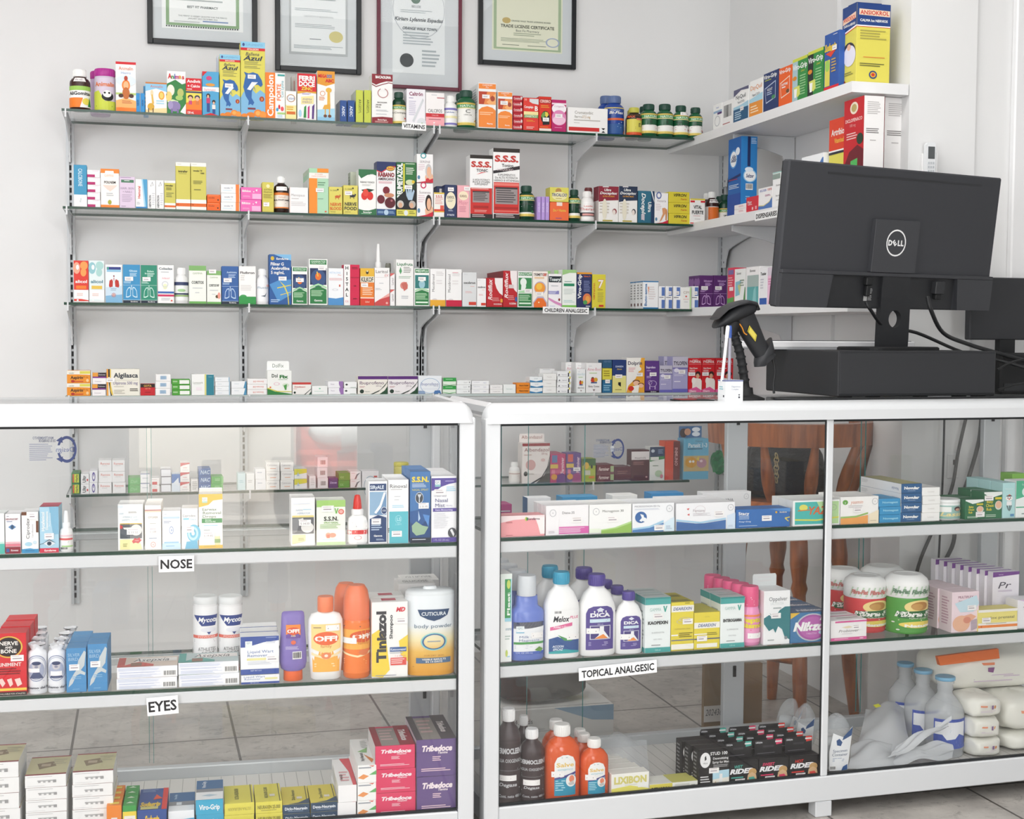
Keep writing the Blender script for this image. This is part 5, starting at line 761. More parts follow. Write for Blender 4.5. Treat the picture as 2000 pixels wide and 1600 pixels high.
B('D', 522, 570, 724, 'f1f2ee', 'white display box with raised lid and green wave', 'tbx .3 .21 .14 .24 3a4438 Dol|tBx .68 .25 .13 .36 2f7a3a Fix|r .45 .36 .82 .375 5a8a4a|a .38 .55 .12 .06 e0a8c0 .2|e .75 .6 .14 .08 d8e4d0|p 4f9a4a .66 .62 .8 .56 .78 .8 .72 .8|e .12 .69 .04 .03 e0702a|p 2f7f3f 0 .74 .3 .86 1 .97 1 1 0 1|p d8cf5a 0 .7 .4 .84 1 .86 1 .89 .4 .88 0 .75', d=.055, lid=(.031, 't .5 .5 .4 .5 7a8478 DolFix', 'f1f2f0'))
B('D', 571, 608, 747, 'f0ece8', 'white box with red top edge and dark corner', 'r 0 0 1 .17 c23a34|tb .4 .36 .13 .66 c8706a Diclofenaco|l .05 .5 .3 .6 1 e0b0a8|e .12 .83 .06 .09 2a3a30|p 234a38 .86 1 1 .74 1 1|p 2a3a34 .62 1 1 .5 1 .55 .68 1', d=.05)
B('D', 609, 640, 754, 'f0f1ef', 'white box with pale green print', 'e .5 .3 .06 .08 7ac0a0|l .15 .6 .85 .68 1 a8d0bc', d=.05)
B('D', 641, 671, 745, 'f0eff2', 'white boxes with purple chevron', 't .3 .42 .16 .42 9a8aa4 Flanax|p 9a72b0 .72 0 1 0 1 1 .82 1 .72 .4', n=2, d=.07)
B('D', 671.5, 697, 746, 'f1f2f1', 'white boxes with black diamond', 'p 3a3a40 .2 .26 .32 .44 .2 .62 .08 .44|l .5 .88 1 .97 1 3a7a5a', n=2, d=.07)
IB = 'r 0 0 1 .17 5a2a78|tx .47 .36 .18 .82 5a2f62 Ibuprofeno|t .7 .54 .07 .2 8a7a8a 600 mg|l .05 .55 .25 .66 2 c8a0a0|e .13 .84 .07 .11 23382c|t .32 .85 .06 .26 6a7a70 Mentha|p 1f4a30 .72 1 .9 .8 1 .55 1 1|p 2a3a30 .42 1 .75 .76 .95 .4 1 .26 1 .32 .9 .56 .7 .85 .5 1'
B('D', 699, 757, 735, 'eee9e0', 'cream box with purple top, left of the pair,', IB, d=.055); B('D', 757.5, 816, 735, 'eee9ea', 'cream box with purple top, right of the pair,', IB, d=.055)
B('D', 817, 863, 734, 'eaeef2', 'pale blue and white pain box', 'a .5 .55 .42 .42 8fb0d0 .05|t .48 .45 .16 .76 8a90b8 Ibuprofeno|t .75 .56 .07 .2 a8b0c8 400 mg|l .1 .72 .85 .76 1 d0d4e0|p 4f7ab0 .64 1 .7 .82 .92 .8 .98 1|p 8aa0c0 0 1 0 .82 .26 .84 .3 1', d=.055)
B('D', 865, 891, 738, 'e4f0e0', 'green and white boxes', 'r 0 0 1 .45 2f9a44|l .2 .15 .8 .3 1 a8e0b0|p 2f9a44 0 .8 .5 .92 1 .8 1 .85 .5 1 0 .85', n=2, d=.06)
B('D', 892, 920, 743, 'eef0f0', 'slim white boxes beside the green pair', 't .6 .5 .22 .5 a8a8ac Capdol|r .85 .3 .9 .6 6a6a6a', n=3, d=.06)
B('D', 921, 955, 744, 'f1f1f2', 'slim white boxes with small blue print', 'l .1 .3 .5 .5 1 c8c8d4|t .75 .45 .18 .36 8a94b8 sinapsis', n=3, d=.06)
B('D', 957, 982, 752, 'f1efee', 'white boxes with grey heading', 't .5 .5 .22 .86 9a9492 Tonopan Forte', n=2, d=.06)
B('D', 983, 1007.5, 751, 'eff2f0', 'single white box with pale teal print', 't .5 .5 .12 .7 a8c8c0 Nevralgina', d=.05)
B('D', 1008, 1034, 748, 'e88a28', 'small amber boxes', 'tb .56 .5 .26 .7 4a2a10 Neuro Iveder', n=2, d=.05)
B('D', 1035, 1060, 736, 'eef2f4', 'white boxes with blue curve', 'p 3a7fae 0 .6 .5 .85 1 .6 1 1 0 1|t .5 .35 .2 .5 a0a8b4 DMSP', n=3, d=.06)
B('D', 1060.5, 1087, 730, 'f0f0ee', 'slightly taller white boxes with faint print', 't .45 .5 .14 .7 b0a8a8 Tramadol', n=3, d=.06)
B('D', 1054, 1084, 720, 'e8e8e8', 'white box behind the faintly printed stack', 'l .2 .1 .8 .3 2 g', d=.06, ins=.09, yb=731)
B('D', 1088, 1116, 725, 'f0f1f2', 'white boxes with black and yellow end', 'p 5a5a62 .06 .8 .14 .5 .2 .8|t .5 .66 .16 .5 6a6a80 Naproxen|r .76 .3 .84 1 1f2430|r .84 0 .92 .4 d9cf4a', n=4, d=.06)
AN = 'l .15 .1 .4 .13 1 g|tx .5 .21 .1 .86 {0} Aine-Bod|l .2 .33 .8 .37 1 e|e .42 .52 .1 .05 6a4a2a|e .44 .58 .15 .07 c8402a|r .3 .64 .7 .68 3a5a8a|e .62 .56 .12 .07 d9a83a|t .5 .78 .06 .7 4a3a3a Baby Gotas|p 8a7a7a .42 .88 .58 .88 .5 .95'
B('D', 1126, 1143.5, 721, 'eef0f0', 'narrow pale box with small cartoon bear', AN.format('b8d0d8'), d=.05); B('D', 1144.5, 1175, 709, 'f1f0f0', 'white box with cartoon bear and pink heading', AN.format('d898a4'), d=.055, rear=2, x1r=-.02)
B('D', 1177, 1195.5, 703, '2a5878', 'blue box at the top of a small stack', 'e .3 .2 .2 .14 4a6a8a|e .7 .2 .2 .14 4a6a8a', yb=719, d=.05); B('D', 1177, 1195.5, 719.5, 'd9cf4a', 'yellow box in the middle of a small stack', 'l .1 .2 .9 .8 3 9a8a2a', yb=742, d=.05); B('D', 1177, 1195.5, 742.5, '2a6a92', 'blue box at the foot of a small stack', 'l .1 .4 .9 .9 3 8ab8d0|s .5 .1', d=.05)
B('D', 1196, 1223, 703, '223a72', 'navy box with pale yellow lower half', 'r 0 .5 1 1 e4dc8a|r 0 .48 1 .5 efe8c0|tb .5 .2 .05 .7 c8d4ea DIAREN|tbi .5 .28 .04 .5 d8b84a Diaren|p K .42 .68 .62 .68 .62 .82 .42 .76|l .2 .9 .8 .94 1 8a7a3a|s .45 .5', d=.05)
B('D', 1223.5, 1259, 699, 'f3f0ea', 'white and orange box with two children', 'p e8a83a .6 0 1 0 1 1 0 1 .1 .8 .5 .6 .75 .3|p f3f0ea 0 0 .8 0 .7 .3 .4 .55 0 .75|tbx .46 .15 .1 .78 4a4258 Dolprin|l .1 .28 .5 .42 4 e0a0a8|e .68 .32 .13 .06 f6f2ea|e .54 .68 .2 .05 7a4a2a|e .54 .73 .17 .07 f0c0a0|e .8 .76 .17 .04 6a3a22|e .8 .8 .14 .06 f0c0a0|p f6f2ea .3 .82 .7 .78 .66 1 .3 1|e .25 .88 .16 .07 d0342c|s .7 .48', d=.055)
B('D', 1260, 1287.5, 705, '5f3a86', 'purple box with outlined elephant', 'tb .4 .2 .07 .66 e4d8f0 Ibuprofeno|l .1 .3 .4 .34 1 c8b0dc|l .1 .48 .5 .56 2 c8b0dc|a .55 .72 .28 .1 d8c4e8 .12|a .35 .68 .14 .07 d8c4e8 .16|r .3 .8 .36 .9 d8c4e8|r .68 .8 .74 .9 d8c4e8|r 0 .94 1 1 2a1c38|tb .6 .97 .03 .5 W Eurofarma|s .55 .42', d=.05)
TY = 'r 0 .0 1 .3 c4c0d0|tbx .5 .18 .1 .88 2f2c40 TYLOFEN|r 0 .3 1 .34 7a72b0|e .25 .38 .16 .06 e4e0f0|l .1 .48 .9 .56 2 d8d4ea|l .1 .68 .6 .74 1 e4e0f0|r 0 .9 1 1 6a68b8|s .6 .42'
B('D', 1288, 1313, 714, 'a8a4cc', 'shorter lavender box', TY, d=.05); B('D', 1313.5, 1343.5, 697, 'a8a4cc', 'taller lavender box', TY, d=.055, rear=1, x1r=-.012)
TL = 'tb .5 .05 .025 .5 e8e0e0 CHILDREN|tbix .5 .1 .06 .86 W TYLENOL|r .03 .17 .97 .175 f3d0d0|tb .4 .29 .04 .6 W Pain+Fever|l .08 .34 .6 .4 2 f3d0d0|e .72 .46 .2 .08 3a1c18|e .7 .52 .13 .07 d8a080|p f0e6e0 .3 .74 .5 .58 .9 .6 1 .66 1 1 .3 1|e .4 .66 .15 .1 f3ece6|p e0609a 0 .92 .6 .84 1 .94 1 1 0 1|tb .35 .96 .05 .6 W Cherry|s .25 .46'
B('D', 1344, 1370.5, 700, 'd0202a', 'red mother and child box, leftmost of three,', TL, d=.05); B('D', 1371, 1396.5, 700, 'd0202a', 'red mother and child box, middle of three,', TL, d=.05); B('D', 1397, 1432, 700, 'd0202a', 'red mother and child box, rightmost of three,', TL, d=.05, rear=1, x1r=-.02)
# ============ low wall shelf, seen through the showcases
B('E', 140, 156.5, 924, '2f7a3a', 'green boxes with yellow sideways panel', 'r .35 .1 .9 .9 d8d83a|tvb .62 .5 .3 .7 3a5a2a Hierba|r .15 .1 .3 .9 d8502a', n=2, d=.1)
B('E', 157.5, 174, 926, 'f0efef', 'white boxes with black sideways mark', 'tvb .4 .5 .4 .7 3a3a3a Ultr|e .8 .6 .1 .12 d04a4a', n=2, d=.1)
B('E', 174.5, 191, 920, 'efeff2', 'white boxes with violet oval', 'a .5 .5 .2 .4 5a4a9a .35|l .45 .2 .55 .8 1 6a5aa8', n=2, d=.1)
RA = 't .5 .3 .2 .7 e07a6a Ranexa|l .25 .48 .8 .56 1 c8c8c8'
B('E', 193, 219, 899, 'f2f1f1', 'left white boxes with salmon lettering', RA, n=3, d=.08); B('E', 219.3, 245, 899, 'f2f1f1', 'right white boxes with salmon lettering', RA, n=3, d=.08)
B('E', 250, 274, 933, '3fa04a', 'grass green boxes with faint swirl', 'ti .5 .5 .4 .8 7ac484 Dak', n=2, d=.08)
B('E', 274.5, 293, 925, 'eeeff2', 'white boxes with grey edging', 'r 0 0 1 .08 8a94b8|l .2 .45 .9 .6 1 b8bcc8', n=2, d=.08)
B('E', 294.5, 312.5, 934, 'efeded', 'white boxes with red square', 'l .15 .2 .8 .3 1 c8a8a8|r .2 .52 .75 .92 c8202c', n=2, d=.08)
B('E', 314, 334, 916, 'e8eaf0', 'blank bluish white boxes with dark edges', 'r 0 0 1 .05 4a4a5a|r 0 .95 1 1 4a4a5a|r 0 0 .04 1 5a5a6a', n=3, d=.08)
B('E', 335, 352, 926, 'd8e4f0', 'pale box with blue top', 'r 0 0 1 .5 3a72b8|p e0e8f0 .2 .5 .8 .2 .9 .7', d=.06)
B('E', 352.5, 371, 904, 'f0eded', 'white boxes with red swoosh', 'p c83a44 0 0 1 0 1 .12 .3 .26 0 .4|l .3 .5 .8 .6 1 d88a8a|l .2 .75 .9 .85 1 c8c4c4', n=3, d=.08)
B('E', 372.5, 387, 936, 'eceae8', 'low pale box before a tall blue stack', 'l .2 .2 .9 .9 5 a8a4a0', d=.06)
B('E', 387.5, 411.5, 915, '2f62a4', 'royal blue boxes with white scrawl', 'tbi .55 .5 .5 .8 c8dcf0 NAC', n=3, d=.08)
B('E', 412, 436, 931, '4fb04a', 'bright green boxes right of the blue stack', 'l .3 .3 .8 .7 2 a8dca0', n=2, d=.08)
B('E', 464, 480, 925, 'c8e0e4', 'pale aqua box', 'l .2 .4 .8 .6 2 a0c8d0', d=.06); B('E', 481, 497.5, 925, 'eceeee', 'plain off-white box', 'l .2 .4 .8 .6 2 c8c8c8', d=.06)
B('E', 498.5, 519, 916, 'eeeff2', 'off-white boxes right of the plain one', 'l .2 .3 .8 .5 1 c0c4d0', n=2, d=.06)
CZN = 't .45 .3 .22 .7 a8a4a8 Calmozan|l .3 .66 .9 .8 1 e8a078'
B('E', 520, 547, 903, 'f1efec', 'white boxes with orange line, left stack,', CZN, n=3, d=.08); B('E', 548, 574, 903, 'f1efec', 'white boxes with orange line, right stack,', CZN, n=3, d=.08)
B('E', 575, 600, 916, 'eef0f0', 'white boxes with yellow tops', 'p e0d84a 0 0 1 0 1 .4 .5 .5 0 .6|p b8c8dc .2 .7 .3 .3 .4 .7', n=2, d=.08)
B('E', 604, 617, 930, 'efefef', 'thin white box before the barcode stack', 'l .2 .2 .8 .8 4 d0d0d0', d=.06)
B('E', 619.5, 640, 893, 'ece8ea', 'white boxes with dark barcode', 'b .25 .25 .85 .8', n=3, d=.08)
B('E', 642, 660, 934, '3a3672', 'dark indigo box', 'tb .5 .45 .18 .8 c8c4e8 Zinnat', d=.06)
B('E', 661.5, 684, 924, '3f9a3a', 'leaf green boxes right of the indigo box', 't .3 .5 .4 .3 a8dca0 cc', n=2, d=.08)
B('E', 684.5, 706, 921, 'f0eaea', 'white boxes with grey swoosh', 'p 6a6468 .4 .95 .6 .35 .95 .15 .7 .5 .55 .95|l .1 .2 .5 .3 1 d0a8a8', n=2, d=.08)
B('E', 707, 740, 920, 'e8e4e6', 'pale box with curved blue line', 'a .5 1 .4 .7 8aa8b8 .06|r .7 .3 .9 .4 c84a3a', d=.06)
bottle('E', 772, 800, 904, 'yellow lidded tub', 'jarlid', 'c9c05a', 'd2c94e', (.1, .7, 'cfc66a'), 'l .2 .3 .8 .7 2 a8a04a', ry=1)
bottle('E', 997, 1018, 904, 'small white pill bottle', 'white', 'ecebea', 'f0f0ee', (.08, .6, 'eeeae6'), 'r 0 .2 1 .3 c8b0a8|l .2 .4 .8 .7 3 b09088')
B('E', 1020, 1074, 866, 'eee6e2', 'white display box with maroon line and dark corner', 'r 0 0 1 .07 9a2a2e|tx .52 .16 .09 .9 8a3a38 Albendazol|t .8 .26 .05 .22 a8706a 200 mg|l .06 .28 .4 .32 1 c8a098|e .3 .54 .18 .13 d8a8a4|e .75 .42 .08 .04 e0c0bc|e .12 .76 .07 .06 3a3a36|t .3 .76 .04 .26 8a827a Mentha|p 4a4640 .5 1 .8 .8 .95 .55 1 .4 1 1|p K .3 1 .7 .84 .9 .6 1 .3 1 .36 .9 .66 .7 .88 .4 1', d=.06, lid=(.03, 't .5 .4 .4 .86 a8706a Albendazol', 'f0e8e4'))
FV = 'r .1 .04 .45 .3 {1}|tbv .78 .4 .2 .66 f0d0dc Farmiver|r .0 .36 .5 .5 d8b84a|p {2} .4 1 .4 .75 .8 .66 1 .75 1 1|r .1 .55 .3 .7 d86a8a|e .25 .8 .2 .1 e0a03a'
B('E', 1075, 1105, 887, 'c0286a', 'pink and purple box', FV.format(0, '5a7aa8', '6a2a82'), d=.06, rear=1); B('E', 1106, 1135, 885, '5f3a8a', 'violet box with sideways lettering', FV.format(0, 'd85a4a', 'a0307a')+'|s .7 .55', d=.06)
B('E', 1137, 1163.5, 896, 'a8b83a', 'olive green box with yellow splash', 'r 0 0 1 .3 3f6a3a|e .3 .3 .2 .15 e0b84a|e .7 .35 .08 .08 K|r .2 .5 .6 .7 c8c8b0|r .5 .75 .9 .85 e08a3a', d=.06)
B('E', 1165, 1198.5, 908, '6a2432', 'maroon boxes with pale lettering and green badge', 'tbi .42 .5 .4 .62 f0dcd8 Farmiver|r .8 .15 1 .85 a8bc8a', n=2, d=.08)
B('E', 1199, 1233, 912, '5a2030', 'low dark maroon box lying flat', 'l .2 .3 .8 .6 2 8a5a5a', d=.08, yb=938)
B('E', 1233, 1268, 879, '4f1c26', 'dark maroon box with white title panel', 'r .0 .05 1 .32 eae4e4|t .5 .26 .06 .76 4a2a2e Moxif 0.5%|l .1 .38 .7 .5 3 a87a7a|e .85 .88 .06 .03 c8a0a0#L:r .2 .5 .8 .8 c8c4c4', d=.05)
B('E', 1269, 1298, 873, 'eef0ec', 'white box with navy top and green leaves', 'r 0 0 1 .3 223a5f|e .2 .12 .12 .05 c8d4e0|l .55 .08 .9 .22 3 8aa0c0|p 3a8a4a 0 .3 1 .28 1 .36 .4 .4 0 .44|r .05 .3 .6 .4 e8e8e4|e .6 .8 .25 .1 b8d0b0|e .8 .88 .1 .06 d88a9a|l .2 .55 .7 .6 1 8a9a8a', d=.05)
B('E', 1299, 1328, 862, 'd8441f', 'tall orange red box with dark spine', 'r .55 0 1 1 6a1a1c|tbd .75 .4 .2 .6 d0a0a0 INMUNO#L:r 0 0 1 1 e0501f', d=.06)
B('E', 1335, 1384, 857, '6ab4d4', 'light blue display box with cartoon cells and raised lid', 't .6 .06 .04 .5 2a4a6a Colmed|tbx .56 .16 .1 .76 e4f2f8 Parasit 1-3|l .15 .24 .85 .28 1 2a4a6a|r .0 .42 1 .8 c8b07a|e .3 .58 .24 .13 d8a03a|e .72 .6 .2 .12 b88a9a|e .26 .56 .05 .03 W|e .38 .56 .05 .03 W|e .7 .55 .06 .03 e8d0d8|p e0c84a .5 .5 .6 .42 .62 .56', d=.06, lid=(.042, 'r 0 0 1 1 3a6a9a|e .2 .6 .16 .4 3a2420|e .38 .5 .14 .3 d8a080|e .75 .3 .18 .2 f0f4f8|e .75 .7 .18 .2 f0f4f8', '4a7aa8'))
# a green foil gift ball with its string
fr, a, c, zb, zt, suf = spot('E', 1388, 1420, 893, None, .16)
root = thing('foil_ball', 'crumpled shiny green foil ball hanging on a string near the low wall shelf', 'ornament', fr.P((a+c)/2, .16, zb), 0)
rs = random.Random(5); b = MB(); R = (c-a)/2; n1, n2 = 9, 12; vs = []
for i in range(n1+1):
    for j in range(n2):
        t = math.pi*i/n1; p = 2*math.pi*j/n2; r = R*(1+rs.uniform(-.16, .1)); vs.append((r*math.sin(t)*math.cos(p), r*math.sin(t)*math.sin(p), R*1.35-r*1.3*math.cos(t)*(1)))
fs = []
for i in range(n1):
    for j in range(n2): fs += [(i*n2+j, i*n2+(j+1) % n2, (i+1)*n2+(j+1) % n2), (i*n2+j, (i+1)*n2+(j+1) % n2, (i+1)*n2+j)]
b.add(vs, fs, mat('1f9a5a', .18, .9)); b.build('foil', root)
b = MB(); b.tube([(0, 0, R*2.6), (.001, 0, R*2.6+.2), (0, 0, 1.2478-zb)], .0012, '4a5a52', 6); b.build('string', root)
# ============ left showcase, top tier
B('F', -22, 9, 1003, 'f0f4f2', 'white and mint box cut by the picture edge', 'r 0 .75 1 1 4fb8a8|r 0 .7 1 .74 c8e4dc', d=.06)
B('F', 10, 40.5, 1004, 'f1f0f2', 'white eye drop box with blue eye and maroon foot', 'l .1 .05 .3 .08 1 8a8a9a|tbx .45 .13 .045 .8 8a3a4a NEO-POLICORT|l .1 .18 .5 .22 1 7a8aa8|p 5a8ab8 .2 .33 .45 .26 .72 .33 .45 .4|e .47 .33 .1 .05 2a4a6a|r 0 .7 1 .74 f0b8c0|r 0 .75 1 .82 d87a8a|r 0 .83 1 1 8a1c2e|p 3a5a9a .06 .87 .26 .87 .26 .96 .06 .96|tbi .6 .915 .05 .5 e8d8dc Rowens', d=.06)
B('F', 42, 75.5, 1000, 'f2f1f0', 'white box with tall sideways lettering and brown corners', 'r 0 0 .3 .08 6a3a1a|r .86 .22 1 .5 6a3a1a|tvx .36 .4 .2 .5 4a4a4e Ciprodex|tv .64 .46 .1 .4 a8a8ae Ciprofloxacino|e .4 .78 .22 .05 a8cfe0|e .78 .74 .12 .04 c8dce6|p 3a94c4 0 .9 .5 .88 .7 .9 1 .9 1 1 0 1|l .2 .93 .8 .97 1 2a6a9a|s .68 .1', d=.06)
B('F', 77, 115, 990, 'a8cfe2', 'pale blue box with large eye and red foot', 'p 7fb4d0 .5 0 1 0 1 .6 .7 .6|tbv .18 .32 .16 .5 W Hycafenicol|tbv .38 .3 .12 .46 W Dexametasona|tv .54 .28 .1 .4 e8f4fa Prednisolona|p e0e6ea .2 .8 .5 .73 .82 .8 .5 .87|e .5 .8 .12 .045 2f4a62|e .5 .8 .05 .02 K|p 2a3a4a .16 .79 .5 .71 .86 .79 .5 .73|p 2a3a4a 0 .81 .22 .79 .22 .8 0 .82|r 0 .9 1 1 d02a48|tb .55 .95 .04 .7 W Eurofarma|s .5 .64#T:r 0 0 1 1 b0304c', d=.07)
bottle('F', 115, 141, 999, 'small white dropper bottle', 'drop', 'f0f0f0', 'f4f4f4', (.06, .46, 'f2f0ee'), 'r .1 .1 .9 .22 e8d0d4|r .1 .3 .9 .42 d85a5a|l .1 .5 .7 .62 2 8aa89a|r .3 .75 .9 .84 a8cf8a|b .2 .84 .6 1')
B('F', 230, 280, 985, 'f3f3f1', 'white ear syringe box with bulb photograph', 'r 0 .02 .2 .08 dfe8ee|ti .14 .2 .035 .22 9ab8c8 EAR|ti .48 .275 .036 .8 9ab8c8 SYRINGE with|ti .5 .34 .036 .84 9ab8c8 SAFETY GUARD|l .42 .16 .8 .2 2 8a8a8a|r .08 .41 .95 .43 d8b84a|r .08 .43 .95 .74 5a6068|p 4a525a .08 .62 .5 .74 .08 .74|e .72 .56 .23 .12 e4e0da|p e8e4de .2 .5 .6 .5 .6 .56 .25 .54|p c83a3a .08 .44 .2 .47 .16 .53 .08 .52|p efe7a8 .08 .76 .6 .76 .7 .82 .9 .86 .95 .98 .08 .98|p c8303a .55 .8 .62 .76 .66 .73 .75 .75 .86 .72 .88 .77 .95 .77 .86 .82 .8 .85 .7 .83 .6 .85|t .75 .79 .025 .28 f0d8d8 NEW|l .2 .85 .4 .93 3 9a9a5a|s .6 .59 S 33.50', d=.075)
B('F', 282.5, 315, 987, 'f2efea', 'white box with red line and peach top stripe', 'r 0 .1 1 .12 a83a30|r 0 .13 1 .15 e8c8a8|t .5 .27 .045 .6 8a8480 OTOFER|l .3 .4 .7 .43 1 c0bcb8|l .25 .73 .75 .77 1 9aa8c0|a .5 .88 .15 .06 d87a70 .15|t .5 .88 .04 .1 d87a70 A|l .15 .18 .3 .2 1 g|s .5 .57 S 13.00', d=.06, rear=1)
B('F', 316.5, 353, 998, 'f3f4f6', 'white box with small blue ear and pale blue foot', 'l .1 .08 .3 .1 1 8a9ab0|r .05 .15 .95 .2 b8d0e4|l .08 .26 .5 .34 2 9aa4b8|a .5 .5 .12 .1 8aa0c8 .2|e .52 .5 .03 .03 8aa0c8|r 0 .73 1 .735 c8d8e8|r .1 .8 .9 .84 9ac4e0|p c0dcee 0 .84 1 .84 1 1 0 1|l .2 .9 .8 .95 1 8ab8d8', d=.06)
B('F', 354.5, 387, 993, 'f3f3f4', 'white box with turquoise ear rings', 'tx .46 .18 .055 .8 5a5e62 Ciprodex|r .1 .24 .45 .28 7fc8dc|t .7 .27 .05 .4 8ab8cc Otico|e .75 .62 .42 .22 6fbcd8|e .7 .62 .32 .17 b8e0ec|e .7 .62 .2 .11 6fbcd8|e .7 .62 .1 .05 e0f2f6|p 5aaed0 .3 .82 .95 .8 1 1 .2 1|s .5 .52', d=.06)
B('F', 388, 435, 965, 'f4f3ee', 'tall white and yellow ear drop box with green band', 'p e4b93a 0 0 1 0 1 .1 .6 .12 .4 .2 0 .24|r .14 .06 .36 .16 eef0ee|t .25 .09 .04 .2 7a9a8a QC|r .14 .13 .36 .16 a8cfc0|tx .45 .28 .05 .6 5a7a62 Earwax|tx .55 .345 .05 .76 5a7a62 Removal|tx .44 .41 .05 .56 5a7a62 Drops|r .12 .45 .98 .53 2a8a4a|tb .4 .475 .025 .4 cfe8d4 Earwax|tb .48 .505 .025 .56 cfe8d4 Removal Aid|l .2 .57 .9 .6 1 c|l .2 .65 .5 .7 1 g|r .68 .78 .88 .94 dcd8a8|r .72 .72 .84 .78 e8e8e4|r .66 .83 .9 .9 8aa86a|r 0 .94 1 1 e0b53a|l .2 .96 .8 .98 1 b89a3a|s .4 .75 S 19.85#L:r 0 0 1 .2 e4b93a|r 0 .94 1 1 e0b53a', d=.04, rear=2, step=.042)
B('F', 568, 615.5, 972, 'f4f3f0', 'white nasal aspirator box with dark bulb photograph', 'l .1 .12 .9 .16 1 e0e4ec|ti .35 .26 .035 .5 a8bcd0 NASAL|ti .52 .325 .036 .84 a8bcd0 ASPIRATOR|l .5 .24 .9 .27 1 c|r .05 .37 .95 .41 e8d890|r .05 .41 .95 .75 6a6c70|p 8a8c8e .05 .44 .4 .42 .25 .7 .05 .75|e .68 .62 .26 .11 e6e4e0|p dcdad6 .3 .45 .5 .42 .6 .6 .45 .6|p efe7b0 .05 .77 .6 .77 .6 .9 .05 .96|l .3 .84 .6 .9 2 b0a870|s .58 .52 S 14.50', d=.075)
B('F', 618, 675, 977, 'f0f4ea', 'wide white and green child nasal box', 'r 0 0 1 .15 a8d07a|p f4f6ee .22 .12 .6 .12 .6 .24 .22 .24|e .85 .26 .1 .06 e06a5a|e .85 .26 .07 .04 f0b8b0|p 7fb85a .62 .18 .66 .18 .68 .26 .72 .18 .76 .18 .7 .3 .66 .3|tbx .5 .41 .09 .5 3a3a30 S.S.N.|tb .5 .5 .04 .5 9abf7a SPRAY NASAL|l .12 .54 .9 .64 3 a8c88a|e .4 .78 .09 .06 e8a890|e .55 .78 .12 .05 e89a80|r .35 .76 .45 .84 e07a60|l .2 .87 .8 .89 1 c|r 0 .93 1 1 c4dca8|s .38 .19', d=.06)
bottle('F', 680, 718, 968, 'white squeeze bottle with red pointed cap', 'drop', 'f4f4f3', 'f2f2f2', (.04, .47, 'f4f4f3'), 'l .1 .05 .4 .2 2 d88a8a|r .05 .42 .95 .62 d83a3a|e .2 .52 .1 .08 f0d8d4|l .4 .48 .85 .56 1 f0d8d4|a .5 .78 .12 .1 e08a84 .15|s .62 .22', ry=.6, ex=3, captop='d8352a')
B('F', 719.5, 757, 940, 'f2f3f4', 'white and navy nasal spray box with angled nozzle', 'r .06 .04 .94 .15 24406f|tbx .45 .095 .055 .72 dfe8f2 SIRyALE|r .06 .17 .94 .54 6f93b8|p 8fb0cc .06 .17 .94 .17 .3 .54 .06 .54|p eef2f4 .8 .18 .92 .18 .66 .42 .4 .52 .3 .5 .58 .38|e .82 .47 .16 .06 24406f|a .82 .47 .16 .06 eef2f4 .12|t .82 .47 .03 .2 eef2f4 150|p 24406f .06 .6 .5 .54 .94 .58 .94 .97 .06 .97|l .14 .66 .7 .8 4 b8c8dc|tb .5 .87 .03 .5 W Gamma|l .4 .92 .85 .95 2 b8c8dc|s .4 .64', d=.06)
B('F', 758, 798.5, 937, 'f2f2f2', 'white box with turquoise lower half', 'tx .5 .1 .06 .82 5a5658 Rinoval|l .12 .15 .9 .17 1 b8b4b4|l .3 .26 .6 .28 1 g|l .3 .31 .6 .33 1 g|l .2 .4 .85 .45 2 c|r .06 .5 .98 1 5fbcc8|a .5 .62 .16 .06 a8dce4 .12|tb .52 .62 .05 .26 b8e4ea LS|t .5 .7 .03 .3 a8dce4 LS&M|l .0 .76 .06 .84 3 K|s .42 .85', d=.06, rear=1)
B('F', 800.5, 841, 921, '4678b0', 'blue saline spray box with yellow initials', 'tBx .5 .11 .07 .84 e6d04a S.S.N.|l .1 .17 .9 .23 3 c8d8ea|t .5 .255 .03 .8 d8cf6a NASAL SPRAY|e .45 .37 .2 .08 d8e0e8|e .45 .37 .18 .072 3a4048|p d0d4d8 .35 .32 .43 .37 .42 .43 .48 .43 .47 .37 .56 .32|p 2f5a94 0 .56 1 .5 1 1 0 1|p 24487a 0 .7 .4 .8 1 .62 1 1 0 1|p 9ab898 .08 .76 .3 .7 .6 .76 .9 .78 .7 .88 .3 .9 .1 .84|p b8d0e8 .4 .55 .5 .66 .4 .7|p 5a90d0 .62 .6 .75 .7 .95 .62 .9 .78|r 0 .93 1 1 1f2a38|l .1 .95 .8 .97 1 dfe4ea|s .66 .48 S 31.95', d=.07, rear=1)
B('F', 842, 891.5, 930, 'f2f2f4', 'white and violet nasal mist box with nozzle badge', 'p 5a4a9a 0 .03 1 .03 1 .1 .7 .12 .4 .16 .25 .2 0 .22|r .14 .06 .36 .16 f0f2f2|t .25 .09 .035 .18 6a8a9a QC|r .14 .125 .36 .16 8fc0c4|l .55 .07 .95 .09 1 c8c0e8|l .6 .16 .97 .24 3 c|t .35 .3 .025 .5 9a98a8 12 hour relief|tx .4 .365 .055 .5 5f5e8c Nasal|tx .34 .44 .055 .38 5f5e8c Mist|t .72 .445 .02 .24 a8a4c0 No drip|r .06 .485 1 .535 5a4a9a|tb .5 .51 .025 .7 dcd6f0 Extra Moisturizing|l .1 .56 .7 .8 8 dcdce0|e .83 .86 .17 .075 4a4c52|p e8e8ea .74 .82 .82 .8 .92 .88 .88 .92|r 0 .93 1 1 5a4a9a|t .4 .965 .03 .6 d0c8e8 1 FL OZ (30 mL)|s .34 .24', d=.06, rear=2)
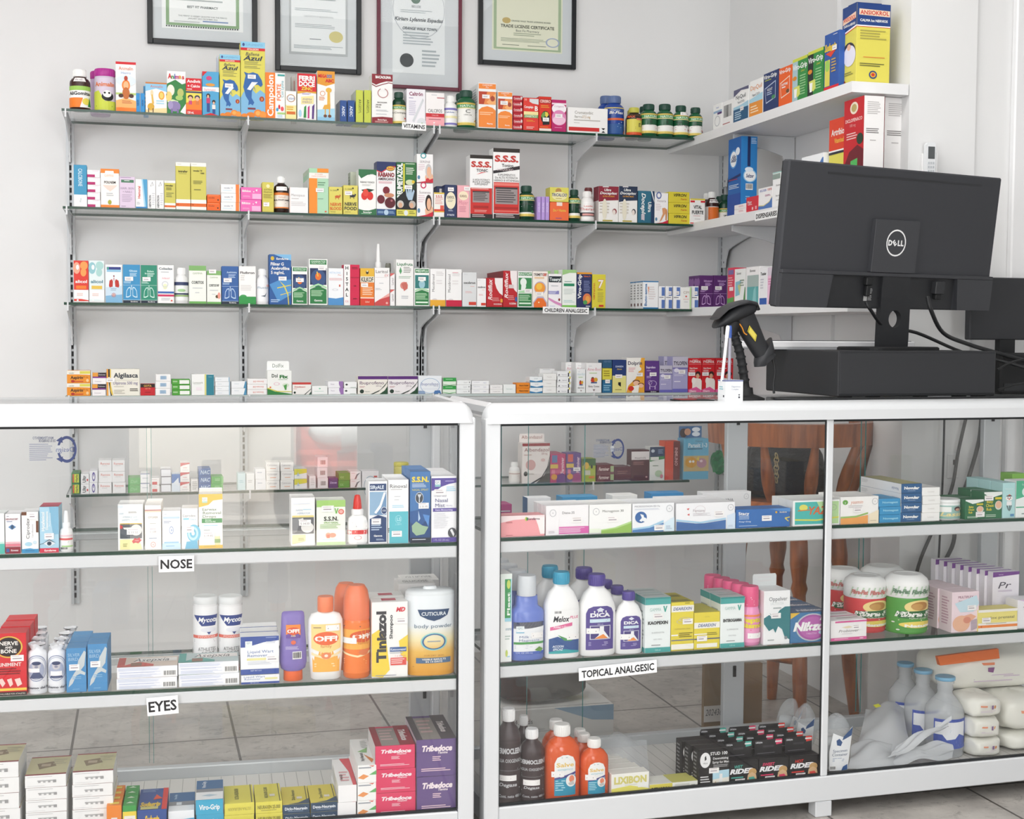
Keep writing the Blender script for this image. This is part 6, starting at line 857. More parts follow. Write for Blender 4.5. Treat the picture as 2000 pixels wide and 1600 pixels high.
# ============ left showcase, middle tier
B('G', -8, 52, 1237, 'd4202c', 'red and black liniment box with wheat ring', 't .4 .06 .035 .4 8a1420 BELLS|e .42 .22 .4 .15 1a1418|a .42 .22 .46 .175 d8c04a .1|tbx .42 .16 .06 .62 f3eee8 NERVE|tb .42 .225 .035 .28 f3eee8 AND|tbx .42 .285 .06 .52 f3eee8 BONE|tbx .45 .5 .055 .76 f3dcd8 LINIMENT|l .1 .56 .9 .68 3 7a1018|p f0d0c8 .05 .74 .2 .72 .3 .8 .2 .86|p f0d0c8 .35 .74 .5 .72 .55 .82 .45 .86|p f0d0c8 .6 .74 .78 .72 .85 .82 .7 .86|r 0 .88 1 .92 ecc84a|r 0 .94 1 1 1a1418|t .5 .97 .025 .9 f0e8d8 INVALUABLE FOR ATHLETES|s .7 .4', d=.055, rear=2, step=.07)
def roll(x0, x1, yt, ins, label, k=0):
    fr, a, c, zb, zt, suf = spot('G', x0, x1, yt, None, ins); w = c-a; h = zt-zb; R = w/2
    root = thing('paper_wrapped_bottle', label+' '+suf, 'bottle', fr.P((a+c)/2, ins+R, zb+.0003), fr.ang, 'paper wrapped bottles '+suf)
    b = MB(); rs = random.Random(int(x0*7+ins*1000)); prof = [(R*.96, 0), (R, h*.02), (R, h*.8), (R*.9, h*.86), (R*.6, h*.9), (R*.75, h*.95), (R*.85, h)]
    b.lathe(prof, 'eceef2', 24, 1, 1)
    for i in range(24*5, 24*7): x, y, z = b.v[i]; b.v[i] = (x*rs.uniform(.8, 1.15), y*rs.uniform(.8, 1.15), z+rs.uniform(-.012, .012)*h*3)
    b.build('paper_wrap', root)
    q = MB(); sf = lambda u, v, e: ((R+.0004+e)*math.sin((u-.5)*math.radians(170)), -(R+.0004+e)*math.cos((u-.5)*math.radians(170)), h*(.82-.8*v))
    art(q, 'a .5 .36 .4 .34 8a94b4 .06|a .5 .36 .34 .29 b0b8cc .05|e .5 .4 .28 .22 a8b0c8|p 4a5478 .25 .62 .4 .46 .6 .46 .75 .62|e .5 .3 .14 .1 c8c4c8|e .5 .23 .15 .05 3a4468|e .5 .32 .06 .03 8a8aa0|l .15 .68 .85 .72 1 a8b0c4|tb .5 .86 .06 .86 4a4e5a Balsamo del P|l .3 .93 .7 .96 1 b0b4c0'+('|r .2 .36 .6 .46 f4f2f2' if k == 0 else '|r .3 .44 .7 .56 f4f2f2'), sf, 2*R, h*.8, True); q.build('label', root)
for q, (x0, x1, nm) in enumerate(((52, 90, 'left'), (91.5, 128, 'right'))):
    for k in range(4): roll(x0+7*k*(q+.4), x1+7*k*(q+.4)-1.5*k, 1262-11*k, .012+.075*k, f'white paper wrapped bottle with old portrait, {nm} row, {NTH[k]}', q)
SBD = 't .38 .15 .07 .6 a8c8de SILVER|t .35 .25 .07 .5 a8c8de BIRD|p c4ccce .9 .06 .98 .1 .9 .4 .72 .5 .95 .56 .92 .62 .7 .58 .5 .62 .3 .8 .1 .88 .16 .74 .4 .56 .5 .5 .6 .28|l .3 .64 .8 .72 2 7fb0d4|l .3 .92 .7 .95 1 7fb0d4|s {}'
B('G', 129, 169, 1266, '4a8ec2', 'blue box with silver bird in flight, left row', SBD.format('.4 .43'), d=.055, rear=2); B('G', 170.5, 210, 1258, '4a8ec2', 'blue box with silver bird in flight, right row', SBD.format('.4 .42'), d=.055, rear=1)
AX = 'l .02 .06 .75 .36 6 c8d0e4|l .04 .46 .74 .56 2 a8b4d4|l .04 .66 .74 .94 5 c8d0e4|b .76 .4 .98 .9#T:r 0 0 1 1 {0}|r .3 .12 .98 .5 ece8e4|tix .55 .3 .34 .6 5a5a5e Asepxia|r 0 0 .12 1 {1}|p {1} 0 1 .35 .5 .6 .8 .6 1|r .22 .6 .4 .95 8a6a5a'
B('G', 228.5, 347.5, 1302, 'f1f2f6', 'long white soap boxes, left stack,', AX.format('d8c8bc', 'c8605a'), n=2, d=.085); B('G', 349.5, 468, 1293, 'f1f2f6', 'long white soap boxes, right stack,', AX.format('b8c8c8', '5aa098'), n=2, d=.085)
MY = 'p 1f3a82 .14 .13 .92 .13 .8 .29 .4 .29|tbix .58 .195 .07 .56 W Mycota|e .6 .35 .22 .04 e4e4ea|p 1f3a82 .54 .38 .66 .38 .6 .42|r .1 .43 .95 .475 e06a5a|t .55 .453 .03 .7 f6dcd4 POWDER|l .15 .5 .9 .55 2 c0c0c4|t .55 .64 .055 .5 7a7878 ATHLETES|t .58 .705 .055 .34 7a7878 FOOT|a .62 .86 .24 .12 5a5a68 .06|p e07a70 .55 .86 .6 .84 .66 .98 .6 1|p e07a70 .68 .88 .72 .87 .76 .99 .7 1|b 0 .62 .06 .9'
for q, (xa, xb) in enumerate(((377, 425), (427, 474))): bottle('G', xa, xb, 1168, f'white foot powder bottle, {["left", "right"][q]} of the pair behind the soap boxes,', 'tube', 'f0f0f0', 'e8eaea', (.02, .88, 'f2f2f2'), MY, ins=.115, nm='powder_bottle', ribs=False)
LW = 'r 0 0 1 .28 34509c|p f2f3f4 0 .34 .3 .24 .6 .16 1 .12 1 .86 0 .86|l .66 .03 .98 .06 1 a8b8e0|r .12 .12 .3 .28 e8eeee|t .21 .16 .05 .14 7a9aa8 QC|l .66 .14 .98 .2 2 b8c0d0|tx .52 .4 .075 .68 6a82b4 Liquid Wart|tx .44 .5 .075 .52 6a82b4 Remover|r .16 .57 .7 .63 e8e2a0|l .18 .66 .9 .76 3 d0d4dc|r 0 .86 1 1 34509c|t .4 .9 .035 .5 dfe6f4 NET WT 0.31|s .82 .6'
B('G', 469.5, 545, 1243, 'f2f3f4', 'white and blue wart remover box on top', LW, yb=1317, d=.045, rear=2, step=.05); B('G', 470.5, 546, 1318, 'f2f3f4', 'lower wart remover box', 'tx .35 .2 .22 .55 6a82b4 Liquid Wart|tx .3 .46 .22 .42 6a82b4 Remover|r .62 .34 .95 .54 e8e2a0|r 0 .78 1 1 34509c|t .35 .88 .12 .5 dfe6f4 NET WT 0.31', d=.1)
def tubebottle(x0, x1, yt, yb):
    fr, a, c, zb, zt, suf = spot('G', x0, x1, yt, None, .015); h = zt-zb; w = c-a; R = w/2
    root = thing('lotion_tube', 'violet repellent tube standing on its orange cap '+suf, 'bottle', fr.P((a+c)/2, .015+R*.6, zb+.0003), fr.ang, 'bottles '+suf)
    b = MB(); secs = [(.62, .6, .15), (.9, .66, .18), (1.0, .66, .27), (.97, .6, .5), (.86, .45, .8), (.84, .34, .93), (.8, .2, .98), (.66, .08, 1.0)]
    vs = []; n = 30
    for rx, ry, z in secs:
        for i in range(n):
            t = 2*math.pi*i/n; ca, sa = math.cos(t), math.sin(t); k = (abs(ca)**2.5+abs(sa)**2.5)**(-1/2.5); vs.append((R*rx*ca*k, R*ry*sa*k, z*h))
    fs = [(i*n+j, i*n+(j+1) % n, (i+1)*n+(j+1) % n, (i+1)*n+j) for i in range(len(secs)-1) for j in range(n)]
    b.add(vs, fs, mat('7f6fb4', .35), True); b.add(vs[-n:], [tuple(range(n))], mat('7f6fb4', .35)); b.add(vs[:n][::-1], [tuple(range(n))], '7f6fb4'); b.build('tube_body', root)
    b = MB(); b.lathe([(R*.66, 0), (R*.7, h*.01), (R*.68, h*.148)], 'ec6a34', 26, 1, .8); b.build('cap', root)
    q = MB(); sf = lambda u, v, e: (R*(u-.5)*1.5, -R*(.42+.25*v*.9-.16*(2*u-1)**2*1.2)-.003-e, h*(.82-.6*v))
    art(q, 'r .15 0 .85 .3 ee8a3a|p 6a4a9a .15 .24 .3 .2 .5 .26 .7 .2 .85 .26 .85 .32 .15 .32|e .5 .15 .32 .09 d8502a|tBx .5 .15 .08 .6 f6efe8 OFF!|ti .5 .26 .05 .3 efe0a8 kids|e .5 .42 .12 .05 e06a4a|l .12 .52 .9 .6 3 c8c0e0|b .45 .64 .9 .82|s .72 .06', sf, R*1.5, h*.6, True); q.build('label', root)
tubebottle(546, 600, 1197, 1340)
OFFL = 'e .5 .3 .4 .14 e8683a|tBx .5 .3 .1 .72 f8f4ee OFF!|t .5 .46 .06 .5 c87a3a family|p f4e0b0 0 .58 .5 .7 1 .56 1 .62 .5 .74 0 .64|e .5 .66 .16 .07 e88a5a|e .5 .66 .06 .03 f6e8d8|l .1 .82 .9 .92 2 f8dca8|l .1 .06 .4 .1 1 8a7a6a'
bottle('G', 602, 672, 1168, 'white repellent bottle with orange flip cap', 'off', 'f3f3f1', 'f0855a', (.1, .68, 'f6b955'), OFFL+'|s .7 .08', ry=.5, ex=2.6, span=100, panel='r 0 0 1 1 f4b450|p f8d890 0 0 1 0 1 .5 .5 .62 0 .5', ribs=False)
bottle('G', 672.5, 725, 1147, 'orange repellent spray can', 'can', 'ee7a34', 'ee8058', (.06, .6, 'ef7f38'), 'r 0 .12 1 .52 f4b050|e .66 .26 .36 .12 d85a2a|tBx .66 .26 .09 .6 f8f0e6 OFF!|t .66 .39 .05 .46 c8702a family|p f4e0b0 0 .56 .5 .64 1 .54 1 .58 .5 .68 0 .6|e .66 .58 .14 .06 e07a4a|l .1 .72 .9 .84 3 f4a870|l .1 .05 .6 .09 1 6a4a3a|s .25 .34', nm='spray_can', ribs=False)
bottle('G', 654, 702, 1143, 'second orange can behind the spray can', 'can', 'ee7a34', 'ee8058', None, ins=.09, nm='spray_can', ribs=False)
B('G', 726, 797, 1176, 'f3f2ef', 'white and yellow shampoo box with huge sideways lettering', 'p efd24a 0 .42 .2 .36 .4 .5 .5 .9 .3 1 0 .98|p efd24a .75 .52 1 .44 1 .8 .8 .7|tBvx .26 .46 .25 .68 3c3c40 Tiniazol|tbvx .53 .33 .085 .32 3c3c40 Shampoo|tBi .8 .1 .055 .26 d83a4a MD|r .5 .6 .96 .66 3a5f9a|tb .73 .63 .03 .42 dfe6f0 Ketoconazol|l .5 .67 .95 .7 1 g|t .8 .715 .025 .3 e09a9a 1 x 100 mL|r .52 .74 .96 .84 e05a54|l .54 .755 .94 .83 3 f4d8d4|l .1 .965 .9 .985 1 9a9aa8|s .83 .25#T:r .3 .3 .7 .7 c85a6a', d=.06, rear=1)
def powder(x0, x1, yt):
    fr, a, c, zb, zt, suf = spot('G', x0, x1, yt, None, .01); h = zt-zb; w = c-a; R = w/2; k = .62
    root = thing('powder_bottle', 'wide white and golden body powder tin '+suf, 'bottle', fr.P((a+c)/2, .01+R*k, zb+.0003), fr.ang, 'bottles '+suf)
    m, nt, bs = node_mat('white_to_gold_print'); tc = nt.nodes.new('ShaderNodeTexCoord'); sx = nt.nodes.new('ShaderNodeSeparateXYZ'); rp = nt.nodes.new('ShaderNodeValToRGB')
    nt.links.new(tc.outputs['Generated'], sx.inputs[0]); nt.links.new(sx.outputs[2], rp.inputs[0]); nt.links.new(rp.outputs[0], bs.inputs['Base Color']); bs.inputs['Roughness'].default_value = .3
    el = rp.color_ramp.elements; el[0].position = .06; el[0].color = rgb('e0a038'); el[1].position = .62; el[1].color = rgb('e6ebee'); e = el.new(.3); e.color = rgb('e6b85a'); e = el.new(.45); e.color = rgb('efe2b4')
    b = MB(); b.lathe([(R*.99, 0), (R, h*.01), (R, h*.9), (R*.985, h*.92)], m, 36, 1, k, ex=2.4); b.build('tin_body', root)
    b = MB(); b.lathe([(R*.99, h*.915), (R*.99, h*.94), (R*.9, h*.965), (R*.2, h*.97)], 'dfe4e6', 36, 1, k, ex=2.4); b.lathe([(R*.28, h*.96), (R*.28, h*.985), (R*.24, h)], 'e8ecee', 24, 1, k); b.build('lid', root)
    q = MB()
    def sf(u, v, e):
        t = (u-.5)*math.radians(150); ca, sa = math.sin(t), -math.cos(t); kk = (abs(ca)**2.4+abs(sa)**2.4)**(-1/2.4); return ((R*kk+.0003+e)*ca, (R*k*kk+.0003+e)*sa, h*(.9-.88*v))
    art(q, 'p 2a466a .28 .16 .78 .16 .74 .24 .62 .29 .53 .31 .44 .29 .32 .24|tbx .53 .215 .045 .38 dfe6ea CUTICURA|t .53 .375 .05 .6 5a7288 body powder|a .53 .58 .2 .115 3f6a9a .22|a .53 .58 .2 .115 8fd0cc .1|l .43 .57 .63 .6 1 9aa4ac|t .53 .76 .02 .3 b8843a FOR DRY SKIN|r .26 .79 .8 .86 4a6a8c|tb .53 .81 .022 .44 e8e4d8 VISIBLE RESULTS|tb .53 .84 .022 .3 e8e4d8 IN 14 DAYS|l .2 .9 .86 .92 1 c8903a|s .22 .13', sf, 2*R*.97, h*.88, True); q.build('printed_label', root)
powder(795.5, 892, 1150)
o = B('G', 778, 850, 1140, 'eceae8', 'flat carton lettered for glucose, tucked behind the powder tin', '#T:tx .5 .6 .3 .7 8a8a8c GLUCOSE', d=.08, ins=.15); o = B('G', 785, 858, 1133, 'eceae8', 'glucose carton rearmost behind the powder tin', '#T:tx .5 .5 .3 .7 8a8a8c GLUCOSE', d=.08, ins=.235)
# ============ left showcase, bottom tier
CON = 'l .05 .1 .7 .2 1 c8c8c8|l .3 .4 .75 .62 1 b8b8b8|r .32 .42 .38 .6 a8a8a8|r .44 .42 .5 .6 b0b0b0|r .56 .42 .62 .6 a8a8a8|r .68 .4 .76 .62 9a9a9a|l .05 .82 .6 .88 1 d0d0d0#T:r 0 0 1 .06 9a4048|r 0 .94 1 1 9a4048|r 0 .06 1 .94 c8c29a|p 8a7a62 .2 .4 .6 .3 .7 .55 .3 .7|r .32 .42 .55 .55 b8a890|l .6 .2 .95 .5 3 b0ac90'
for q, (xa, xb, yt) in enumerate(((-50, 38, 1490), (49, 130, 1514), (142, 222, 1507))):
    B('H', xa, xb, yt, 'efefee', 'white fever patch boxes, ' + ['leftmost', 'second', 'third'][q] + ' pile,', CON, n=5, d=.13, ins=.03)
B('H', 208, 238, 1574, 'e8862e', 'orange cartons lined up in depth', 'r .3 .4 .7 .9 e4dcd8|tb .5 .62 .3 .3 5a4a4a JR#T:r .2 .3 .8 .7 e8cf5a', d=.032, rear=3, ins=.012)
B('H', 239.5, 267, 1574, '3f9a4a', 'green cartons lined up in depth', 'r 0 .2 1 1 e8cf4a|r .1 .35 .9 .9 e8e4dc|l .2 .45 .8 .8 3 c8b8a8#T:p d8e8d0 .2 .5 .5 .2 .8 .5', d=.032, rear=3, ins=.012)
SGT = '#T:r .82 0 1 1 d8342c|tBi .42 .74 .18 .7 e4c03a Sudagrip|p e0502a .5 .55 .82 .5 .6 .3|l .1 .06 .7 .2 3 8aa0c8|r .1 .86 .7 .98 c8c07a'
B('H', 268, 326, 1582, '2f4f92', 'blue box with yellow and red lettering', 'tBi .5 .4 .3 .5 e4c03a Sudagrip|p d8402a .2 .7 .8 .7 .5 .9'+SGT, d=.14, ins=.012)
B('H', 328, 380, 1584, 'f0f2f4', 'white and petrol blue box beside the blue one', 'p 4fa8cc 0 .5 1 .4 1 1 0 1#T:r 0 0 1 .5 3a6a9a|r 0 .5 1 .7 8a8c90|tbv .25 .25 .1 .36 b8d0e4 Viro-Grip|r .3 .55 .5 .7 e0e4e8', d=.12, ins=.02)
VGB = 'r 0 0 1 1 3fa8cc|tbx .5 .5 .34 .76 W Viro-Grip#T:r 0 0 1 .46 3a6a9a|r 0 .46 1 .62 8a8c90|r 0 .62 1 1 eef0f2|tbv .28 .24 .14 .34 e4ecf2 Viro-Grip|p b8ccd8 .2 .8 .5 .74 .8 .8 .5 .86'
B('H', 383, 437, 1562, '3fa8cc', 'turquoise flu boxes', VGB, n=2, d=.13, ins=.012)
def NX(t, side, dark): return f'tb .5 .45 .3 .84 {"8a8438" if not dark else "e8eef4"} {t}|l .2 .7 .8 .85 1 {"b0a850" if not dark else "7a90a8"}#T:tbv .42 .5 .13 .6 7a7a3a {t}|r .9 0 .93 1 5a5a3a|r .55 .6 .75 .72 dcd6c8' + ('|p 2f4862 .2 1 .6 .93 1 .72 1 1' if dark else '')
B('H', 438, 497, 1569, 'dfd558', 'yellow boxes with upside-down print', 'tu .5 .5 .26 .76 a8a048 ULTRA-NEURAXIN#T:tbv .42 .5 .13 .6 7a7a3a ULTRA-NEURAXIN|r .9 0 .93 1 5a5a3a', n=2, d=.12, ins=.012)
B('H', 498, 551, 1566, 'dfd558', 'yellow boxes with upright print', NX('NEURAXIN 25.000', 1, False), n=2, d=.12, ins=.012)
B('H', 552, 605, 1571, 'd8c850', 'yellow and navy boxes, left pile,', 'r 0 0 1 1 2f4862|'+NX('Diclo-Neuraxin', 1, True), n=2, d=.12, ins=.012); B('H', 606, 659, 1567, 'd8c850', 'yellow and navy boxes, right pile,', 'r 0 0 1 1 2f4862|'+NX('Dexa-Neuraxin', 1, True), n=2, d=.12, ins=.012)
B('H', 660, 697, 1534, 'f2f1f1', 'long white boxes with red curve', '#T:p d8505a .4 0 1 0 1 1 .8 1 .75 .5|l .2 .5 .7 .9 4 e0a8ac|tbv .25 .7 .16 .4 7a5a5e Neuralgia#L:l .1 .2 .9 .8 3 d8d8d8', n=2, d=.19, ins=.012)
B('H', 698, 735, 1495, 'f3f3f1', 'long white boxes with green and orange ribbon', 'p e8985a .0 .7 .3 .5 .6 .62 .3 .8|p 6ab06a .6 .55 1 .3 1 .55|l .05 .1 .8 .25 1 9aa0a8|p d86a5a .6 .02 .9 .02 .8 .1#T:p 8aba7a .2 .5 .8 .36 .7 .55|p e08a4a .5 .6 .95 .8 .8 .92|tbv .35 .7 .2 .3 6a6a6a Poly-Neuraxin|l .5 .1 .9 .4 5 c8ccc8', n=3, d=.2, ins=.012)
def TB(c1, n, sub): return f'tBix .52 .24 .15 .76 f4e6ea Tribedoce|tbi .66 .36 .06 .4 f4e6ea {sub}|l .4 .46 .62 .6 3 f0d0d8|l .12 .78 .9 .88 2 f0d0d8#T:r 0 0 .16 1 {c1[1]}|r .16 .1 .62 1 9a948e|l .2 .2 .58 .8 4 c8a8a8|r .62 0 1 1 {c1[1]}|tBid .8 .5 .16 .8 e4dcdc Tribedoce#L:r 0 0 1 1 {c1[2]}'
B('H', 734, 812, 1456, 'dc3f66', 'pink vitamin injection boxes', TB(('dc3f66', '9a2f3c', 'e4dcdc'), 3, 'Compuesto'), n=3, d=.15, ins=.012)
B('H', 813.5, 891.5, 1444, '6a5488', 'purple vitamin injection boxes', TB(('6a5488', '5a5258', 'c8bcc4'), 2, 'Tiamina'), n=2, d=.19, ins=.012)
# ============ right showcase, top tier
B('I', 977, 1064, 1007, 'f0a4a8', 'pink and white gradient pill box at the left edge', 'p f4e4e4 0 0 1 0 1 .12 .3 .2 0 .32|p f8f0ee .78 .1 1 .1 1 .9 .9 .9 .85 .5|tb .75 .17 .1 .3 7a5a6a Eurofarma|e .58 .17 .03 .1 c8cf5a|e .6 .17 .02 .08 4a8a5a|l .12 .28 .3 .36 2 b8686a|l .12 .9 .3 .95 1 b8686a', d=.05)
BY = 'a {0} {1} .045 .13 8a8c92 .12|r {2} {3} {4} {5} 8a8c92'
def bay(x, y): return f'a {x} {y} .075 .12 9a9ca2 .1|t {x} {y} .07 .1 9a9ca2 +'
def PILL(t, c, x0): return bay(.16, .25)+f'|t .52 .25 .085 .42 7a7478 {t}|r .3 .0 .305 .72 e8e4e8|r .3 .72 1 .96 {c}|l .3 .76 1 .94 5 e8d0e0|l .06 .86 .24 .94 2 c8c0c8|r 0 .8 .28 .84 f4eef2|s .72 .5'
B('I', 1066, 1150, 987, 'f4f2f3', 'white pill box with pink lower band', PILL('Diane-35', 'd964ac', 0), d=.03, rear=2)
B('I', 1150.8, 1233.5, 985, 'f4f4f2', 'white pill box with green rising wave', bay(.16, .24)+'|tx .56 .23 .08 .5 7a7872 Microgynon 30|p b8d890 .28 .86 .6 .8 1 .6 1 .66 .7 .82 .28 .94|p 96bf5a .28 1 .28 .9 .65 .83 1 .66 1 1|l .06 .84 .22 .92 2 c8ccc0|r .0 .82 .26 .96 e8f0dc|s .54 .52', d=.03, rear=2)
B('I', 1235, 1317, 983, 'f3f4f6', 'white pill box with blue profile medallion', 'tx .35 .1 .06 .6 7a7c88 MICROGYNON ED Fe|l .05 .18 .72 .24 2 c8ccd8|e .2 .48 .14 .2 3a68a4|p f0f2f4 .18 .36 .26 .4 .28 .52 .22 .64 .16 .6 .22 .5|e .28 .56 .05 .07 f0f2f4|'+bay(.88, .2)+'|p a8cfe6 0 .86 .4 .8 .74 .6 .74 .68 .4 .88 0 .94|p 4f80b8 0 1 0 .92 .4 .86 .74 .7 .74 1|p d8eaf4 .76 .7 1 .5 1 1 .76 1|l .8 .8 .94 .94 3 a8b4c8|s .64 .86', d=.03, rear=2)
B('I', 1320, 1436, 982, 'f3f3f5', 'widest white pill box with blue striped curve', 't .38 .28 .1 .24 a89aa0 Femiane|a .4 .26 .09 .16 d8c8cc .06|l .28 .38 .6 .5 3 d0ccd0|p d85a5a .17 .2 .22 .18 .2 .26|p d85a5a .18 .42 .22 .38 .22 .46|p a8cfe6 0 .58 .4 .7 .84 .58 .84 .64 .4 .76 0 .64|p 4a72ac 0 1 0 .66 .4 .78 .84 .66 .84 1|l 0 .76 .84 .96 5 3f649c|'+bay(.92, .2).replace('.075', '.05')+'|p d8e6f4 .86 .5 1 .4 1 1 .86 1|l .88 .86 .98 .94 2 b8c4d4|s .72 .42', d=.035, rear=3)
B('I', 1372, 1467, 961, 'f1f1f2', 'white pill box standing behind the widest one', bay(.9, .22).replace('.075', '.05')+'|t .55 .35 .13 .2 7a7a7e YNA', d=.035, ins=.25)
B('I', 1437.5, 1543, 994, '3a70b4', 'bright blue pill box with white heading', 'tbx .14 .22 .16 .2 W Stacy|l .05 .34 .26 .56 3 b8cce6|tb .16 .65 .07 .26 dfe8f4 75 mcg + 20 mcg|l .05 .86 .5 .94 1 a8c0e0|e .74 .2 .02 .06 d8a83a|tb .87 .2 .07 .22 f0e8d8 Eurofarma|p d8c86a .9 .5 1 .46 1 .5 .93 .56 .98 .7 .96 .72 .9 .56|p 5a90cc .6 0 1 0 1 .2 .8 .14|s .56 .5', d=.06)
B('I', 1548, 1640, 977, 'f1f3f1', 'turquoise pill box with orange sunset lettering', 'r .0 0 1 1 f1f3f1|p 4fb8b0 .04 .06 .98 .06 .98 .94 .04 .94|p b8dca0 .5 .06 .98 .06 .98 .94 .75 .94|e .22 .28 .09 .12 e0dc6a|p e07a3a .1 .38 .36 .36 .36 .39 .1 .42|tbi .54 .4 .3 .44 d8683a YAZ|p d8d85a .04 .72 .5 .76 .98 .66 .98 .72 .5 .82 .04 .78|'+bay(.86, .3), d=.035, rear=2)
B('I', 1641, 1716, 970, 'f5f3f0', 'white pill box with green and orange base', 'e .12 .2 .07 .09 6aa84a|t .12 .2 .09 .08 W y|ti .42 .19 .13 .5 e0a088 yasmin|l .2 .32 .7 .42 2 c8c4c4|'+bay(.9, .19)+'|p 9abf6a 0 .72 .4 .7 .72 .58 .72 .64 .4 .76 0 .78|p eba45c 0 .78 .4 .76 .72 .68 .72 1 0 1|p f2e4c8 .74 .66 1 .5 1 1 .74 1|l .78 .88 .95 .94 1 c8b8a0|s .45 .48', d=.035, rear=2)
B('I', 1717, 1759, 974, '3f94c4', 'blue end boxes', 'tbx .52 .45 .24 .72 a8dcec Nomagest', n=3, d=.09)
B('I', 1759.5, 1800, 945, '34618f', 'dark blue ended long boxes', 'tBx .5 .44 .28 .74 W Novular|l .3 .72 .7 .8 1 b8cce0#L:r 0 0 1 1 ececec|tu .85 .6 .3 .2 5a6a94 Novular|l .02 .2 .2 .6 3 c8c8c8#T:r 0 0 1 1 bdb98a', n=4, d=.19)
B('I', 1801, 1836, 952, 'f4f3f0', 'plain white pill boxes beside the blue ends', 't .5 .5 .2 .6 d0ccc8 Lovette', n=4, d=.09)
bottle('I', 1837, 1887, 977, 'white ointment jar with green label', 'jarlid', 'eef0ee', 'f1f3f2', (.08, .72, '9cc0b8'), 'r .1 .1 .45 .5 eef0ec|e .62 .26 .1 .18 4a3438|e .62 .32 .07 .1 d8a890|e .8 .3 .06 .08 d8cf7a|tbix .55 .66 .3 .7 efe0a0 Lassar|p 7fb0a0 0 .8 .5 1 1 .8 1 1 0 1', nm='ointment_jar', cat='jar', ribs=False)
BC = 'p eef2ee 0 0 1 0 1 .1 .5 .2 .3 .16 0 .06|p eef2ee .1 .1 .9 .08 .4 .22|tb .32 .36 .1 .46 e0d04a Baby|tb .32 .5 .1 .46 e0d04a Chest|tb .28 .64 .1 .36 e0d04a Rub|e .8 .5 .2 .17 d8e0d4|e .8 .48 .16 .14 e8b89a|l .1 .84 .7 .95 2 c8dcc8|r .6 .2 .96 .28 d8c83a'
B('I', 1885, 1921, 976, '2f6f4a', 'smaller green chest rub box with baby face', BC+'|s .8 .75', d=.055, rear=1); B('I', 1921.5, 1957, 961, '2f6f4a', 'larger green chest rub box with baby face', BC+'|s .25 .22', d=.055, rear=1)
B('I', 1958, 1983, 943, 'b4dcdc', 'tall pale aqua box with clown picture', 't .5 .17 .05 .7 e4f0f0 Espasmol|e .52 .36 .1 .03 d86a4a|e .5 .44 .28 .07 f2efec|r .3 .36 .7 .39 3a3a44|e .4 .43 .05 .015 K|e .6 .43 .05 .015 K|e .5 .46 .05 .02 d84a3a|r .3 .52 .7 .64 f0f0f0|p 2a2a34 .3 .64 .36 .64 .48 .78 .44 .78|p 2a2a34 .5 .64 .55 .64 .54 .8 .5 .8|p 2a2a34 .64 .64 .7 .64 .6 .78 .56 .78|r .6 .88 .9 .95 5a90b8', d=.05, rear=2)
B('I', 1984, 2022, 939, 'f0f3f1', 'green and white box at the right edge', 'r 0 0 1 .55 4fb08a|t .5 .1 .05 .8 c8e8dc Espasmo|e .6 .3 .3 .14 dfeeea|p f0f3f1 0 .5 .5 .42 1 .55 1 .6 0 .6|r 0 .7 1 .73 4fb08a|l .3 .88 .9 .94 1 8a9a94', d=.05)
B('I', 1976, 2004, 925, '7fb84a', 'light green box behind the right edge boxes', '', d=.05, ins=.12)
B('I', 1030, 1076, 972, 'eef0f2', 'white box with blue spine at the back', '#L:r 0 0 1 1 3a6a9a', d=.04, ins=.23); B('I', 1098, 1167, 970, '3f94c4', 'sky blue box lying at the back', '', d=.05, ins=.24); B('I', 1196, 1245, 967, 'eeeeec', 'white box at the back behind the wave boxes', '', d=.05, ins=.24); B('I', 1272, 1335, 963, '3a8cc4', 'blue box with white lettering at the back', 'tb .6 .84 .2 .5 e4f0f8 rdanol', d=.05, ins=.24); B('I', 970, 1000, 985, 'a8407a', 'magenta box lying at the back left corner', '', d=.06, ins=.2)
# ============ right showcase, middle tier
B('J', 977, 1000, 1121, 'f2f4f2', 'white and green enema box at the left post', 'r 0 0 1 .12 e8f0ea|p 3f9a5a .38 .06 .88 .06 .88 .5 .38 .5|p 9ad0e0 .88 .06 .96 .06 .96 .54 .38 .54 .38 .5 .88 .5|e .7 .12 .16 .05 c8d86a|tbvx .7 .34 .24 .26 eef6ee Fleet|ti .7 .62 .04 .5 8aa8b8 enema|l .4 .7 .95 .76 2 b8c8c0|e .55 .9 .1 .04 c8d86a|l .6 .93 .9 .96 1 c', d=.06)
bottle('J', 1001, 1067, 1127, 'cobalt laxative bottle with measuring cup over its cap', 'milk', '6d82cc', 'd8dce0', (.08, .46, 'eef0f2'), 'r 0 0 1 .2 34509c|l .6 .06 .96 .1 1 c8d0ea|r .1 .12 .34 .34 e8eeee|t .22 .18 .06 .14 7a9aa8 QC|r .1 .27 .34 .34 8fc0d8|p eef0f2 0 .3 .5 .2 1 .14 1 .3|tx .44 .46 .075 .48 7a86ac Milk of|tx .5 .565 .075 .62 7a86ac Magnesia|r .02 .62 .98 .69 4f9a52|l .05 .73 .6 .84 3 c8ccd8|p 6a9a4a .66 .88 .8 .78 .95 .86 .84 .96|r 0 .92 1 1 4a64b4|t .35 .96 .045 .5 e0e6f4 12 FL OZ (355 mL)|s .75 .42', ry=.62, ex=2.8, span=104, panel='r 0 0 1 1 eef0f2', rear=3, step=.075, alpha=1, ribs=False, rough=.2)
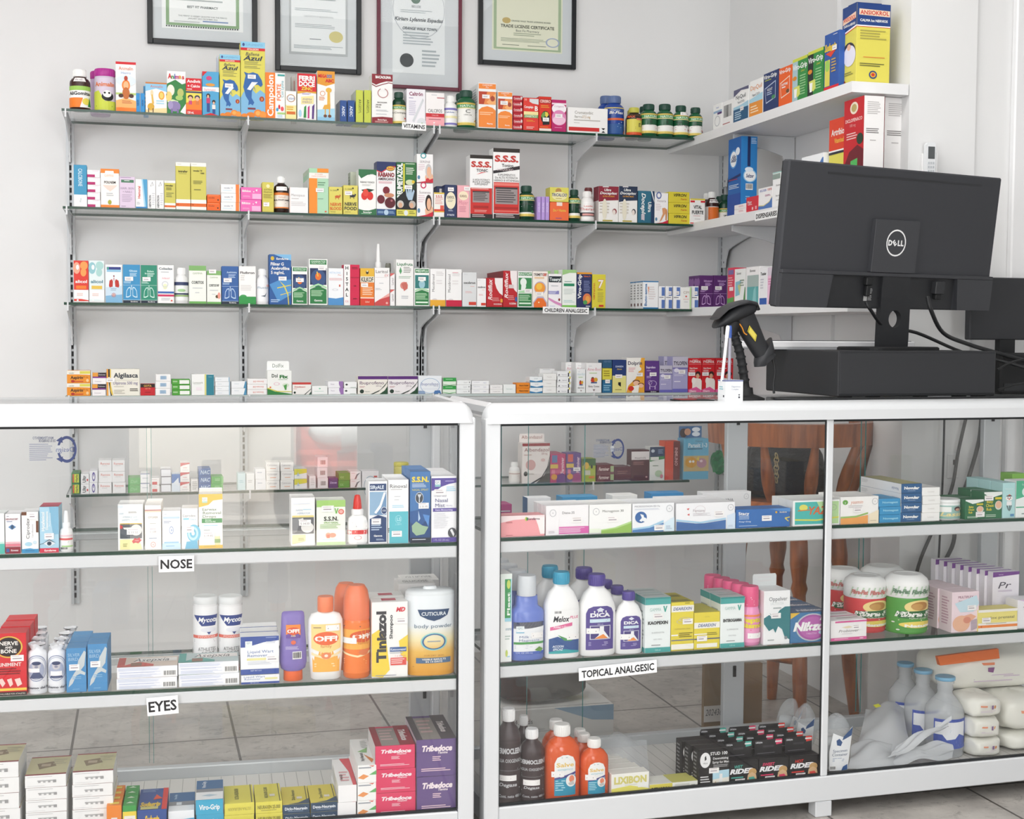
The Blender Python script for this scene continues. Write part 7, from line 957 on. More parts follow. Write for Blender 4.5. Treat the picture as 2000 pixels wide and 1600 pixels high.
bottle('J', 1067.5, 1136, 1120, 'white antacid bottle with turquoise cap', 'dica', 'f4f4f3', '45a4c4', (.06, .56, 'f4f4f3'), 'b .2 .0 .42 .07|tbix .42 .19 .13 .5 2a2a30 Melox|tbi .82 .16 .06 .3 e07a9a PLUS|p e06a9a .08 .38 .75 .28 .75 .36 .08 .46|tbi .42 .375 .05 .5 f6e4ea Acidez + Gases|p 3a5a92 .04 1 .04 .66 .3 .6 .6 .7 1 .6 1 1|p 4f9a5a .3 .56 .6 .66 .9 .64 1 .54 1 .6 .7 .72 .5 .7|p 3aa4a8 .04 .96 .5 .9 1 .96 1 1 .04 1|tbi .32 .83 .05 .34 e4eef4 ACCION|tbi .32 .9 .05 .3 e4eef4 EFICAZ|s .78 .62', ry=.55, ex=3, span=100, panel='r 0 0 1 1 f4f4f3', rear=1, step=.085)
DC = 'p 5a4c92 0 1 0 .16 .08 .05 .25 0 .75 0 .92 .05 1 .16 1 1|p e0e4f0 .5 .03 .64 .08 .5 .13 .36 .08|tBx .5 .2 .085 .7 f2f2f6 DICA|p cfe4f0 .14 .29 .86 .29 .86 .37 .14 .37|l .2 .305 .8 .36 2 6a70a8|t .5 .41 .03 .3 d8d8ec {0}|p d8d8e4 .14 .44 .86 .44 .86 .76 .14 .76|p 4a3f7c .17 .455 .83 .455 .83 .745 .17 .745|p f2f2f4 .48 .46 .62 .46 .62 .56 .82 .74 .3 .74 .44 .66|p f0944a .4 .7 .6 .64 .76 .74 .3 .74|l .1 .82 .9 .92 3 b0a8d0'
bottle('J', 1137, 1208, 1125, 'larger white bottle with violet cap and arched label', 'dica', 'f5f5f4', '5a4c98', (.08, .62, 'W'), DC.format('350 mL')+'|s .24 .56', ry=.6, ex=2.6, span=86, panel='r 0 0 0 0 W', rear=1, step=.09)
bottle('J', 1207, 1259, 1158, 'smaller white bottle with violet cap and arched label', 'dica', 'f5f5f4', '5a4c98', (.08, .62, 'W'), DC.format('180 mL')+'|s .22 .62', ry=.6, ex=2.6, span=86, panel='r 0 0 0 0 W', rear=2, step=.075)
GA = 'r 0 0 1 .13 {1}|r 0 0 1 .03 {2}|t .4 .22 .06 .44 a8c8c0 GAMMA|p 4fa89a .7 .16 .75 .16 .78 .22 .82 .16 .86 .16 .8 .27 .76 .27|tBx .5 .46 .055 .78 4a4c4c {0}|t .5 .64 .03 .5 b0b4b4 SUSPENSION|t .5 .76 .025 .36 b8bcbc USO ORAL|l .25 .86 .75 .89 1 8a8c8c|r 0 .91 1 1 4fa8a4|t .5 .955 .03 .3 c8ece8 120 ml'
GT2 = '#T:r 0 0 1 1 c4cccb|r .1 .3 .9 .6 a8b4b2#L:r 0 0 1 .13 3f9a98|l .1 .25 .9 .8 8 b0b8b8|r 0 .91 1 1 4fa8a4'
B('J', 1259.5, 1310, 1167, 'eef4f3', 'white and teal suspension box before the yellow ones', GA.format('KAOPEXIN', '4fa8a4', '3f8f8c')+'|s .5 .34'+GT2, d=.055, rear=1, step=.06)
B('J', 1310.5, 1355, 1176, 'e6d44a', 'taller yellow antidiarrheal box', 'l .6 .02 .9 .05 1 8a8030|r 0 .07 1 .2 f2f0e8|tbix .5 .135 .06 .84 5a6a9a DEAREXIN|a .5 .4 .28 .05 d0c890 .2|a .6 .36 .26 .05 d8cf9a .2|t .5 .55 .03 .7 b8a850 SUSPENSION ORAL|r 0 .66 .3 .69 f2f0e8|l .34 .63 .96 .74 3 7a7030|r 0 .77 1 .79 6a7090|r 0 .86 1 .97 f2f0e6|s .72 .4#T:r 0 0 1 1 b8ae48|r .1 .5 .9 .9 8a843c', d=.055, rear=1)
B('J', 1355.5, 1406, 1196, 'e6d44a', 'shorter yellow antidiarrheal box', 't .5 .12 .03 .4 b8a850 GOTAS|r .0 .27 1 .43 f2f0e8|tbix .5 .35 .08 .7 5a6a9a DEAREXIN|r 0 .57 .5 .6 f2f0e8|l .5 .55 .94 .64 2 8a8030|r 0 .7 1 .73 5a6080|r .1 .84 .9 .95 f2f0e6|s .3 .7#T:r 0 0 1 1 c4ba50', d=.05, rear=1)
B('J', 1406.5, 1454, 1166, 'eef4f3', 'white and teal suspension box beside the pink bottle', GA.format('ENTEROGAMMA', '4fa8a4', '3f8f8c')+GT2, d=.055, rear=1, step=.06)
bottle('J', 1454.5, 1491, 1148, 'pink stomach remedy bottle with wrapped cap', 'pepto', 'ee9ac4', 'e8608c', (.06, .54, 'f0a4ca'), 'tBx .5 .2 .16 .9 ecdc4a Pepto-|tBx .5 .4 .16 .9 ecdc4a Bismol|r 0 .02 1 .08 ee8a4a|l .1 .55 .5 .6 1 e8608c|s .55 .76', rear=4, step=.04, ribs=False, x1r=-.006, capspec='l .1 .2 .5 .5 2 f6d8e4|l .5 .5 .95 .8 2 f6d8e4|l .2 .86 .6 .95 1 f6d8e4')
B('J', 1491.5, 1543, 1154, 'f3f4f4', 'white syrup box with dark teal wave and raised flap', 'tx .54 .15 .075 .7 6a6e72 Oppelver|t .5 .235 .05 .5 d0d8d8 LACTULOSA|l .35 .31 .75 .36 1 a8b0b0|p 3f8086 .0 .48 .2 .4 .4 .5 .6 .36 .8 .3 1 .3 1 .92 .8 .86 .7 .72 .55 .66 .45 .78 .36 .7 .2 .74 0 .6|p f3f4f4 0 .5 .2 .44 .34 .5 .2 .4 0 .4|l .15 .9 .5 .95 1 b8bcbc|e .85 .88 .06 .03 8a9498|s .45 .46', d=.07, lid=(.03, 'l .2 .2 .8 .8 2 d8d8d8', 'd8dcdc'))
B('J', 1543.5, 1618, 1196, '4a7ca8', 'blue box with purple disc and slanted white lettering', 'p e0b84a 0 0 .25 0 0 .2|e .58 .5 .44 .46 b8c0c4|e .58 .5 .4 .42 a85aa0|e .58 .5 .34 .36 b868ac|tBix .56 .46 .27 .98 W Nikzon|t .55 .7 .06 .4 e0c0dc TABLETAS|e .82 .68 .08 .06 b8d8e8|p W .8 .16 .95 .14 .9 .28 .76 .28#T:r 0 0 1 1 6a7a94|tBi .6 .6 .3 .7 dcd8dc Nikzon', d=.06, rear=2, step=.065)
B('J', 1621, 1693, 1211, 'f3f1f1', 'white and pink capsule box leaning before the tubs', 'r .12 .04 1 .12 d8609a|l .2 .03 .8 .05 1 a8a4a4|tix .5 .52 .13 .56 8a8688 Probiover|l .3 .66 .7 .7 1 c8c0c4|p e8d8b8 .3 .34 .5 .28 .6 .36 .45 .4|r 0 .84 1 .98 d8609a|l .1 .88 .5 .94 1 f0c8dc|e .85 .91 .06 .03 f0c8dc|s .72 .36#L:r 0 0 1 1 e4e0e2|r .2 .4 .7 .8 8a8a8e#T:r 0 0 1 .1 d8609a|r .3 .4 .9 .6 c8c4c4', d=.05, rear=1, ins=.006, rz=.02)
FB = 'e .55 .22 .26 .2 efd890|e .55 .2 .16 .13 b8844a|e .5 .22 .1 .1 c89a5a|p {1} .16 .36 .95 .32 .98 .52 .9 .6 .2 .56|tBix .56 .44 .15 .84 f4f2ec Fibra-Flat|t .6 .56 .045 .66 e8ecd8 Psyllium plantago al 33%|l .2 .62 .7 .66 1 f0e0d0|e .55 .76 .34 .1 eed76a|l .35 .7 .75 .74 1 8a7a3a|tBx .55 .79 .08 .5 f6f2e8 {2}|tb .8 .94 .06 .16 f0ece4 400g|e .12 .7 .03 .02 f4f0ec|e .9 .72 .03 .02 f4f0ec|e .2 .92 .03 .02 f4f0ec|e .93 .88 .03 .02 f4f0ec|r .95 0 1 1 e8d890'
FC = '|'.join(f'p c4d8c0 {x/10} .9 {x/10+.03} .9 {x/10+.09} .1 {x/10+.06} .1' for x in range(0, 10))
for (xa, xb, yt, c, tb, w, ins, lab) in ((1674, 1748, 1130, 'd4484a', '3a6a44', 'Manzana', .06, 'red labelled fibre tub, nearer one'), (1755, 1831, 1127, '5aa04a', '2f6a3a', 'Natural', .02, 'green labelled fibre tub, nearer one'), (1630, 1702, 1116, 'd4484a', '3a6a44', 'Manzana', .185, 'red labelled fibre tub behind'), (1708, 1786, 1112, '5aa04a', '2f6a3a', 'Natural', .17, 'green labelled fibre tub behind')):
    bottle('J', xa, xb, yt, lab, 'fibra', c, 'f4f4f2', (.03, .6, c), FB.format(c, tb, w), ins=ins, nm='fibre_tub', cat='tub', ribs=False, capspec=FC+'|tBix .2 .5 .34 .3 {0} Fibra-Flat|tBix .55 .52 .34 .34 {0} Fibra-Flat|tBix .88 .5 .34 .24 {0} Fibra-Flat'.format('c87a74' if c[0] == 'd' else '6a8a70'))
B('J', 1859, 1912, 1156, 'f0dce2', 'pale pink prenatal vitamin box with pregnant belly', 't .5 .13 .06 .7 8a4a6a MULTIPLEX|t .35 .22 .035 .4 9a7a8a Prenatal|p c8e0ea .1 .28 .9 .1 1 .3 .8 .5 .3 .5|e .35 .78 .32 .2 eab89a|p e8b094 .4 .6 .7 .55 .9 .62 .6 .8|e .56 .7 .14 .08 d8907a|p b8a8b4 .7 .72 .92 .68 1 .9 .72 .97|s .72 .4#L:l .2 .15 .8 .85 10 c8a0b0', d=.055, rear=2, x1r=-.004)
B('J', 1910, 1987, 1190, 'ecdf86', 'low yellow prenatal box with orange stripe', 'r 0 0 1 .12 f2efe8|tx .52 .38 .13 .8 7a7868 medox prenatal|r 0 .62 1 .72 f2efe8|l .2 .64 .9 .7 1 a8a48a|r 0 .72 1 .84 ee8c4a|r 0 .84 1 1 f2efe8|e .08 .78 .02 .04 c8642a|s .2 .48', d=.05, ins=.008)
for k in range(8):
    x = 1990-16*k; B('J', x-52, x, 1117-3.6*k, 'f0ecf2', f'white test box with slanted purple top, {NTH[k]} from the front,', 'p 7a4a92 0 0 1 .0 1 .06 0 .1|tb .3 .05 .02 .5 d8c8e4 Sure-Aid|tix .45 .26 .13 .5 5a5662 Pr|l .2 .36 .8 .4 2 c8b8cc', d=.022, ins=.09+.024*k)
B('J', 1987, 2030, 1171, 'f0eef2', 'white test box cut by the right edge', 'p d8c0dc 0 0 1 0 1 .2|tb .4 .3 .1 .6 7a5a7a Test|t .4 .55 .06 .6 d88aa0 On', d=.05, ins=.012)
# ============ right showcase, bottom tier
PX = 'tBx .42 .13 .09 .74 c8c8ca DERMOCLEEN|p c8c8ca .82 .08 .95 .06 .95 .2 .84 .2|tbx .45 .3 .06 .8 b8b8ba AGUA OXIGENADA|l .1 .4 .9 .48 2 8a8a8c|r .1 .47 .9 .475 9a9a9c|tbi .4 .72 .06 .5 c8c8ca Degasa|l .1 .78 .8 .82 1 9a9a9c|tb .5 .92 .05 .7 b8b8ba Cont. neto 480 ml|s .4 .6'
bottle('K', 976, 1023, 1390, 'taller dark brown peroxide bottle at the post', 'perox', '3c2e30', 'f2f2f2', (.06, .66, '3c2e30'), PX, rough=.35, ins=.012); bottle('K', 1022, 1069, 1430, 'shorter dark brown peroxide bottle', 'perox', '3c2e30', 'f2f2f2', (.06, .66, '3c2e30'), PX, rough=.35, ins=.012)
bottle('K', 1012, 1042, 1402, 'dark brown peroxide bottle hidden behind the front two', 'perox', '3c2e30', 'e4e4e4', None, ins=.1)
SV = 'p f2f2f0 .1 1 .1 .2 .2 .06 .4 0 .6 0 .8 .06 .9 .2 .9 1|l .35 .05 .65 .1 1 b8c8d0|tbx .5 .24 .1 .66 e8c46a Salve|tb .5 .36 .04 .6 a8d0dc ANTISEPTICO|p 2f94b4 .1 1 .1 .56 .9 .5 .9 1|p 4a4a8a .1 .56 .5 .5 .9 .42 .9 .48 .5 .56 .1 .6|e .72 .64 .2 .15 f0efec|e .74 .6 .1 .09 e88a6a|p c8c4c0 .6 .7 .8 .64 .84 .74 .66 .76|r .3 .46 .4 .54 f4f4f4|l .14 .62 .5 .9 5 a8d8e4|s .22 .46'
def salve(x0, x1, yt, lab, ins): bottle('K', x0, x1, yt, lab, 'salve', 'e8602a', 'f4f3f0', (.08, .62, 'e8602a'), SV, ins=ins, ry=.62, ex=2.5, span=84, panel='r 0 0 0 0 W', alpha=.86, rough=.12)
salve(1070, 1138, 1420, 'larger orange antiseptic bottle with white cap', .012); salve(1138.5, 1193, 1447, 'smaller orange antiseptic bottle with white cap', .012)
salve(1064, 1118, 1410, 'larger orange antiseptic bottle, second in line', .1); salve(1120, 1170, 1437, 'smaller orange antiseptic bottle, second in line', .075); salve(1114, 1160, 1428, 'smaller orange antiseptic bottle, third in line', .14)
B('K', 1194, 1268, 1510, 'f2f1ea', 'white and yellow tablet box in a row of four', 'tBx .5 .3 .3 .86 d8cf7a LIXIBON|p e8e06a 0 .66 .5 .56 1 .76 1 1 0 1|l .35 .52 .7 .56 1 c8c8b8|r .7 .46 .98 .68 f4f4f0|r .6 .84 .9 .88 c8b840', d=.036, rear=3, x1r=-.008)
B('K', 1268.5, 1363, 1529, 'f0f0e8', 'low yellow and white tablet box', 'r 0 0 .47 1 e2d458|tBx .22 .6 .4 .36 3a3a30 RETARDIN|l .52 .2 .95 .8 4 c8c8c0|r .86 .4 .94 .7 a8a8a0#T:r .47 0 1 1 d0cc70', d=.06)
B('K', 1364, 1424, 1463, '1c1a1c', 'black spray carton with white oval emblem', 'e .22 .28 .17 .2 f0f0f0|p K .2 .2 .24 .16 .26 .26 .2 .3|t .22 .36 .04 .2 5a5a5a VELA|tb .66 .12 .08 .56 e8e8e8 STUD 100|tb .72 .25 .06 .5 d8d8d8 Desensitizing|tb .72 .35 .06 .54 d8d8d8 Spray for Men|l .48 .42 .95 .5 2 a8a8a8|l .06 .7 .4 .96 4 d8d8d8|p b8dcea .46 .58 1 .56 1 .96 .46 .98|p f0ece0 .46 .8 1 .76 1 .97 .46 .98|r .68 .66 .78 .92 f0f0ee|p d8b890 .48 .96 .56 .84 .6 .96|s .5 .56#L:l .2 .1 .8 .9 8 8a8a8a', d=.035, rear=2, x1r=-.006)
RID = 'tbi .32 .22 .13 .5 {0} {1}|tBix .42 .42 .2 .82 f2f2f4 RIDER|l .06 .66 .5 .78 1 {0}|e .8 .5 .14 .16 c8a06a|p d8b48a .64 .6 .78 .5 .92 .62 .96 .9 .7 .98 .6 .9|p {0} .66 .72 .84 .7 .94 .9 .72 .98|r .02 .92 .12 1 {0}|s .36 .86'
for (xa, xb, yt, c, w, lab) in ((1424, 1481, 1487, '4fb0a0', 'WET', 'teal'), (1482, 1541, 1482, 'e0406a', 'SWEET', 'pink'), (1542, 1600, 1476, 'e04038', 'HOT', 'red')):
    B('K', xa, xb, yt, '17161a', f'black hanging pack with {lab} lettering', RID.format(c, w), d=.034, rear=3, step=.04, x1r=-.004, lid=(.038, f'r .3 .36 .7 .5 3a393d|tb .16 .14 .12 .24 d8d8dc LifeStyles|p {c} .76 0 1 0 1 .3 .78 .36|l .1 .84 .9 .92 1 6a6a70|r .74 .1 .98 .2 e8e8e8', '1c1b1f'))
# ------------------------------------------------------------------ on the right counter
TOPZ = RZ['zt']+.045-.002
ROW['T'] = (RF, TOPZ, 'on the right counter'); SHORT['T'] = 'right counter'
def PP(px, py, ins, fr=RF): a, z = fr.hit(px, py, ins); return fr.P(a, ins, z)
BLK = mat('232427', .55, 0, .4, 'black_plastic'); BLK2 = mat('17181a', .6, 0, .4, 'black_plastic_dark'); CORD = mat('1d1e20', .5, 0, .4, 'black_cable')
def smooth_path(pts, n=6):
    P = [Vector(p) for p in pts]; out = []
    for i in range(len(P)-1):
        p0, p1, p2, p3 = P[max(i-1, 0)], P[i], P[i+1], P[min(i+2, len(P)-1)]
        for k in range(n):
            t = k/n; out.append(.5*((2*p1)+(p2-p0)*t+(2*p0-5*p1+4*p2-p3)*t*t+(3*p1-p0-3*p2+p3)*t**3))
    return out+[P[-1]]
def cable(pts, r, label, name='cable', m=CORD, grp='black cables'):
    b = MB(); b.tube(smooth_path(pts), r, m, 8); return tag(b.build(name), label, 'cable', grp)
# cash drawer
fr, a, c, zb, zt, suf = spot('T', 1637, 1945, 686, None, .045)
w, h = c-a, zt-zb; D = .385
dr = thing('cash_drawer', 'long black steel cash drawer under the monitor on the right counter', 'cash drawer', fr.P((a+c)/2, .045+D/2, zb+.0005), fr.ang)
b = MB(); b.box(-w/2, w/2, -D/2, D/2, .008, h, BLK, .003); b.build('drawer_body', dr)
b = MB(); b.box(-w/2+.004, w/2-.004, -D/2-.002, -D/2+.001, .014, h-.006, mat('2a2b2e', .6), .001); b.build('back_panel', dr)
for x in (-.85, -.5, .1, .6, .85): b = MB(); b.box(x*w/2-.012, x*w/2+.012, -D/2+.01, -D/2+.04, 0, .008, BLK2); b.build('foot', dr)
DZ = zb+h+.0006
# white flat device lying on the drawer, behind the monitor foot
b = MB(); p0 = RF.hit(1508, 672, .2)[0]; p1 = RF.hit(1835, 672, .2)[0]; L = p1-p0
b.box(-L/2, L/2, -.06, .06, .004, .022, 'e8e8ea', .003); b.box(-L/2+.01, L/2-.01, -.055, .055, .022, .0235, '4a4b4e'); b.box(-L/2+.02, L/2-.02, -.058, .058, 0, .004, 'b8babd')
tag(b.build('laptop', None, RF.P((p0+p1)/2, .372, DZ), RF.ang), 'closed white laptop lying on the black cash drawer', 'laptop')
# monitor seen from behind
a0, z0 = RF.hit(1514, 601, .10); a1, z1 = RF.hit(1926, 606, .27); A, Bq = RF.P(a0, .10, 0), RF.P(a1, .27, 0); mz = (z0+z1)/2
mw_ = (Bq-A).length; mid = (A+Bq)/2; rz = math.atan2((Bq-A).y, (Bq-A).x); mh = .358
mon = thing('computer_monitor', 'black computer monitor seen from behind with round white maker emblem', 'monitor', (mid.x, mid.y, DZ), rz)
tilt = math.radians(7); ct, st = math.cos(tilt), math.sin(tilt); zoff = mz-DZ
def tl(x, y, z): return (x, y*ct-z*st, zoff+y*st+z*ct)
def tilted(b, name, par): b.v = [tl(*v) for v in b.v]; return b.build(name, par)
b = MB(); b.box(-mw_/2, mw_/2, 0, .026, 0, mh, mat('3a3b3f', .62, 0, .3, 'charcoal_grained_plastic'), .004); b.box(-mw_/2+.004, mw_/2-.004, .0262, .03, .004, mh-.004, BLK2)
b.box(-.33*mw_, .4*mw_, -.0006, .0002, mh*.925, mh*.94, '2a2b2e'); shell = tilted(b, 'screen_back', mon)
b = MB(); ch = '38393d'
b.prism([(-mw_/2+.002, .002), (-mw_*.29, .002), (-mw_*.275, mh*.235), (-mw_/2+.002, mh*.235)], -.012, .001, ch); b.prism([(mw_/2-.002, .002), (mw_*.33, .002), (mw_*.315, mh*.235), (mw_/2-.002, mh*.235)], -.012, .001, ch); b.box(-mw_/2+.002, mw_/2-.002, -.012, .0005, mh*.236, mh*.262, ch, .001); tilted(b, 'rear_housing', mon)
b = MB(); b.box(-mw_*.275, mw_*.315, -.001, .0003, .003, mh*.232, '232427'); tilted(b, 'port_recess', mon)
b = MB(); b.box(-.108*mw_, .1*mw_, -.0135, .0004, mh*.265, mh*.64, '3b3c40', .0008); tilted(b, 'mount_cover', mon)
b = MB(); lx, lz, lr = -.006*mw_, mh*.478, .0265
fl = lambda u, v, e: (lx+(u-.5)*.078, -.0136-e, lz-(v-.5)*.078)
art(b, 'a .5 .5 .44 .44 f0f0f0 .11|tB .235 .5 .17 .2 f0f0f0 D|tB .63 .5 .17 .14 f0f0f0 L|tB .77 .5 .17 .14 f0f0f0 L', fl, .078, .078)
q = len(b.v); vv, ff, ww = text_mesh('E', .05); sc = .078*.17/.702; cs, sn = math.cos(.7), math.sin(.7); tri = []
for x, y in vv: X, Y = (x-ww/2)*sc, (y-.351)*sc; tri.append((lx+(.43-.5)*.078+X*cs-Y*sn, -.0136-.0005, lz+X*sn+Y*cs))
b.add(tri, ff, 'f0f0f0'); b.box(lx-.0001, lx+.0001, -.0137, -.0136, lz, lz+.0001, 'f0f0f0'); tilted(b, 'maker_emblem', mon)
b = MB(); fs = lambda u, v, e: (-.115*mw_+u*.03, -.0014-e, .02+(1-v)*.032); art(b, 'r 0 0 .42 .45 a8a8a8|r 0 .55 .42 1 a8a8a8|l .5 0 1 .45 5 a0a0a0|l .5 .55 1 1 4 a0a0a0', fs, .03, .032); tilted(b, 'rating_sticker', mon)
b = MB(); b.box(-.125*mw_, -.095*mw_, -.016, 0, mh*.17, mh*.225, BLK2, .002); b.box(-.118*mw_, -.1*mw_, -.014, -.002, mh*.09, mh*.17, BLK2, .002); tilted(b, 'power_plug', mon)
b = MB(); b.box(.205*mw_, .25*mw_, -.018, 0, mh*.12, mh*.215, '2c2d30', .002); b.box(.213*mw_, .242*mw_, -.015, -.003, mh*.08, mh*.12, BLK2, .002); tilted(b, 'video_plug', mon)
# neck with its round opening, and the foot
b = MB(); nw, nz1 = .052, zoff+mh*.25; cxn, czn, rh = .036*mw_, zoff-.026, .0225; N = 32
def nv(x, z, y): return (x+(.45-z/nz1)*.022, y-.014+(-.03)*(z/nz1)+.03, z)
ring = []; rect = []
for i in range(N):
    t = 2*math.pi*i/N; ca, sa = math.cos(t), math.sin(t); ring.append((cxn+rh*ca, czn+rh*sa))
    s_ = min(abs((nw/ca)) if abs(ca) > 1e-6 else 9, abs(((nz1-czn) if sa > 0 else czn-.004)/sa) if abs(sa) > 1e-6 else 9); rect.append((cxn+s_*ca, czn+s_*sa))
vs = [nv(x, z, y) for y in (-.008, .008) for L_ in (ring, rect) for x, z in L_]; fs = []
for i in range(N):
    j = (i+1) % N; fs += [(i, j, N+j, N+i), (2*N+i, 3*N+i, 3*N+j, 2*N+j), (i, 2*N+i, 2*N+j, j), (N+i, N+j, 3*N+j, 3*N+i)]
b.add(vs, fs, BLK); b.build('neck', mon)
b = MB(); pl = [(math.copysign(abs(math.cos(t))**.4, math.cos(t))*.125+.03, math.copysign(abs(math.sin(t))**.4, math.sin(t))*.085+.02) for t in [2*math.pi*i/32 for i in range(32)]]
n = 32; b.add([(x, y, 0) for x, y in pl]+[(x, y, .006) for x, y in pl]+[(x*.97, y*.96, .009) for x, y in pl], [tuple(range(n))[::-1], tuple(range(2*n, 3*n))]+[(k*n+i, k*n+(i+1) % n, (k+1)*n+(i+1) % n, (k+1)*n+i) for k in (0, 1) for i in range(n)], BLK2); b.build('foot', mon)
# cables of the monitor
cable([PP(1692, 590, .13), PP(1700, 605, .13), PP(1730, 640, .2), PP(1790, 650, .26), PP(1880, 688, .3), PP(1960, 706, .24), PP(2040, 730, .2)], .0045, 'black power cable leaving the back of the monitor')
cable([PP(1812, 580, .15), PP(1818, 605, .14), PP(1842, 650, .17), PP(1890, 672, .22), PP(1950, 690, .24), PP(2040, 715, .24)], .0055, 'thick black video cable curving right from the monitor')
cable([PP(1948, 722, .12), PP(1975, 708, .12), PP(2010, 700, .12), PP(2040, 702, .12)], .003, 'thin dark cable right of the cash drawer, upper')
cable([PP(1948, 762, .1), PP(1980, 752, .1), PP(2010, 748, .1), PP(2040, 746, .1)], .003, 'thin dark cable right of the cash drawer, lower')
# black screen and printer at the right edge
sc_ = thing('computer_screen', 'black flat computer screen behind the monitor at the right edge', 'screen', RF.P(RF.hit(1955, 600, .36)[0], .36, TOPZ+.0005), RF.ang)
a0, zz = RF.hit(1889, 650, .36); _, zt_ = RF.hit(1955, 543, .36); w2 = .26; x0 = a0-RF.hit(1955, 600, .36)[0]
b = MB(); b.box(x0, x0+w2, -.012, .014, zz-TOPZ-.02, zt_-TOPZ, mat('2c2d30', .6), .003); b.build('screen_back', sc_)
b = MB(); b.box(x0+.1, x0+.15, -.01, .012, .006, zz-TOPZ, BLK2); b.build('neck', sc_); b = MB(); b.box(x0+.02, x0+.23, -.012, .036, 0, .006, BLK2, .002); b.build('foot', sc_)
b = MB(); a0, zz = RF.hit(1956, 690, .26); b.box(0, .24, 0, .08, 0, zz-TOPZ, BLK2, .006); b.box(.01, .23, -.002, 0, .01, .03, '2a2b2e'); tag(b.build('receipt_printer', None, RF.P(a0, .26, TOPZ+.0005), RF.ang), 'low black receipt printer beside the cash drawer', 'printer')
# scanner on its flexible stand
SI = .10
st = thing('scanner_stand', 'black flexible gooseneck stand holding the barcode scanner', 'stand', RF.P(RF.hit(1462, 776, SI)[0], SI, TOPZ+.0006), RF.ang)
inv = lambda P: (Vector((RF.e.dot(P-st.location), RF.n.dot(P-st.location), P.z-st.location.z)))
b = MB(); path = smooth_path([inv(PP(1457, 770, SI)), inv(PP(1452, 730, SI)), inv(PP(1445, 690, SI)), inv(PP(1434, 655, SI)), inv(PP(1428, 638, SI))], 14); path[0].z = .012
rr = [.0105+(.0028 if i % 5 in (0,) else 0) for i in range(len(path))]; b.tube(path, rr, BLK2, 14); b.build('gooseneck', st)
b = MB(); b.lathe([(.046, 0), (.046, .004), (.03, .01), (.018, .014), (.016, .03)], BLK2, 30, 1, 1, cx=path[0].x, cy=path[0].y); b.build('base', st)
b = MB(); t0 = path[-1]; b.tube([t0+Vector((-.004, 0, -.022)), t0+Vector((0, 0, -.005)), t0+Vector((.004, 0, .012))], [.015, .019, .02], BLK2, 16); b.build('cup', st)
sn_ = thing('barcode_scanner', 'black handheld barcode scanner with yellow warning label', 'scanner', RF.P(RF.hit(1450, 640, SI)[0], SI, RF.hit(1450, 640, SI)[1]), RF.ang)
inv2 = lambda px, py, dy=0: (lambda P: Vector((RF.e.dot(P-sn_.location), dy, P.z-sn_.location.z)))(PP(px, py, SI))
def loft(secs, m, seg=22, ex=2.4):
    """secs: centre, half width across the side view, half width in depth, direction across"""
    b = MB(); vs = []
    for cpt, u, hv, dv in secs:
        u = u.normalized()
        for i in range(seg):
            t = 2*math.pi*i/seg; ca, sa = math.cos(t), math.sin(t); k = (abs(ca)**ex+abs(sa)**ex)**(-1/ex); vs.append(cpt+u*hv*ca*k+Vector((0, 1, 0))*dv*sa*k)
    n = len(secs); b.add(vs, [(i*seg+j, i*seg+(j+1) % seg, (i+1)*seg+(j+1) % seg, (i+1)*seg+j) for i in range(n-1) for j in range(seg)], m, True)
    b.add(vs[:seg][::-1], [tuple(range(seg))], m); b.add(vs[-seg:], [tuple(range(seg))], m); return b
px2m = (RF.hit(1500, 640, SI)[0]-RF.hit(1400, 640, SI)[0])/100
def sec(px, py, ang, hv, dv): return (inv2(px, py), Vector((math.cos(math.radians(ang)), 0, math.sin(math.radians(ang)))), hv*px2m, dv)
loft([sec(1399, 634, 60, 6, .012), sec(1402, 629, 60, 13, .026), sec(1415, 621, 65, 18, .033), sec(1432, 613, 70, 18, .035), sec(1450, 606, 80, 16, .033), sec(1466, 602, 85, 13, .026), sec(1473, 602, 88, 8, .014)], BLK).build('scan_head', sn_)
b = loft([sec(1396, 622, 60, 3, .028), sec(1412, 604, 55, 5, .037), sec(1432, 595, 70, 5, .04), sec(1452, 591, 88, 5, .038), sec(1470, 594, 100, 5, .03), sec(1477, 603, 120, 4, .02)], mat('2e2f32', .4)); b.build('head_rim', sn_)
loft([sec(1449, 612, 28, 21, .019), sec(1462, 640, 28, 20, .018), sec(1478, 672, 30, 17, .0165), sec(1492, 696, 35, 15, .0165), sec(1500, 704, 40, 17, .017)], BLK).build('handle', sn_)
loft([sec(1496, 676, 60, 18, .0172), sec(1493, 692, 20, 20, .018), sec(1488, 706, 10, 15, .016), sec(1484, 716, 5, 10, .012)], mat('303134', .5)).build('handle_butt', sn_)
b = MB(); b.tube(smooth_path([inv2(1438, 631, -.014), inv2(1444, 640, -.015), inv2(1448, 650, -.015), inv2(1453, 654, -.016)]), .0016, 'e0902a', 6); b.build('trigger', sn_)
b = MB(); P = [inv2(1456, 634, -.0195), inv2(1472, 655, -.0195), inv2(1469, 669, -.0195), inv2(1452, 647, -.0195)]; b.add(P, [(0, 3, 2, 1)], 'K'); Cc = sum(P, Vector())/4; b.add([Cc+(p-Cc)*.9+Vector((0, -.0003, 0)) for p in P], [(0, 3, 2, 1)], 'e6d23a'); b.add([Cc+(p-Cc)*.78+Vector((0, -.0006, 0)) for p in P], [(0, 3, 2, 1)], 'K'); b.add([Cc+(p-Cc)*.72+Vector((0, -.0009, 0)) for p in P], [(0, 3, 2, 1)], 'd8c858'); b.build('warning_label', sn_)
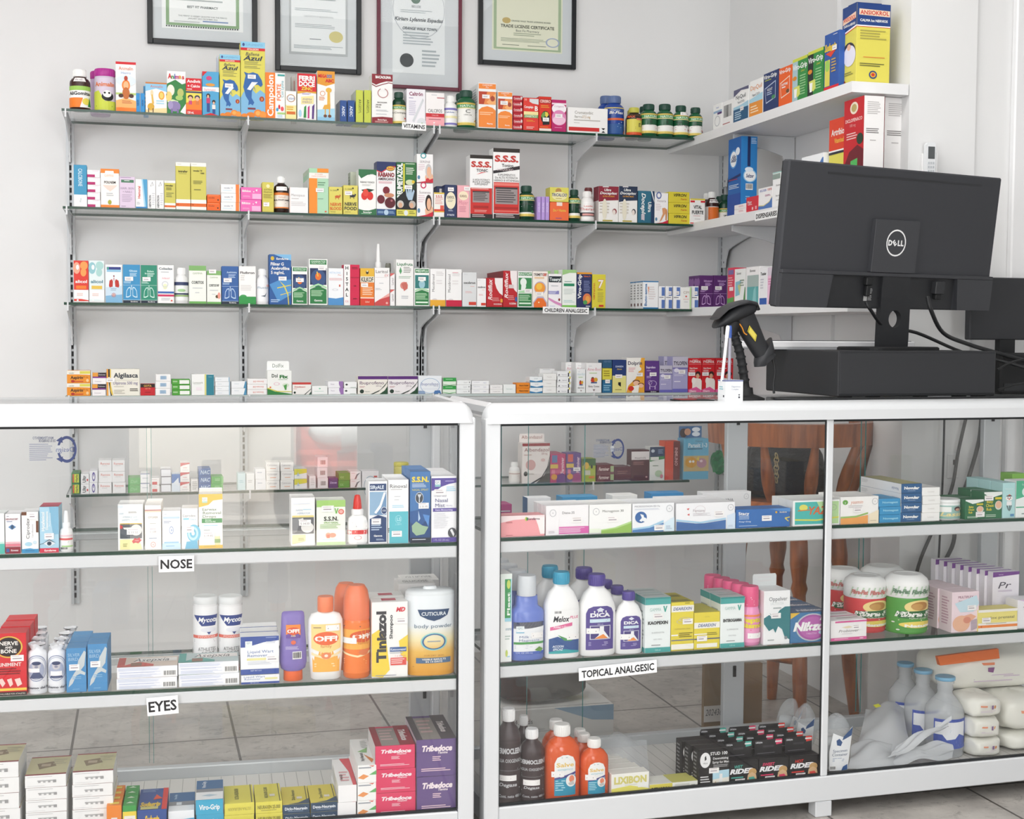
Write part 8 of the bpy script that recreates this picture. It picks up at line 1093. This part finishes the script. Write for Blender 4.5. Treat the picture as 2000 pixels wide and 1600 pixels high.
b = MB(); cp = smooth_path([inv2(1502, 690, -.004), inv2(1508, 702, -.004), inv2(1512, 725, -.004), inv2(1509, 750, -.004), inv2(1508, 768, -.01)]); b.tube(cp, [.0042 if i < 8 and i % 2 else .0032 for i in range(len(cp))], CORD, 8); b.build('cable', sn_)
def onz(px, ins, z=.0045): a_, _ = RF.hit(px, 776, ins); return RF.P(a_, ins, TOPZ+z)
cable([onz(1508, .085), onz(1520, .05), onz(1580, .028), onz(1650, .024), onz(1740, .03), onz(1830, .025), onz(1900, .03), onz(1960, .035), onz(2040, .03)], .0036, 'long black cable running along the front of the counter top')
b = MB(); p = onz(1352, .06, .0005); b.box(-.045, .045, -.03, .03, 0, .004, BLK2, .001); b.box(-.04, .0, -.026, .02, .004, .0055, '8a2a2a'); tag(b.build('card_reader', None, p, RF.ang), 'flat black slab lying left of the pen box on the counter', 'card reader')
# pen box and pens
fr, a, c, zb, zt, suf = spot('T', 1417, 1451, 743, None, .018)
w, h = (c-a), zt-zb; d = .042
pb = thing('pen_box', 'small white carton reused as a pen holder on the counter', 'pen holder', fr.P((a+c)/2, .018+d/2, zb+.0005), fr.ang+.0)
b = MB(); t_ = .0012
for x0, x1, y0, y1 in ((-w/2, w/2, -d/2, -d/2+t_), (-w/2, w/2, d/2-t_, d/2), (-w/2, -w/2+t_, -d/2+t_, d/2-t_), (w/2-t_, w/2, -d/2+t_, d/2-t_)): b.box(x0, x1, y0, y1, 0, h, 'eef0f2')
b.box(-w/2+t_, w/2-t_, -d/2+t_, d/2-t_, 0, t_, 'd8d8d8'); F = box_faces(w, d, h); art(b, 't .6 .3 .08 .5 8a90a8 Digestivos|t .55 .42 .08 .4 8a90a8 Complex|p 4a4a52 .72 .66 .84 .66 .78 .74|r .73 .76 .83 .84 4a4a52', *F['F']); art(b, 'l .2 .3 .8 .5 2 8ac0c8|r .7 .7 .85 .8 4a4a52', *F['L']); b.build('carton', pb)
b = MB(); b.box(-w/2-.0006, w/2+.0006, -d/2-.0006, d/2+.0006, h-.003, h-.0005, '5a6498'); b2 = b.build('blue_rim', pb)
def pen(p0, p1, body, cap, label):
    o = thing('pen', label, 'pen', p0); v = p1-p0; u = v.normalized(); L = v.length
    b = MB(); b.tube([Vector(), v*.82], .0038, body, 10); b.build('barrel', o); b = MB(); b.tube([v*.78, v*.97, v], [.0046, .0046, .003], cap, 10); b.build('pen_cap', o)
pen(PP(1410, 745, .04), PP(1422, 636, .03), mat('f0f0f2', .3), mat('f4f4f4', .3), 'white capped pen leaning in the carton on the counter')
pen(PP(1424, 745, .036), PP(1426, 636, .034), clear_mat('clear_barrel', 'b8b8c8', .6), mat('3a5aa8', .3), 'clear pen with blue cap upright in the carton')
# air conditioner remote in its holder on the column
CF = Frame(0, YE, 0); a0, z1 = CF.hit(1811, 278, -.03); a1, z0 = CF.hit(1827, 345, -.03)
rm = thing('remote_control', 'white remote control in a holder on the white column', 'remote control', CF.P((a0+a1)/2, -.018, z0), 0); w = a1-a0; h = z1-z0
b = MB(); b.prism([(-w/2, 0), (w/2, 0), (w/2, h*.93), (w*.36, h), (-w*.36, h), (-w/2, h*.93)], -.012, .004, 'e6e8ea'); b.build('remote_body', rm)
b = MB(); b.box(-w*.36, w*.36, -.0128, -.012, h*.52, h*.88, '55585a'); b.build('display', rm)
b = MB(); [b.box(-w*.36+i*w*.26, -w*.36+i*w*.26+w*.17, -.0128, -.012, h*(.12+.12*j), h*(.12+.12*j)+h*.07, 'c2c6ca') for i in range(3) for j in range(3)]; b.build('buttons', rm)
b = MB(); b.box(-w*.62, w*.62, .005, .0175, -.02, h*.7, 'e4e4e4', .002); b.box(w*.54, w*.66, -.012, .0175, -.02, h*.7, 'e4e4e4'); b.box(-w*.66, w*.66, -.014, .0175, -.03, -.001, 'e4e4e4', .002); b.build('holder', rm)
# ------------------------------------------------------------------ framed certificates
def frame(x0, x1, yb_, ht, fw, fcol, lab, pap, spec, mbox, ang=0):
    a, z = wf.hit(x0, yb_-4, -.02); c, _ = wf.hit(x1, yb_+4, -.02); _, zb = wf.hit((x0+x1)/2, yb_, -.02); w = c-a; h = ht
    o = thing('framed_certificate', lab, 'picture frame', wf.P((a+c)/2, -.0006, zb), 0, 'framed certificates'); m = mat(fcol, .35)
    b = MB()
    for p in ((-w/2, -w/2+fw, 0, h), (w/2-fw, w/2, 0, h)): b.box(p[0], p[1], -.02, 0, p[2], p[3], m, .0015)
    for p in ((0, fw), (h-fw, h)): b.box(-w/2+fw, w/2-fw, -.02, 0, p[0], p[1], m, .0015)
    b.build('frame', o)
    b = MB(); b.box(-w/2+fw, w/2-fw, -.011, -.009, fw, h-fw, 'd5d9dc'); b.build('mat_board', o)
    l, r, bt = mbox; b = MB(); W2 = w*(1-l-r); X0_ = -w/2+w*l; Zb = bt*w; H2 = h*.9-Zb; b.box(X0_, X0_+W2, -.012, -.0112, Zb, Zb+H2, pap); art(b, spec, lambda u, v, e: (X0_+u*W2, -.012-e, Zb+(1-v)*H2), W2, H2); b.build('certificate', o)
    b = MB(); b.box(-w/2+fw, w/2-fw, -.0165, -.0145, fw, h-fw, FRAMEG); b.build('frame_glass', o)
frame(288, 503, 90, .31, .018, '15181c', 'black framed certificate with green border above the left shelf', 'f1f3f3', 'r .05 .05 .95 .95 8fae86|r .09 .09 .91 .91 f3f5f4|tb .5 .66 .035 .6 3a4a4a BEST FIT PHARMACY|l .15 .3 .85 .6 6 b0b8b8|t .5 .8 .022 .75 6a7272 THIS PERMIT IS HEREBY GRANTED FOR THE PERIOD|t .5 .835 .022 .5 6a7272 JANUARY 2022 DECEMBER 2022|l .15 .88 .5 .9 2 9aa0a0|l .5 .86 .85 .9 1 7a94c0|'+'|'.join(f'r {.05+i*.03:.3f} .955 {.066+i*.03:.3f} .975 3a4440' for i in range(30)), (.13, .13, .15))
frame(538, 706, 141, .36, .017, '15181c', 'black framed grey bordered certificate with gold seal', 'eef1f2', 'r .0 0 1 1 b8bcbe|r .035 .03 .965 .97 eff2f3|l .15 .2 .85 .3 3 a8b0b4|l .1 .4 .9 .44 2 b0b8bc|t .5 .5 .02 .5 8a9296 CERTIFICATE OF REGISTRATION|l .1 .6 .9 .66 3 b8bec2|e .8 .75 .12 .075 d9cf8f|l .35 .79 .6 .81 1 7a8288|l .08 .88 .92 .93 3 b0b8bc', (.16, .16, .2))
frame(737, 902, 174, .42, .012, '6a2438', 'maroon framed certificate with dark round seal and vine border', 'edf0f1', 'a .5 .3 .5 .32 c8ccd0 .03|e .44 .19 .09 .05 5a7a6a|e .44 .17 .05 .03 dfe6e2|t .45 .27 .025 .26 5a6468 BELIZE|l .15 .31 .8 .35 2 b8c0c4|tbi .5 .41 .04 .92 4a5258 Kiriam Lylannie Espadas|tbi .52 .51 .03 .66 5a6268 ORANGE WALK TOWN|l .2 .55 .85 .7 5 b4bcc0|e .27 .86 .13 .075 4a4e50|l .56 .74 .92 .94 5 b0b8bc', (.18, .2, .18))
frame(935, 1125, 130, .30, .016, '15181c', 'black framed cream trade licence certificate', 'e8ead2', 'r .02 .02 .98 .98 a9bd9a|r .06 .05 .94 .95 ebebd4|e .2 .5 .06 .05 c8b070|tb .55 .5 .025 .7 6a7460 ORANGE WALK TRADE LICENSING BOARD|tb .5 .59 .05 .9 4a5040 TRADE LICENSE CERTIFICATE|t .5 .66 .04 .46 5a6458 Best Fit Pharmacy|l .3 .7 .7 .76 2 a8b098|l .12 .79 .85 .86 3 b0b8a0|a .86 .83 .1 .08 a8b4cc .2|l .14 .9 .4 .92 1 7a8270|l .5 .9 .8 .92 1 7a8270', (.14, .14, .15))
# ------------------------------------------------------------------ behind the counters
WOOD, nt_, bs_ = node_mat('varnished_reddish_wood'); wv = nt_.nodes.new('ShaderNodeTexNoise'); wv.inputs['Scale'].default_value = 9; wv.inputs['Detail'].default_value = 5; tc_ = nt_.nodes.new('ShaderNodeTexCoord'); mp_ = nt_.nodes.new('ShaderNodeMapping'); mp_.inputs['Scale'].default_value = (6, 6, .7)
rp_ = nt_.nodes.new('ShaderNodeValToRGB'); rp_.color_ramp.elements[0].position = .3; rp_.color_ramp.elements[0].color = rgb('7c3f1a'); rp_.color_ramp.elements[1].position = .7; rp_.color_ramp.elements[1].color = rgb('bb6c36')
nt_.links.new(tc_.outputs['Object'], mp_.inputs[0]); nt_.links.new(mp_.outputs[0], wv.inputs[0]); nt_.links.new(wv.outputs[0], rp_.inputs[0]); nt_.links.new(rp_.outputs[0], bs_.inputs['Base Color']); bs_.inputs['Roughness'].default_value = .3
SF = Frame(0, 3.58, 0)
ax, _ = SF.hit(1604, 900, 0); stl = thing('bar_stool', 'tall varnished wooden bar stool with spindle back behind the right showcase', 'stool', (ax, 3.58+.2, 0), 0)
def sx(px, py, y=3.58): f = Frame(0, y, 0); X, Z = f.hit(px, py, 0); return Vector((X-ax, y-3.78, Z))
zt1, zt0 = sx(1604, 828).z, sx(1604, 873).z; zs = sx(1604, 985).z; Rr = (sx(1752, 850, 3.7).x-sx(1458, 850, 3.7).x)/2
b = MB(); arc = [math.radians(200-20+i*(360-160-40+60)/24*1.0) for i in range(25)]
arc = [math.radians(170+i*200/24) for i in range(25)]
vs = []
for t in arc:
    for r, z in ((Rr-.024, zt0), (Rr+.004, zt0), (Rr+.008, zt1), (Rr-.03, zt1)): vs.append((r*math.cos(t), r*.95*math.sin(t), z))
fs = [(4*i+j, 4*i+(j+1) % 4, 4*(i+1)+(j+1) % 4, 4*(i+1)+j) for i in range(24) for j in range(4)]+[(3, 2, 1, 0), (96, 97, 98, 99)]
b.add(vs, fs, WOOD); b.build('back_rail', stl)
b = MB(); b.lathe([(.165, zs-.045), (.2, zs-.04), (.205, zs-.015), (.19, zs)], WOOD, 36); b.build('seat', stl)
for deg in (190, 226, 262, 298, 332, 356):
    t = math.radians(deg); p0 = Vector((.175*math.cos(t), .175*math.sin(t), zs-.005)); p1 = Vector(((Rr-.012)*math.cos(t), (Rr-.012)*.95*math.sin(t), zt0+.002)); b = MB(); ks = [0, .08, .2, .38, .55, .75, .92, 1]; rs_ = [.010, .012, .017, .020, .019, .015, .012, .011]
    b.tube([p0+(p1-p0)*k for k in ks], rs_, WOOD, 14); b.build('spindle', stl)
for deg in (255, 345, 75, 165):
    t = math.radians(deg); p0 = Vector((.14*math.cos(t), .14*math.sin(t), zs-.042)); p1 = Vector((.215*math.cos(t), .215*math.sin(t), 0)); b = MB(); ks = [0, .05, .12, .22, .3, .33, .36, .5, .75, .95, 1]; rs_ = [.017, .02, .026, .027, .02, .025, .019, .022, .022, .017, .015]
    b.tube([p0+(p1-p0)*k for k in ks], rs_, WOOD, 14); b.build('leg', stl)
for k, zz in enumerate((.3, .3, .22, .22)):
    t0, t1 = [math.radians(q) for q in ((255, 345), (75, 165), (345, 75+360), (165, 255))[k]]; rr_ = .14+(.075)*(1-zz/(zs-.042)); b = MB()
    b.tube([(rr_*math.cos(t0), rr_*math.sin(t0), zz), ((rr_*math.cos(t0)+rr_*math.cos(t1))/2, (rr_*math.sin(t0)+rr_*math.sin(t1))/2, zz), (rr_*math.cos(t1), rr_*math.sin(t1), zz)], [.012, .017, .012], WOOD, 10); b.build('stretcher', stl)
# black handbag on the stool seat, with its gilt chain
LEA, nt2, b2_ = node_mat('black_leather'); b2_.inputs['Base Color'].default_value = rgb('16181b'); b2_.inputs['Roughness'].default_value = .38
nn = nt2.nodes.new('ShaderNodeTexNoise'); nn.inputs['Scale'].default_value = 14; nn.inputs['Detail'].default_value = 6; bp = nt2.nodes.new('ShaderNodeBump'); bp.inputs['Strength'].default_value = .5; bp.inputs['Distance'].default_value = .02; nt2.links.new(nn.outputs[0], bp.inputs['Height']); nt2.links.new(bp.outputs[0], b2_.inputs['Normal'])
bag = thing('handbag', 'slouchy black leather handbag on the wooden bar stool', 'bag', (ax-.02, 3.79, zs+.001), 0)
def blob(m, sx_, sy_, sz_, e1=.45, e2=.7, seed=1, amp=.06, taper=0, seg=28, rings=14):
    """soft pillow-like solid resting on z=0"""
    b = MB(); rs = random.Random(seed); ph = [rs.uniform(0, 6.3) for _ in range(8)]; vs = []
    for i in range(rings+1):
        t = -math.pi/2+math.pi*i/rings
        for j in range(seg):
            p = 2*math.pi*j/seg; f = lambda c, e: math.copysign(abs(c)**e, c); ct_, st_ = f(math.cos(t), e1), f(math.sin(t), e1)
            k = 1+amp*(math.sin(3*p+ph[0]+2*t)+.6*math.sin(5*p+ph[1]-3*t)+.4*math.sin(8*p+ph[2]+5*t)); z = (st_*.5+.5); q = 1-taper*z
            vs.append((sx_*f(math.cos(p), e2)*ct_*k*q, sy_*f(math.sin(p), e2)*ct_*k*q, sz_*z*(1+amp*.7*math.sin(2*p+ph[3])*z)))
    b.add(vs, [(i*seg+j, i*seg+(j+1) % seg, (i+1)*seg+(j+1) % seg, (i+1)*seg+j) for i in range(rings) for j in range(seg)], m, True); return b
blob(LEA, .15, .085, .165, .4, .75, 3, .03, .25).build('bag_body', bag)
b = MB(); b.tube(smooth_path([(-.07, -.03, .15), (-.05, -.05, .2), (.03, -.04, .205), (.08, -.03, .15)]), .009, LEA, 10); b.build('handle', bag)
b = MB()
for k in range(7):
    cz = .06+.012*k; n = 10; ph = k % 2
    b.tube([(-.066+.0075*math.cos(2*math.pi*i/n)*(1 if ph else .5), -.094-.002*k*0+.0045*math.sin(2*math.pi*i/n)*(0 if ph else 1), cz+.009*math.sin(2*math.pi*i/n)) for i in range(n)], .0019, mat('c9b88a', .3, .8), 6, closed=True)
b.build('chain', bag)
# floor clutter
def floorbox(px0, px1, pyt, y, d, col, name, lab, spec=''):
    f = Frame(0, y, 0); a, _ = f.hit(px0, pyt+40, 0); c, _ = f.hit(px1, pyt+40, 0); _, z = f.hit((px0+px1)/2, pyt, 0); mb, F, _s = carton(c-a, d, z, col, spec); return tag(mb.build(name, None, ((a+c)/2, y+d/2, .0005)), lab, 'box'), z, (a+c)/2
o, z, xm = floorbox(985, 1198, 1383, 3.66, .26, 'dcdcda', 'cardboard_box', 'white and blue carton on the floor behind the bottom bottles', 'p 8aa8c0 .45 .0 1 0 1 .4 .8 .36|t .15 .3 .12 .3 6a6a70 x 4.1 yds|l .05 .5 .5 .6 2 c0c0c0')
bb = blob(mat('2c2a2c', .5), .14, .1, .12, .5, .8, 9, .03); tag(bb.build('plastic_bag', None, (xm-.03, 3.79, z+.002)), 'dark bag resting on the white and blue carton on the floor', 'bag')
floorbox(1452, 1489, 1297, 3.52, .02, '8a6a48', 'wooden_board', 'narrow brown board standing behind the right showcase')
floorbox(1800, 1846, 1262, 3.50, .12, '26282b', 'computer_tower', 'slim black computer tower standing on the floor by the column')
f = Frame(0, 3.47, 0); a, z0 = f.hit(1371, 1414, 0); c, z1 = f.hit(1409, 1380, 0)
b = MB(); b.box(-(c-a)/2, (c-a)/2, -.004, .012, 0, .4, '8a7358'); tg = b.build('cardboard_piece', None, ((a+c)/2+.01, 3.485, .0005)); tag(tg, 'brown cardboard piece with a handwritten number slip', 'cardboard')
w, h = c-a, z1-z0; b = MB(); b.box(-w/2, w/2, -.0052, -.0042, z0, z1, 'd8d4d0'); art(b, 'ti .5 .4 .4 .86 4a4a50 202436', lambda u, v, e: (-w/2+u*w, -.0052-e, z1-(z1-z0)*v), w, h); b.build('number_slip', tg)
# cables hanging in front of the column
C2 = lambda px, py, y: (lambda f: Vector((f.hit(px, py, 0)[0], y, f.hit(px, py, 0)[1])))(Frame(0, y, 0))
cable([C2(1845, 790, 3.41), C2(1843, 880, 3.41), C2(1840, 965, 3.41), C2(1835, 1060, 3.41), C2(1831, 1150, 3.41), C2(1829, 1300, 3.41)], .003, 'thin black cable hanging straight down before the column')
cable([C2(1893, 790, 3.42), C2(1872, 880, 3.42), C2(1857, 960, 3.42), C2(1818, 1045, 3.43), C2(1790, 1120, 3.43), C2(1770, 1250, 3.43)], .005, 'black cable slanting left behind the right showcase')
cable([C2(1918, 790, 3.425), C2(1912, 860, 3.425), C2(1888, 945, 3.425), C2(1868, 1000, 3.42), C2(1862, 1060, 3.42), C2(1838, 1120, 3.42), C2(1822, 1240, 3.42)], .006, 'thick black cable bending behind the chest rub boxes')
f = Frame(0, YE, 0); a, z0 = f.hit(1848, 935, 0); c, z1 = f.hit(1872, 885, 0); b = MB(); b.box(-(c-a)/2, (c-a)/2, -.008, -.0005, 0, z1-z0, 'dcdcdc', .003); b.box(-.003, .003, -.009, -.008, (z1-z0)*.55, (z1-z0)*.75, 'K'); tag(b.build('wall_outlet', None, ((a+c)/2, YE, z0)), 'white electrical outlet on the column behind the cables', 'outlet')
# ------------------------------------------------------------------ soft goods in the bottom tier
def saline(x0, x1, yt, ins, lab):
    o = bottle('K', x0, x1, yt, lab, 'saline', 'dfe3e6', '7fb4d4', (.12, .5, '5a6cb8'), 'r 0 0 .84 .1 4a5cb0|p eceef2 .03 .1 .8 .1 .8 .62 .6 .5 .5 .66 .3 .7 .2 .52 .03 .52|l .06 .14 .78 .3 3 9aa0c0|l .06 .36 .5 .46 2 8ac0d0|l .05 .74 .7 .95 5 8a98d0|b .84 .55 .96 .92', ins=ins, span=130, panel='r 0 0 1 1 5064b4', alpha=.5, nm='saline_bottle', ribs=False, rough=.15)
    R = o.children[1].data
saline(1834, 1899, 1330, .05, 'clear saline bottle with blue cap, nearest of three'); saline(1791, 1851, 1316, .14, 'clear saline bottle with blue cap, middle of three'); saline(1757, 1812, 1302, .225, 'clear saline bottle with blue cap, farthest of three')
WRAP = mat('ecebe2', .35, 0, .5, 'white_plastic_wrap')
def pack(px0, px1, pyt, pyb, ins, dy, lab, seed, zbase=None, extra=None):
    a, _ = RF.hit(px0, pyb, ins); c, _ = RF.hit(px1, pyb, ins); _, z0 = RF.hit((px0+px1)/2, pyb, ins); _, z1 = RF.hit((px0+px1)/2, pyt, ins); z0 = max(z0, ROW['K'][1]+.001) if zbase is None else zbase
    o = thing('nappy_pack', lab, 'pack', RF.P((a+c)/2, ins+dy, z0), RF.ang, 'white wrapped packs in the lower right showcase'); sx_, sy_, sz_ = (c-a)/2, dy, z1-z0
    blob(WRAP, sx_, sy_, sz_, .5, .55, seed, .045, 0, 40, 20).build('wrap', o)
    q = MB(); sp = extra or 'r .1 .3 .4 .42 e89a7a|r .62 .3 .72 .6 8a6a9a|e .84 .45 .08 .12 e8a06a|l .1 .72 .9 .84 2 d8c8d8'
    art(q, sp, lambda u, v, e: ((u-.5)*1.2*sx_, -sy_*(1-.3*(2*abs(u-.5))**3*.6)*1.01-.003-e, sz_*(.82-.64*v)), 1.2*sx_, sz_*.64, True); q.build('print', o); return z1
z = pack(1901, 1962, 1444, 1496, .03, .055, 'white wrapped roll, bottom of the front stack', 1); z = pack(1901, 1960, 1404, 1446, .03, .055, 'white wrapped roll, middle of the front stack', 2, z); z = pack(1900, 1961, 1363, 1404, .03, .06, 'white wrapped roll, top of the front stack', 5, z)
z = pack(1964, 2060, 1430, 1492, .05, .1, 'yellowish white pack, bottom of the right stack', 3); z = pack(1964, 2060, 1362, 1430, .05, .1, 'yellowish white pack, top of the right stack', 4, z)
ztop = z; z = pack(1850, 2050, 1274, 1366, .12, .09, 'big white nappy pack with orange seam, uppermost', 6, ztop+.001, 'r .02 .1 .4 .2 e8906a|p 8a5a8a .3 .3 .4 .3 .38 .5 .3 .46|l .1 .6 .9 .9 4 d0bcd0')
a, z0 = RF.hit(1836, 1300, .112); c, z1 = RF.hit(1952, 1268, .112); b = MB(); b.add([RF.P(a, .11, z0), RF.P(c, .11, z0+.008), RF.P(c, .116, z1), RF.P(a-.01, .11, z1-.008), RF.P(a, .125, z0), RF.P(c, .125, z0+.008), RF.P(c, .125, z1), RF.P(a-.01, .12, z1-.008)], [(0, 1, 2, 3), (7, 6, 5, 4), (0, 4, 5, 1), (1, 5, 6, 2), (2, 6, 7, 3), (3, 7, 4, 0)], 'e8763a'); big = [o for o in bpy.data.objects if o.name.startswith('nappy_pack') and o.get('label', '').startswith('big')][0]; o = b.build('orange_seam', big); o.matrix_parent_inverse = (Matrix.Translation(big.location) @ Matrix.Rotation(RF.ang, 4, 'Z')).inverted()
CLEAR = clear_mat('clear_polythene', 'dfe4e8', .28, .12); FILM = clear_mat('milky_polythene', 'e2e5e8', .62, .25)
def pouch(px0, px1, pyt, pyb, ins, lab, lean, rzz, sp, group='specimen bags'):
    a, _ = RF.hit(px0, pyb, ins); c, _ = RF.hit(px1, pyb, ins); _, z1 = RF.hit((px0+px1)/2, pyt, ins); z0 = ROW['K'][1]+.0015; w, h = c-a, z1-z0
    o = thing('specimen_bag', lab, 'bag', RF.P((a+c)/2, ins+.03, z0+abs(lean)*.0006), RF.ang+rzz, group); o.rotation_euler = (math.radians(-lean), 0, RF.ang+rzz)
    b = blob(CLEAR, w/2, .022, h, .9, .8, int(px0), .05); b.build('clear_bag', o)
    b = MB(); b.lathe([(w*.26, 0), (w*.3, h*.01), (w*.33, h*.45), (w*.35, h*.46), (w*.35, h*.54), (0, h*.55)], 'e6eaec', 22, 1, .055/w if w > .06 else .8, z0=h*.02); b.build('cup', o)
    q = MB(); sf = lambda u, v, e: ((u-.5)*w*.8, -.0235-.004*math.sin(u*3.1)-e, h*(.92-.86*v)); art(q, 'p f0f2f4 .15 .2 .6 .3 1 .08 .9 1 .1 1 .05 .6|p 3a5a8a .6 .28 1 .1 .97 .28 .55 .36|p 3a5a8a .3 .36 .42 .32 .56 .4 .5 .48 .34 .46|t .5 .58 .06 .66 4a5a7a Specimen|t .5 .66 .06 .7 4a5a7a Container|l .2 .73 .7 .82 3 a8b4c8|b .1 .9 .36 .98|p 2f5a94 .6 1 .66 .92 .86 .88 .88 1', sf, w*.8, h*.86, True); q.build('label', o)
pouch(1611, 1667, 1402, 1502, .012, 'clear specimen bag with printed white label by the mullion', -6, 0, '')
pouch(1515, 1558, 1372, 1470, .24, 'clear specimen bag behind the black packs, left', -14, .5, ''); pouch(1562, 1602, 1378, 1470, .15, 'clear specimen bag behind the black packs, right', -18, -.5, '')
def sheet(pts, lab, m=FILM, seed=0, amp=.008, thick=.004, name='plastic_bag', grp='empty plastic bags in the lower right showcase'):
    """crumpled empty bag: two films with air between, draped over a quad given by corner places"""
    rs = random.Random(seed); ph = [rs.uniform(0, 6) for _ in range(6)]; n = 14; vs = []; o = sum((Vector(p) for p in pts), Vector())/4; P = [Vector(p)-o for p in pts]
    for sd in (0, 1):
        for i in range(n+1):
            for j in range(n+1):
                u, v = i/n, j/n; q = P[0]*(1-u)*(1-v)+P[1]*u*(1-v)+P[2]*u*v+P[3]*(1-u)*v; e = 4*u*(1-u)*4*v*(1-v)
                vs.append((q.x, q.y+amp*.5*math.sin(7*v+ph[2]+3*u), q.z+amp*(math.sin(9*u+ph[0]+4*v)+.7*math.sin(13*v+ph[1]-6*u))*.6+(thick*e if sd else 0)))
    N = (n+1)**2; k = n+1; b = MB(); fs = []
    for i in range(n):
        for j in range(n): a_ = i*k+j; fs += [(a_, a_+1, a_+k+1, a_+k), (N+a_, N+a_+k, N+a_+k+1, N+a_+1)]
    b.add(vs, fs, m, True); zmin = min(v[2] for v in b.v)+o.z; lift = max(0, ROW['K'][1]+.001-zmin); return tag(b.build(name, None, o+Vector((0, 0, lift))), lab, 'bag', grp)
kz = ROW['K'][1]
def kp(px, ins, z): a_, _ = RF.hit(px, 1480, ins); return RF.P(a_, ins, kz+z)
sheet([kp(1668, .05, .02), kp(1775, .06, .03), kp(1762, .26, .1), kp(1690, .24, .09)], 'large milky plastic bag with yellow sticker in the heap', seed=2, thick=.03)
sheet([kp(1655, .018, .004), kp(1760, .02, .006), kp(1770, .1, .04), kp(1665, .1, .05)], 'crumpled milky bag at the front left of the heap', seed=3, thick=.02)
sheet([kp(1730, .02, .02), kp(1850, .012, .1), kp(1856, .02, .115), kp(1750, .04, .05)], 'milky plastic strip leaning up against the saline bottles', seed=4, thick=.008)
sheet([kp(1740, .02, .004), kp(1862, .022, .01), kp(1860, .036, .045), kp(1760, .048, .04)], 'flat milky bag lying along the front right of the heap', seed=5, thick=.008)
q = MB(); q.box(-.011, .011, -.005, .005, 0, .0008, 'd8d83a'); st_ = q.build('yellow_sticker', [o for o in bpy.data.objects if o.get('label', '').startswith('large milky')][0], (-.02, .0, .062), .4); st_.rotation_euler = (.5, 0, .4)
sheet([kp(1160, .12, .0), kp(1270, .1, .005), kp(1262, .22, .05), kp(1170, .26, .06)], 'clear crumpled bag behind the orange bottles', m=CLEAR, seed=8, thick=.05, name='clear_bag')

# ------------------------------------------------------------------ the red car outside, which the glass mirrors
RED = mat('c8452c', .25, .1, .5, 'red_car_paint'); car = thing('car', 'red car parked outside, seen only as a reflection in the left showcase glass', 'car', (1.24, -2.4, -.04), 0)
b = MB(); prof_ = [(0, .32), (.02, .56), (.12, .72), (.9, .88), (1.6, 1.32), (2.9, 1.36), (3.5, .98), (3.95, .9), (4.0, .4), (3.9, .25), (.15, .25)]
n = len(prof_); vs = []
for k, (x, sh) in enumerate(((-.86, .0), (-.8, .03), (.8, .03), (.86, .0))):
    for y, z in prof_: vs.append((x*(1 if z < 1 else .84), -y, z+(sh if .3 < z else 0)))
b.add(vs, [(k*n+i, k*n+(i+1) % n, (k+1)*n+(i+1) % n, (k+1)*n+i) for k in range(3) for i in range(n)]+[tuple(range(n))[::-1], tuple(range(3*n, 4*n))], RED, True); b.build('car_body', car)
b = MB(); b.add([(-.66, -.98, .96), (.66, -.98, .96), (.6, -1.52, 1.3), (-.6, -1.52, 1.3)], [(0, 1, 2, 3)], mat('20262c', .1)); b.build('windscreen', car)
for x in (-.62, .62):
    b = MB(); b.lathe([(.02, -.03), (.17, -.02), (.2, .0), (.17, .025), (0, .035)], mat('e8ecee', .1), 22, 1, .5); o = b.build('headlight', car, (x, -.03, .62)); o.rotation_euler = (math.radians(-72), 0, 0)
b = MB(); b.box(-.4, .4, -.04, .012, .5, .6, '1c1e20', .01); b.build('grille', car); b = MB(); b.box(-.86, .86, -.1, .04, .3, .44, RED, .03); b.box(-.26, .26, .04, .046, .32, .42, 'e0e0dc'); b.build('bumper', car)
for x in (-.78, .78):
    for y in (-.75, -3.2):
        b = MB(); b.lathe([(.2, -.1), (.31, -.09), (.31, .09), (.2, .1)], '1a1b1c', 26); b.lathe([(.0, .1), (.19, .102)], 'b8babc', 26); o = b.build('wheel', car, (x, y, .31)); o.rotation_euler = (0, math.radians(90), 0)
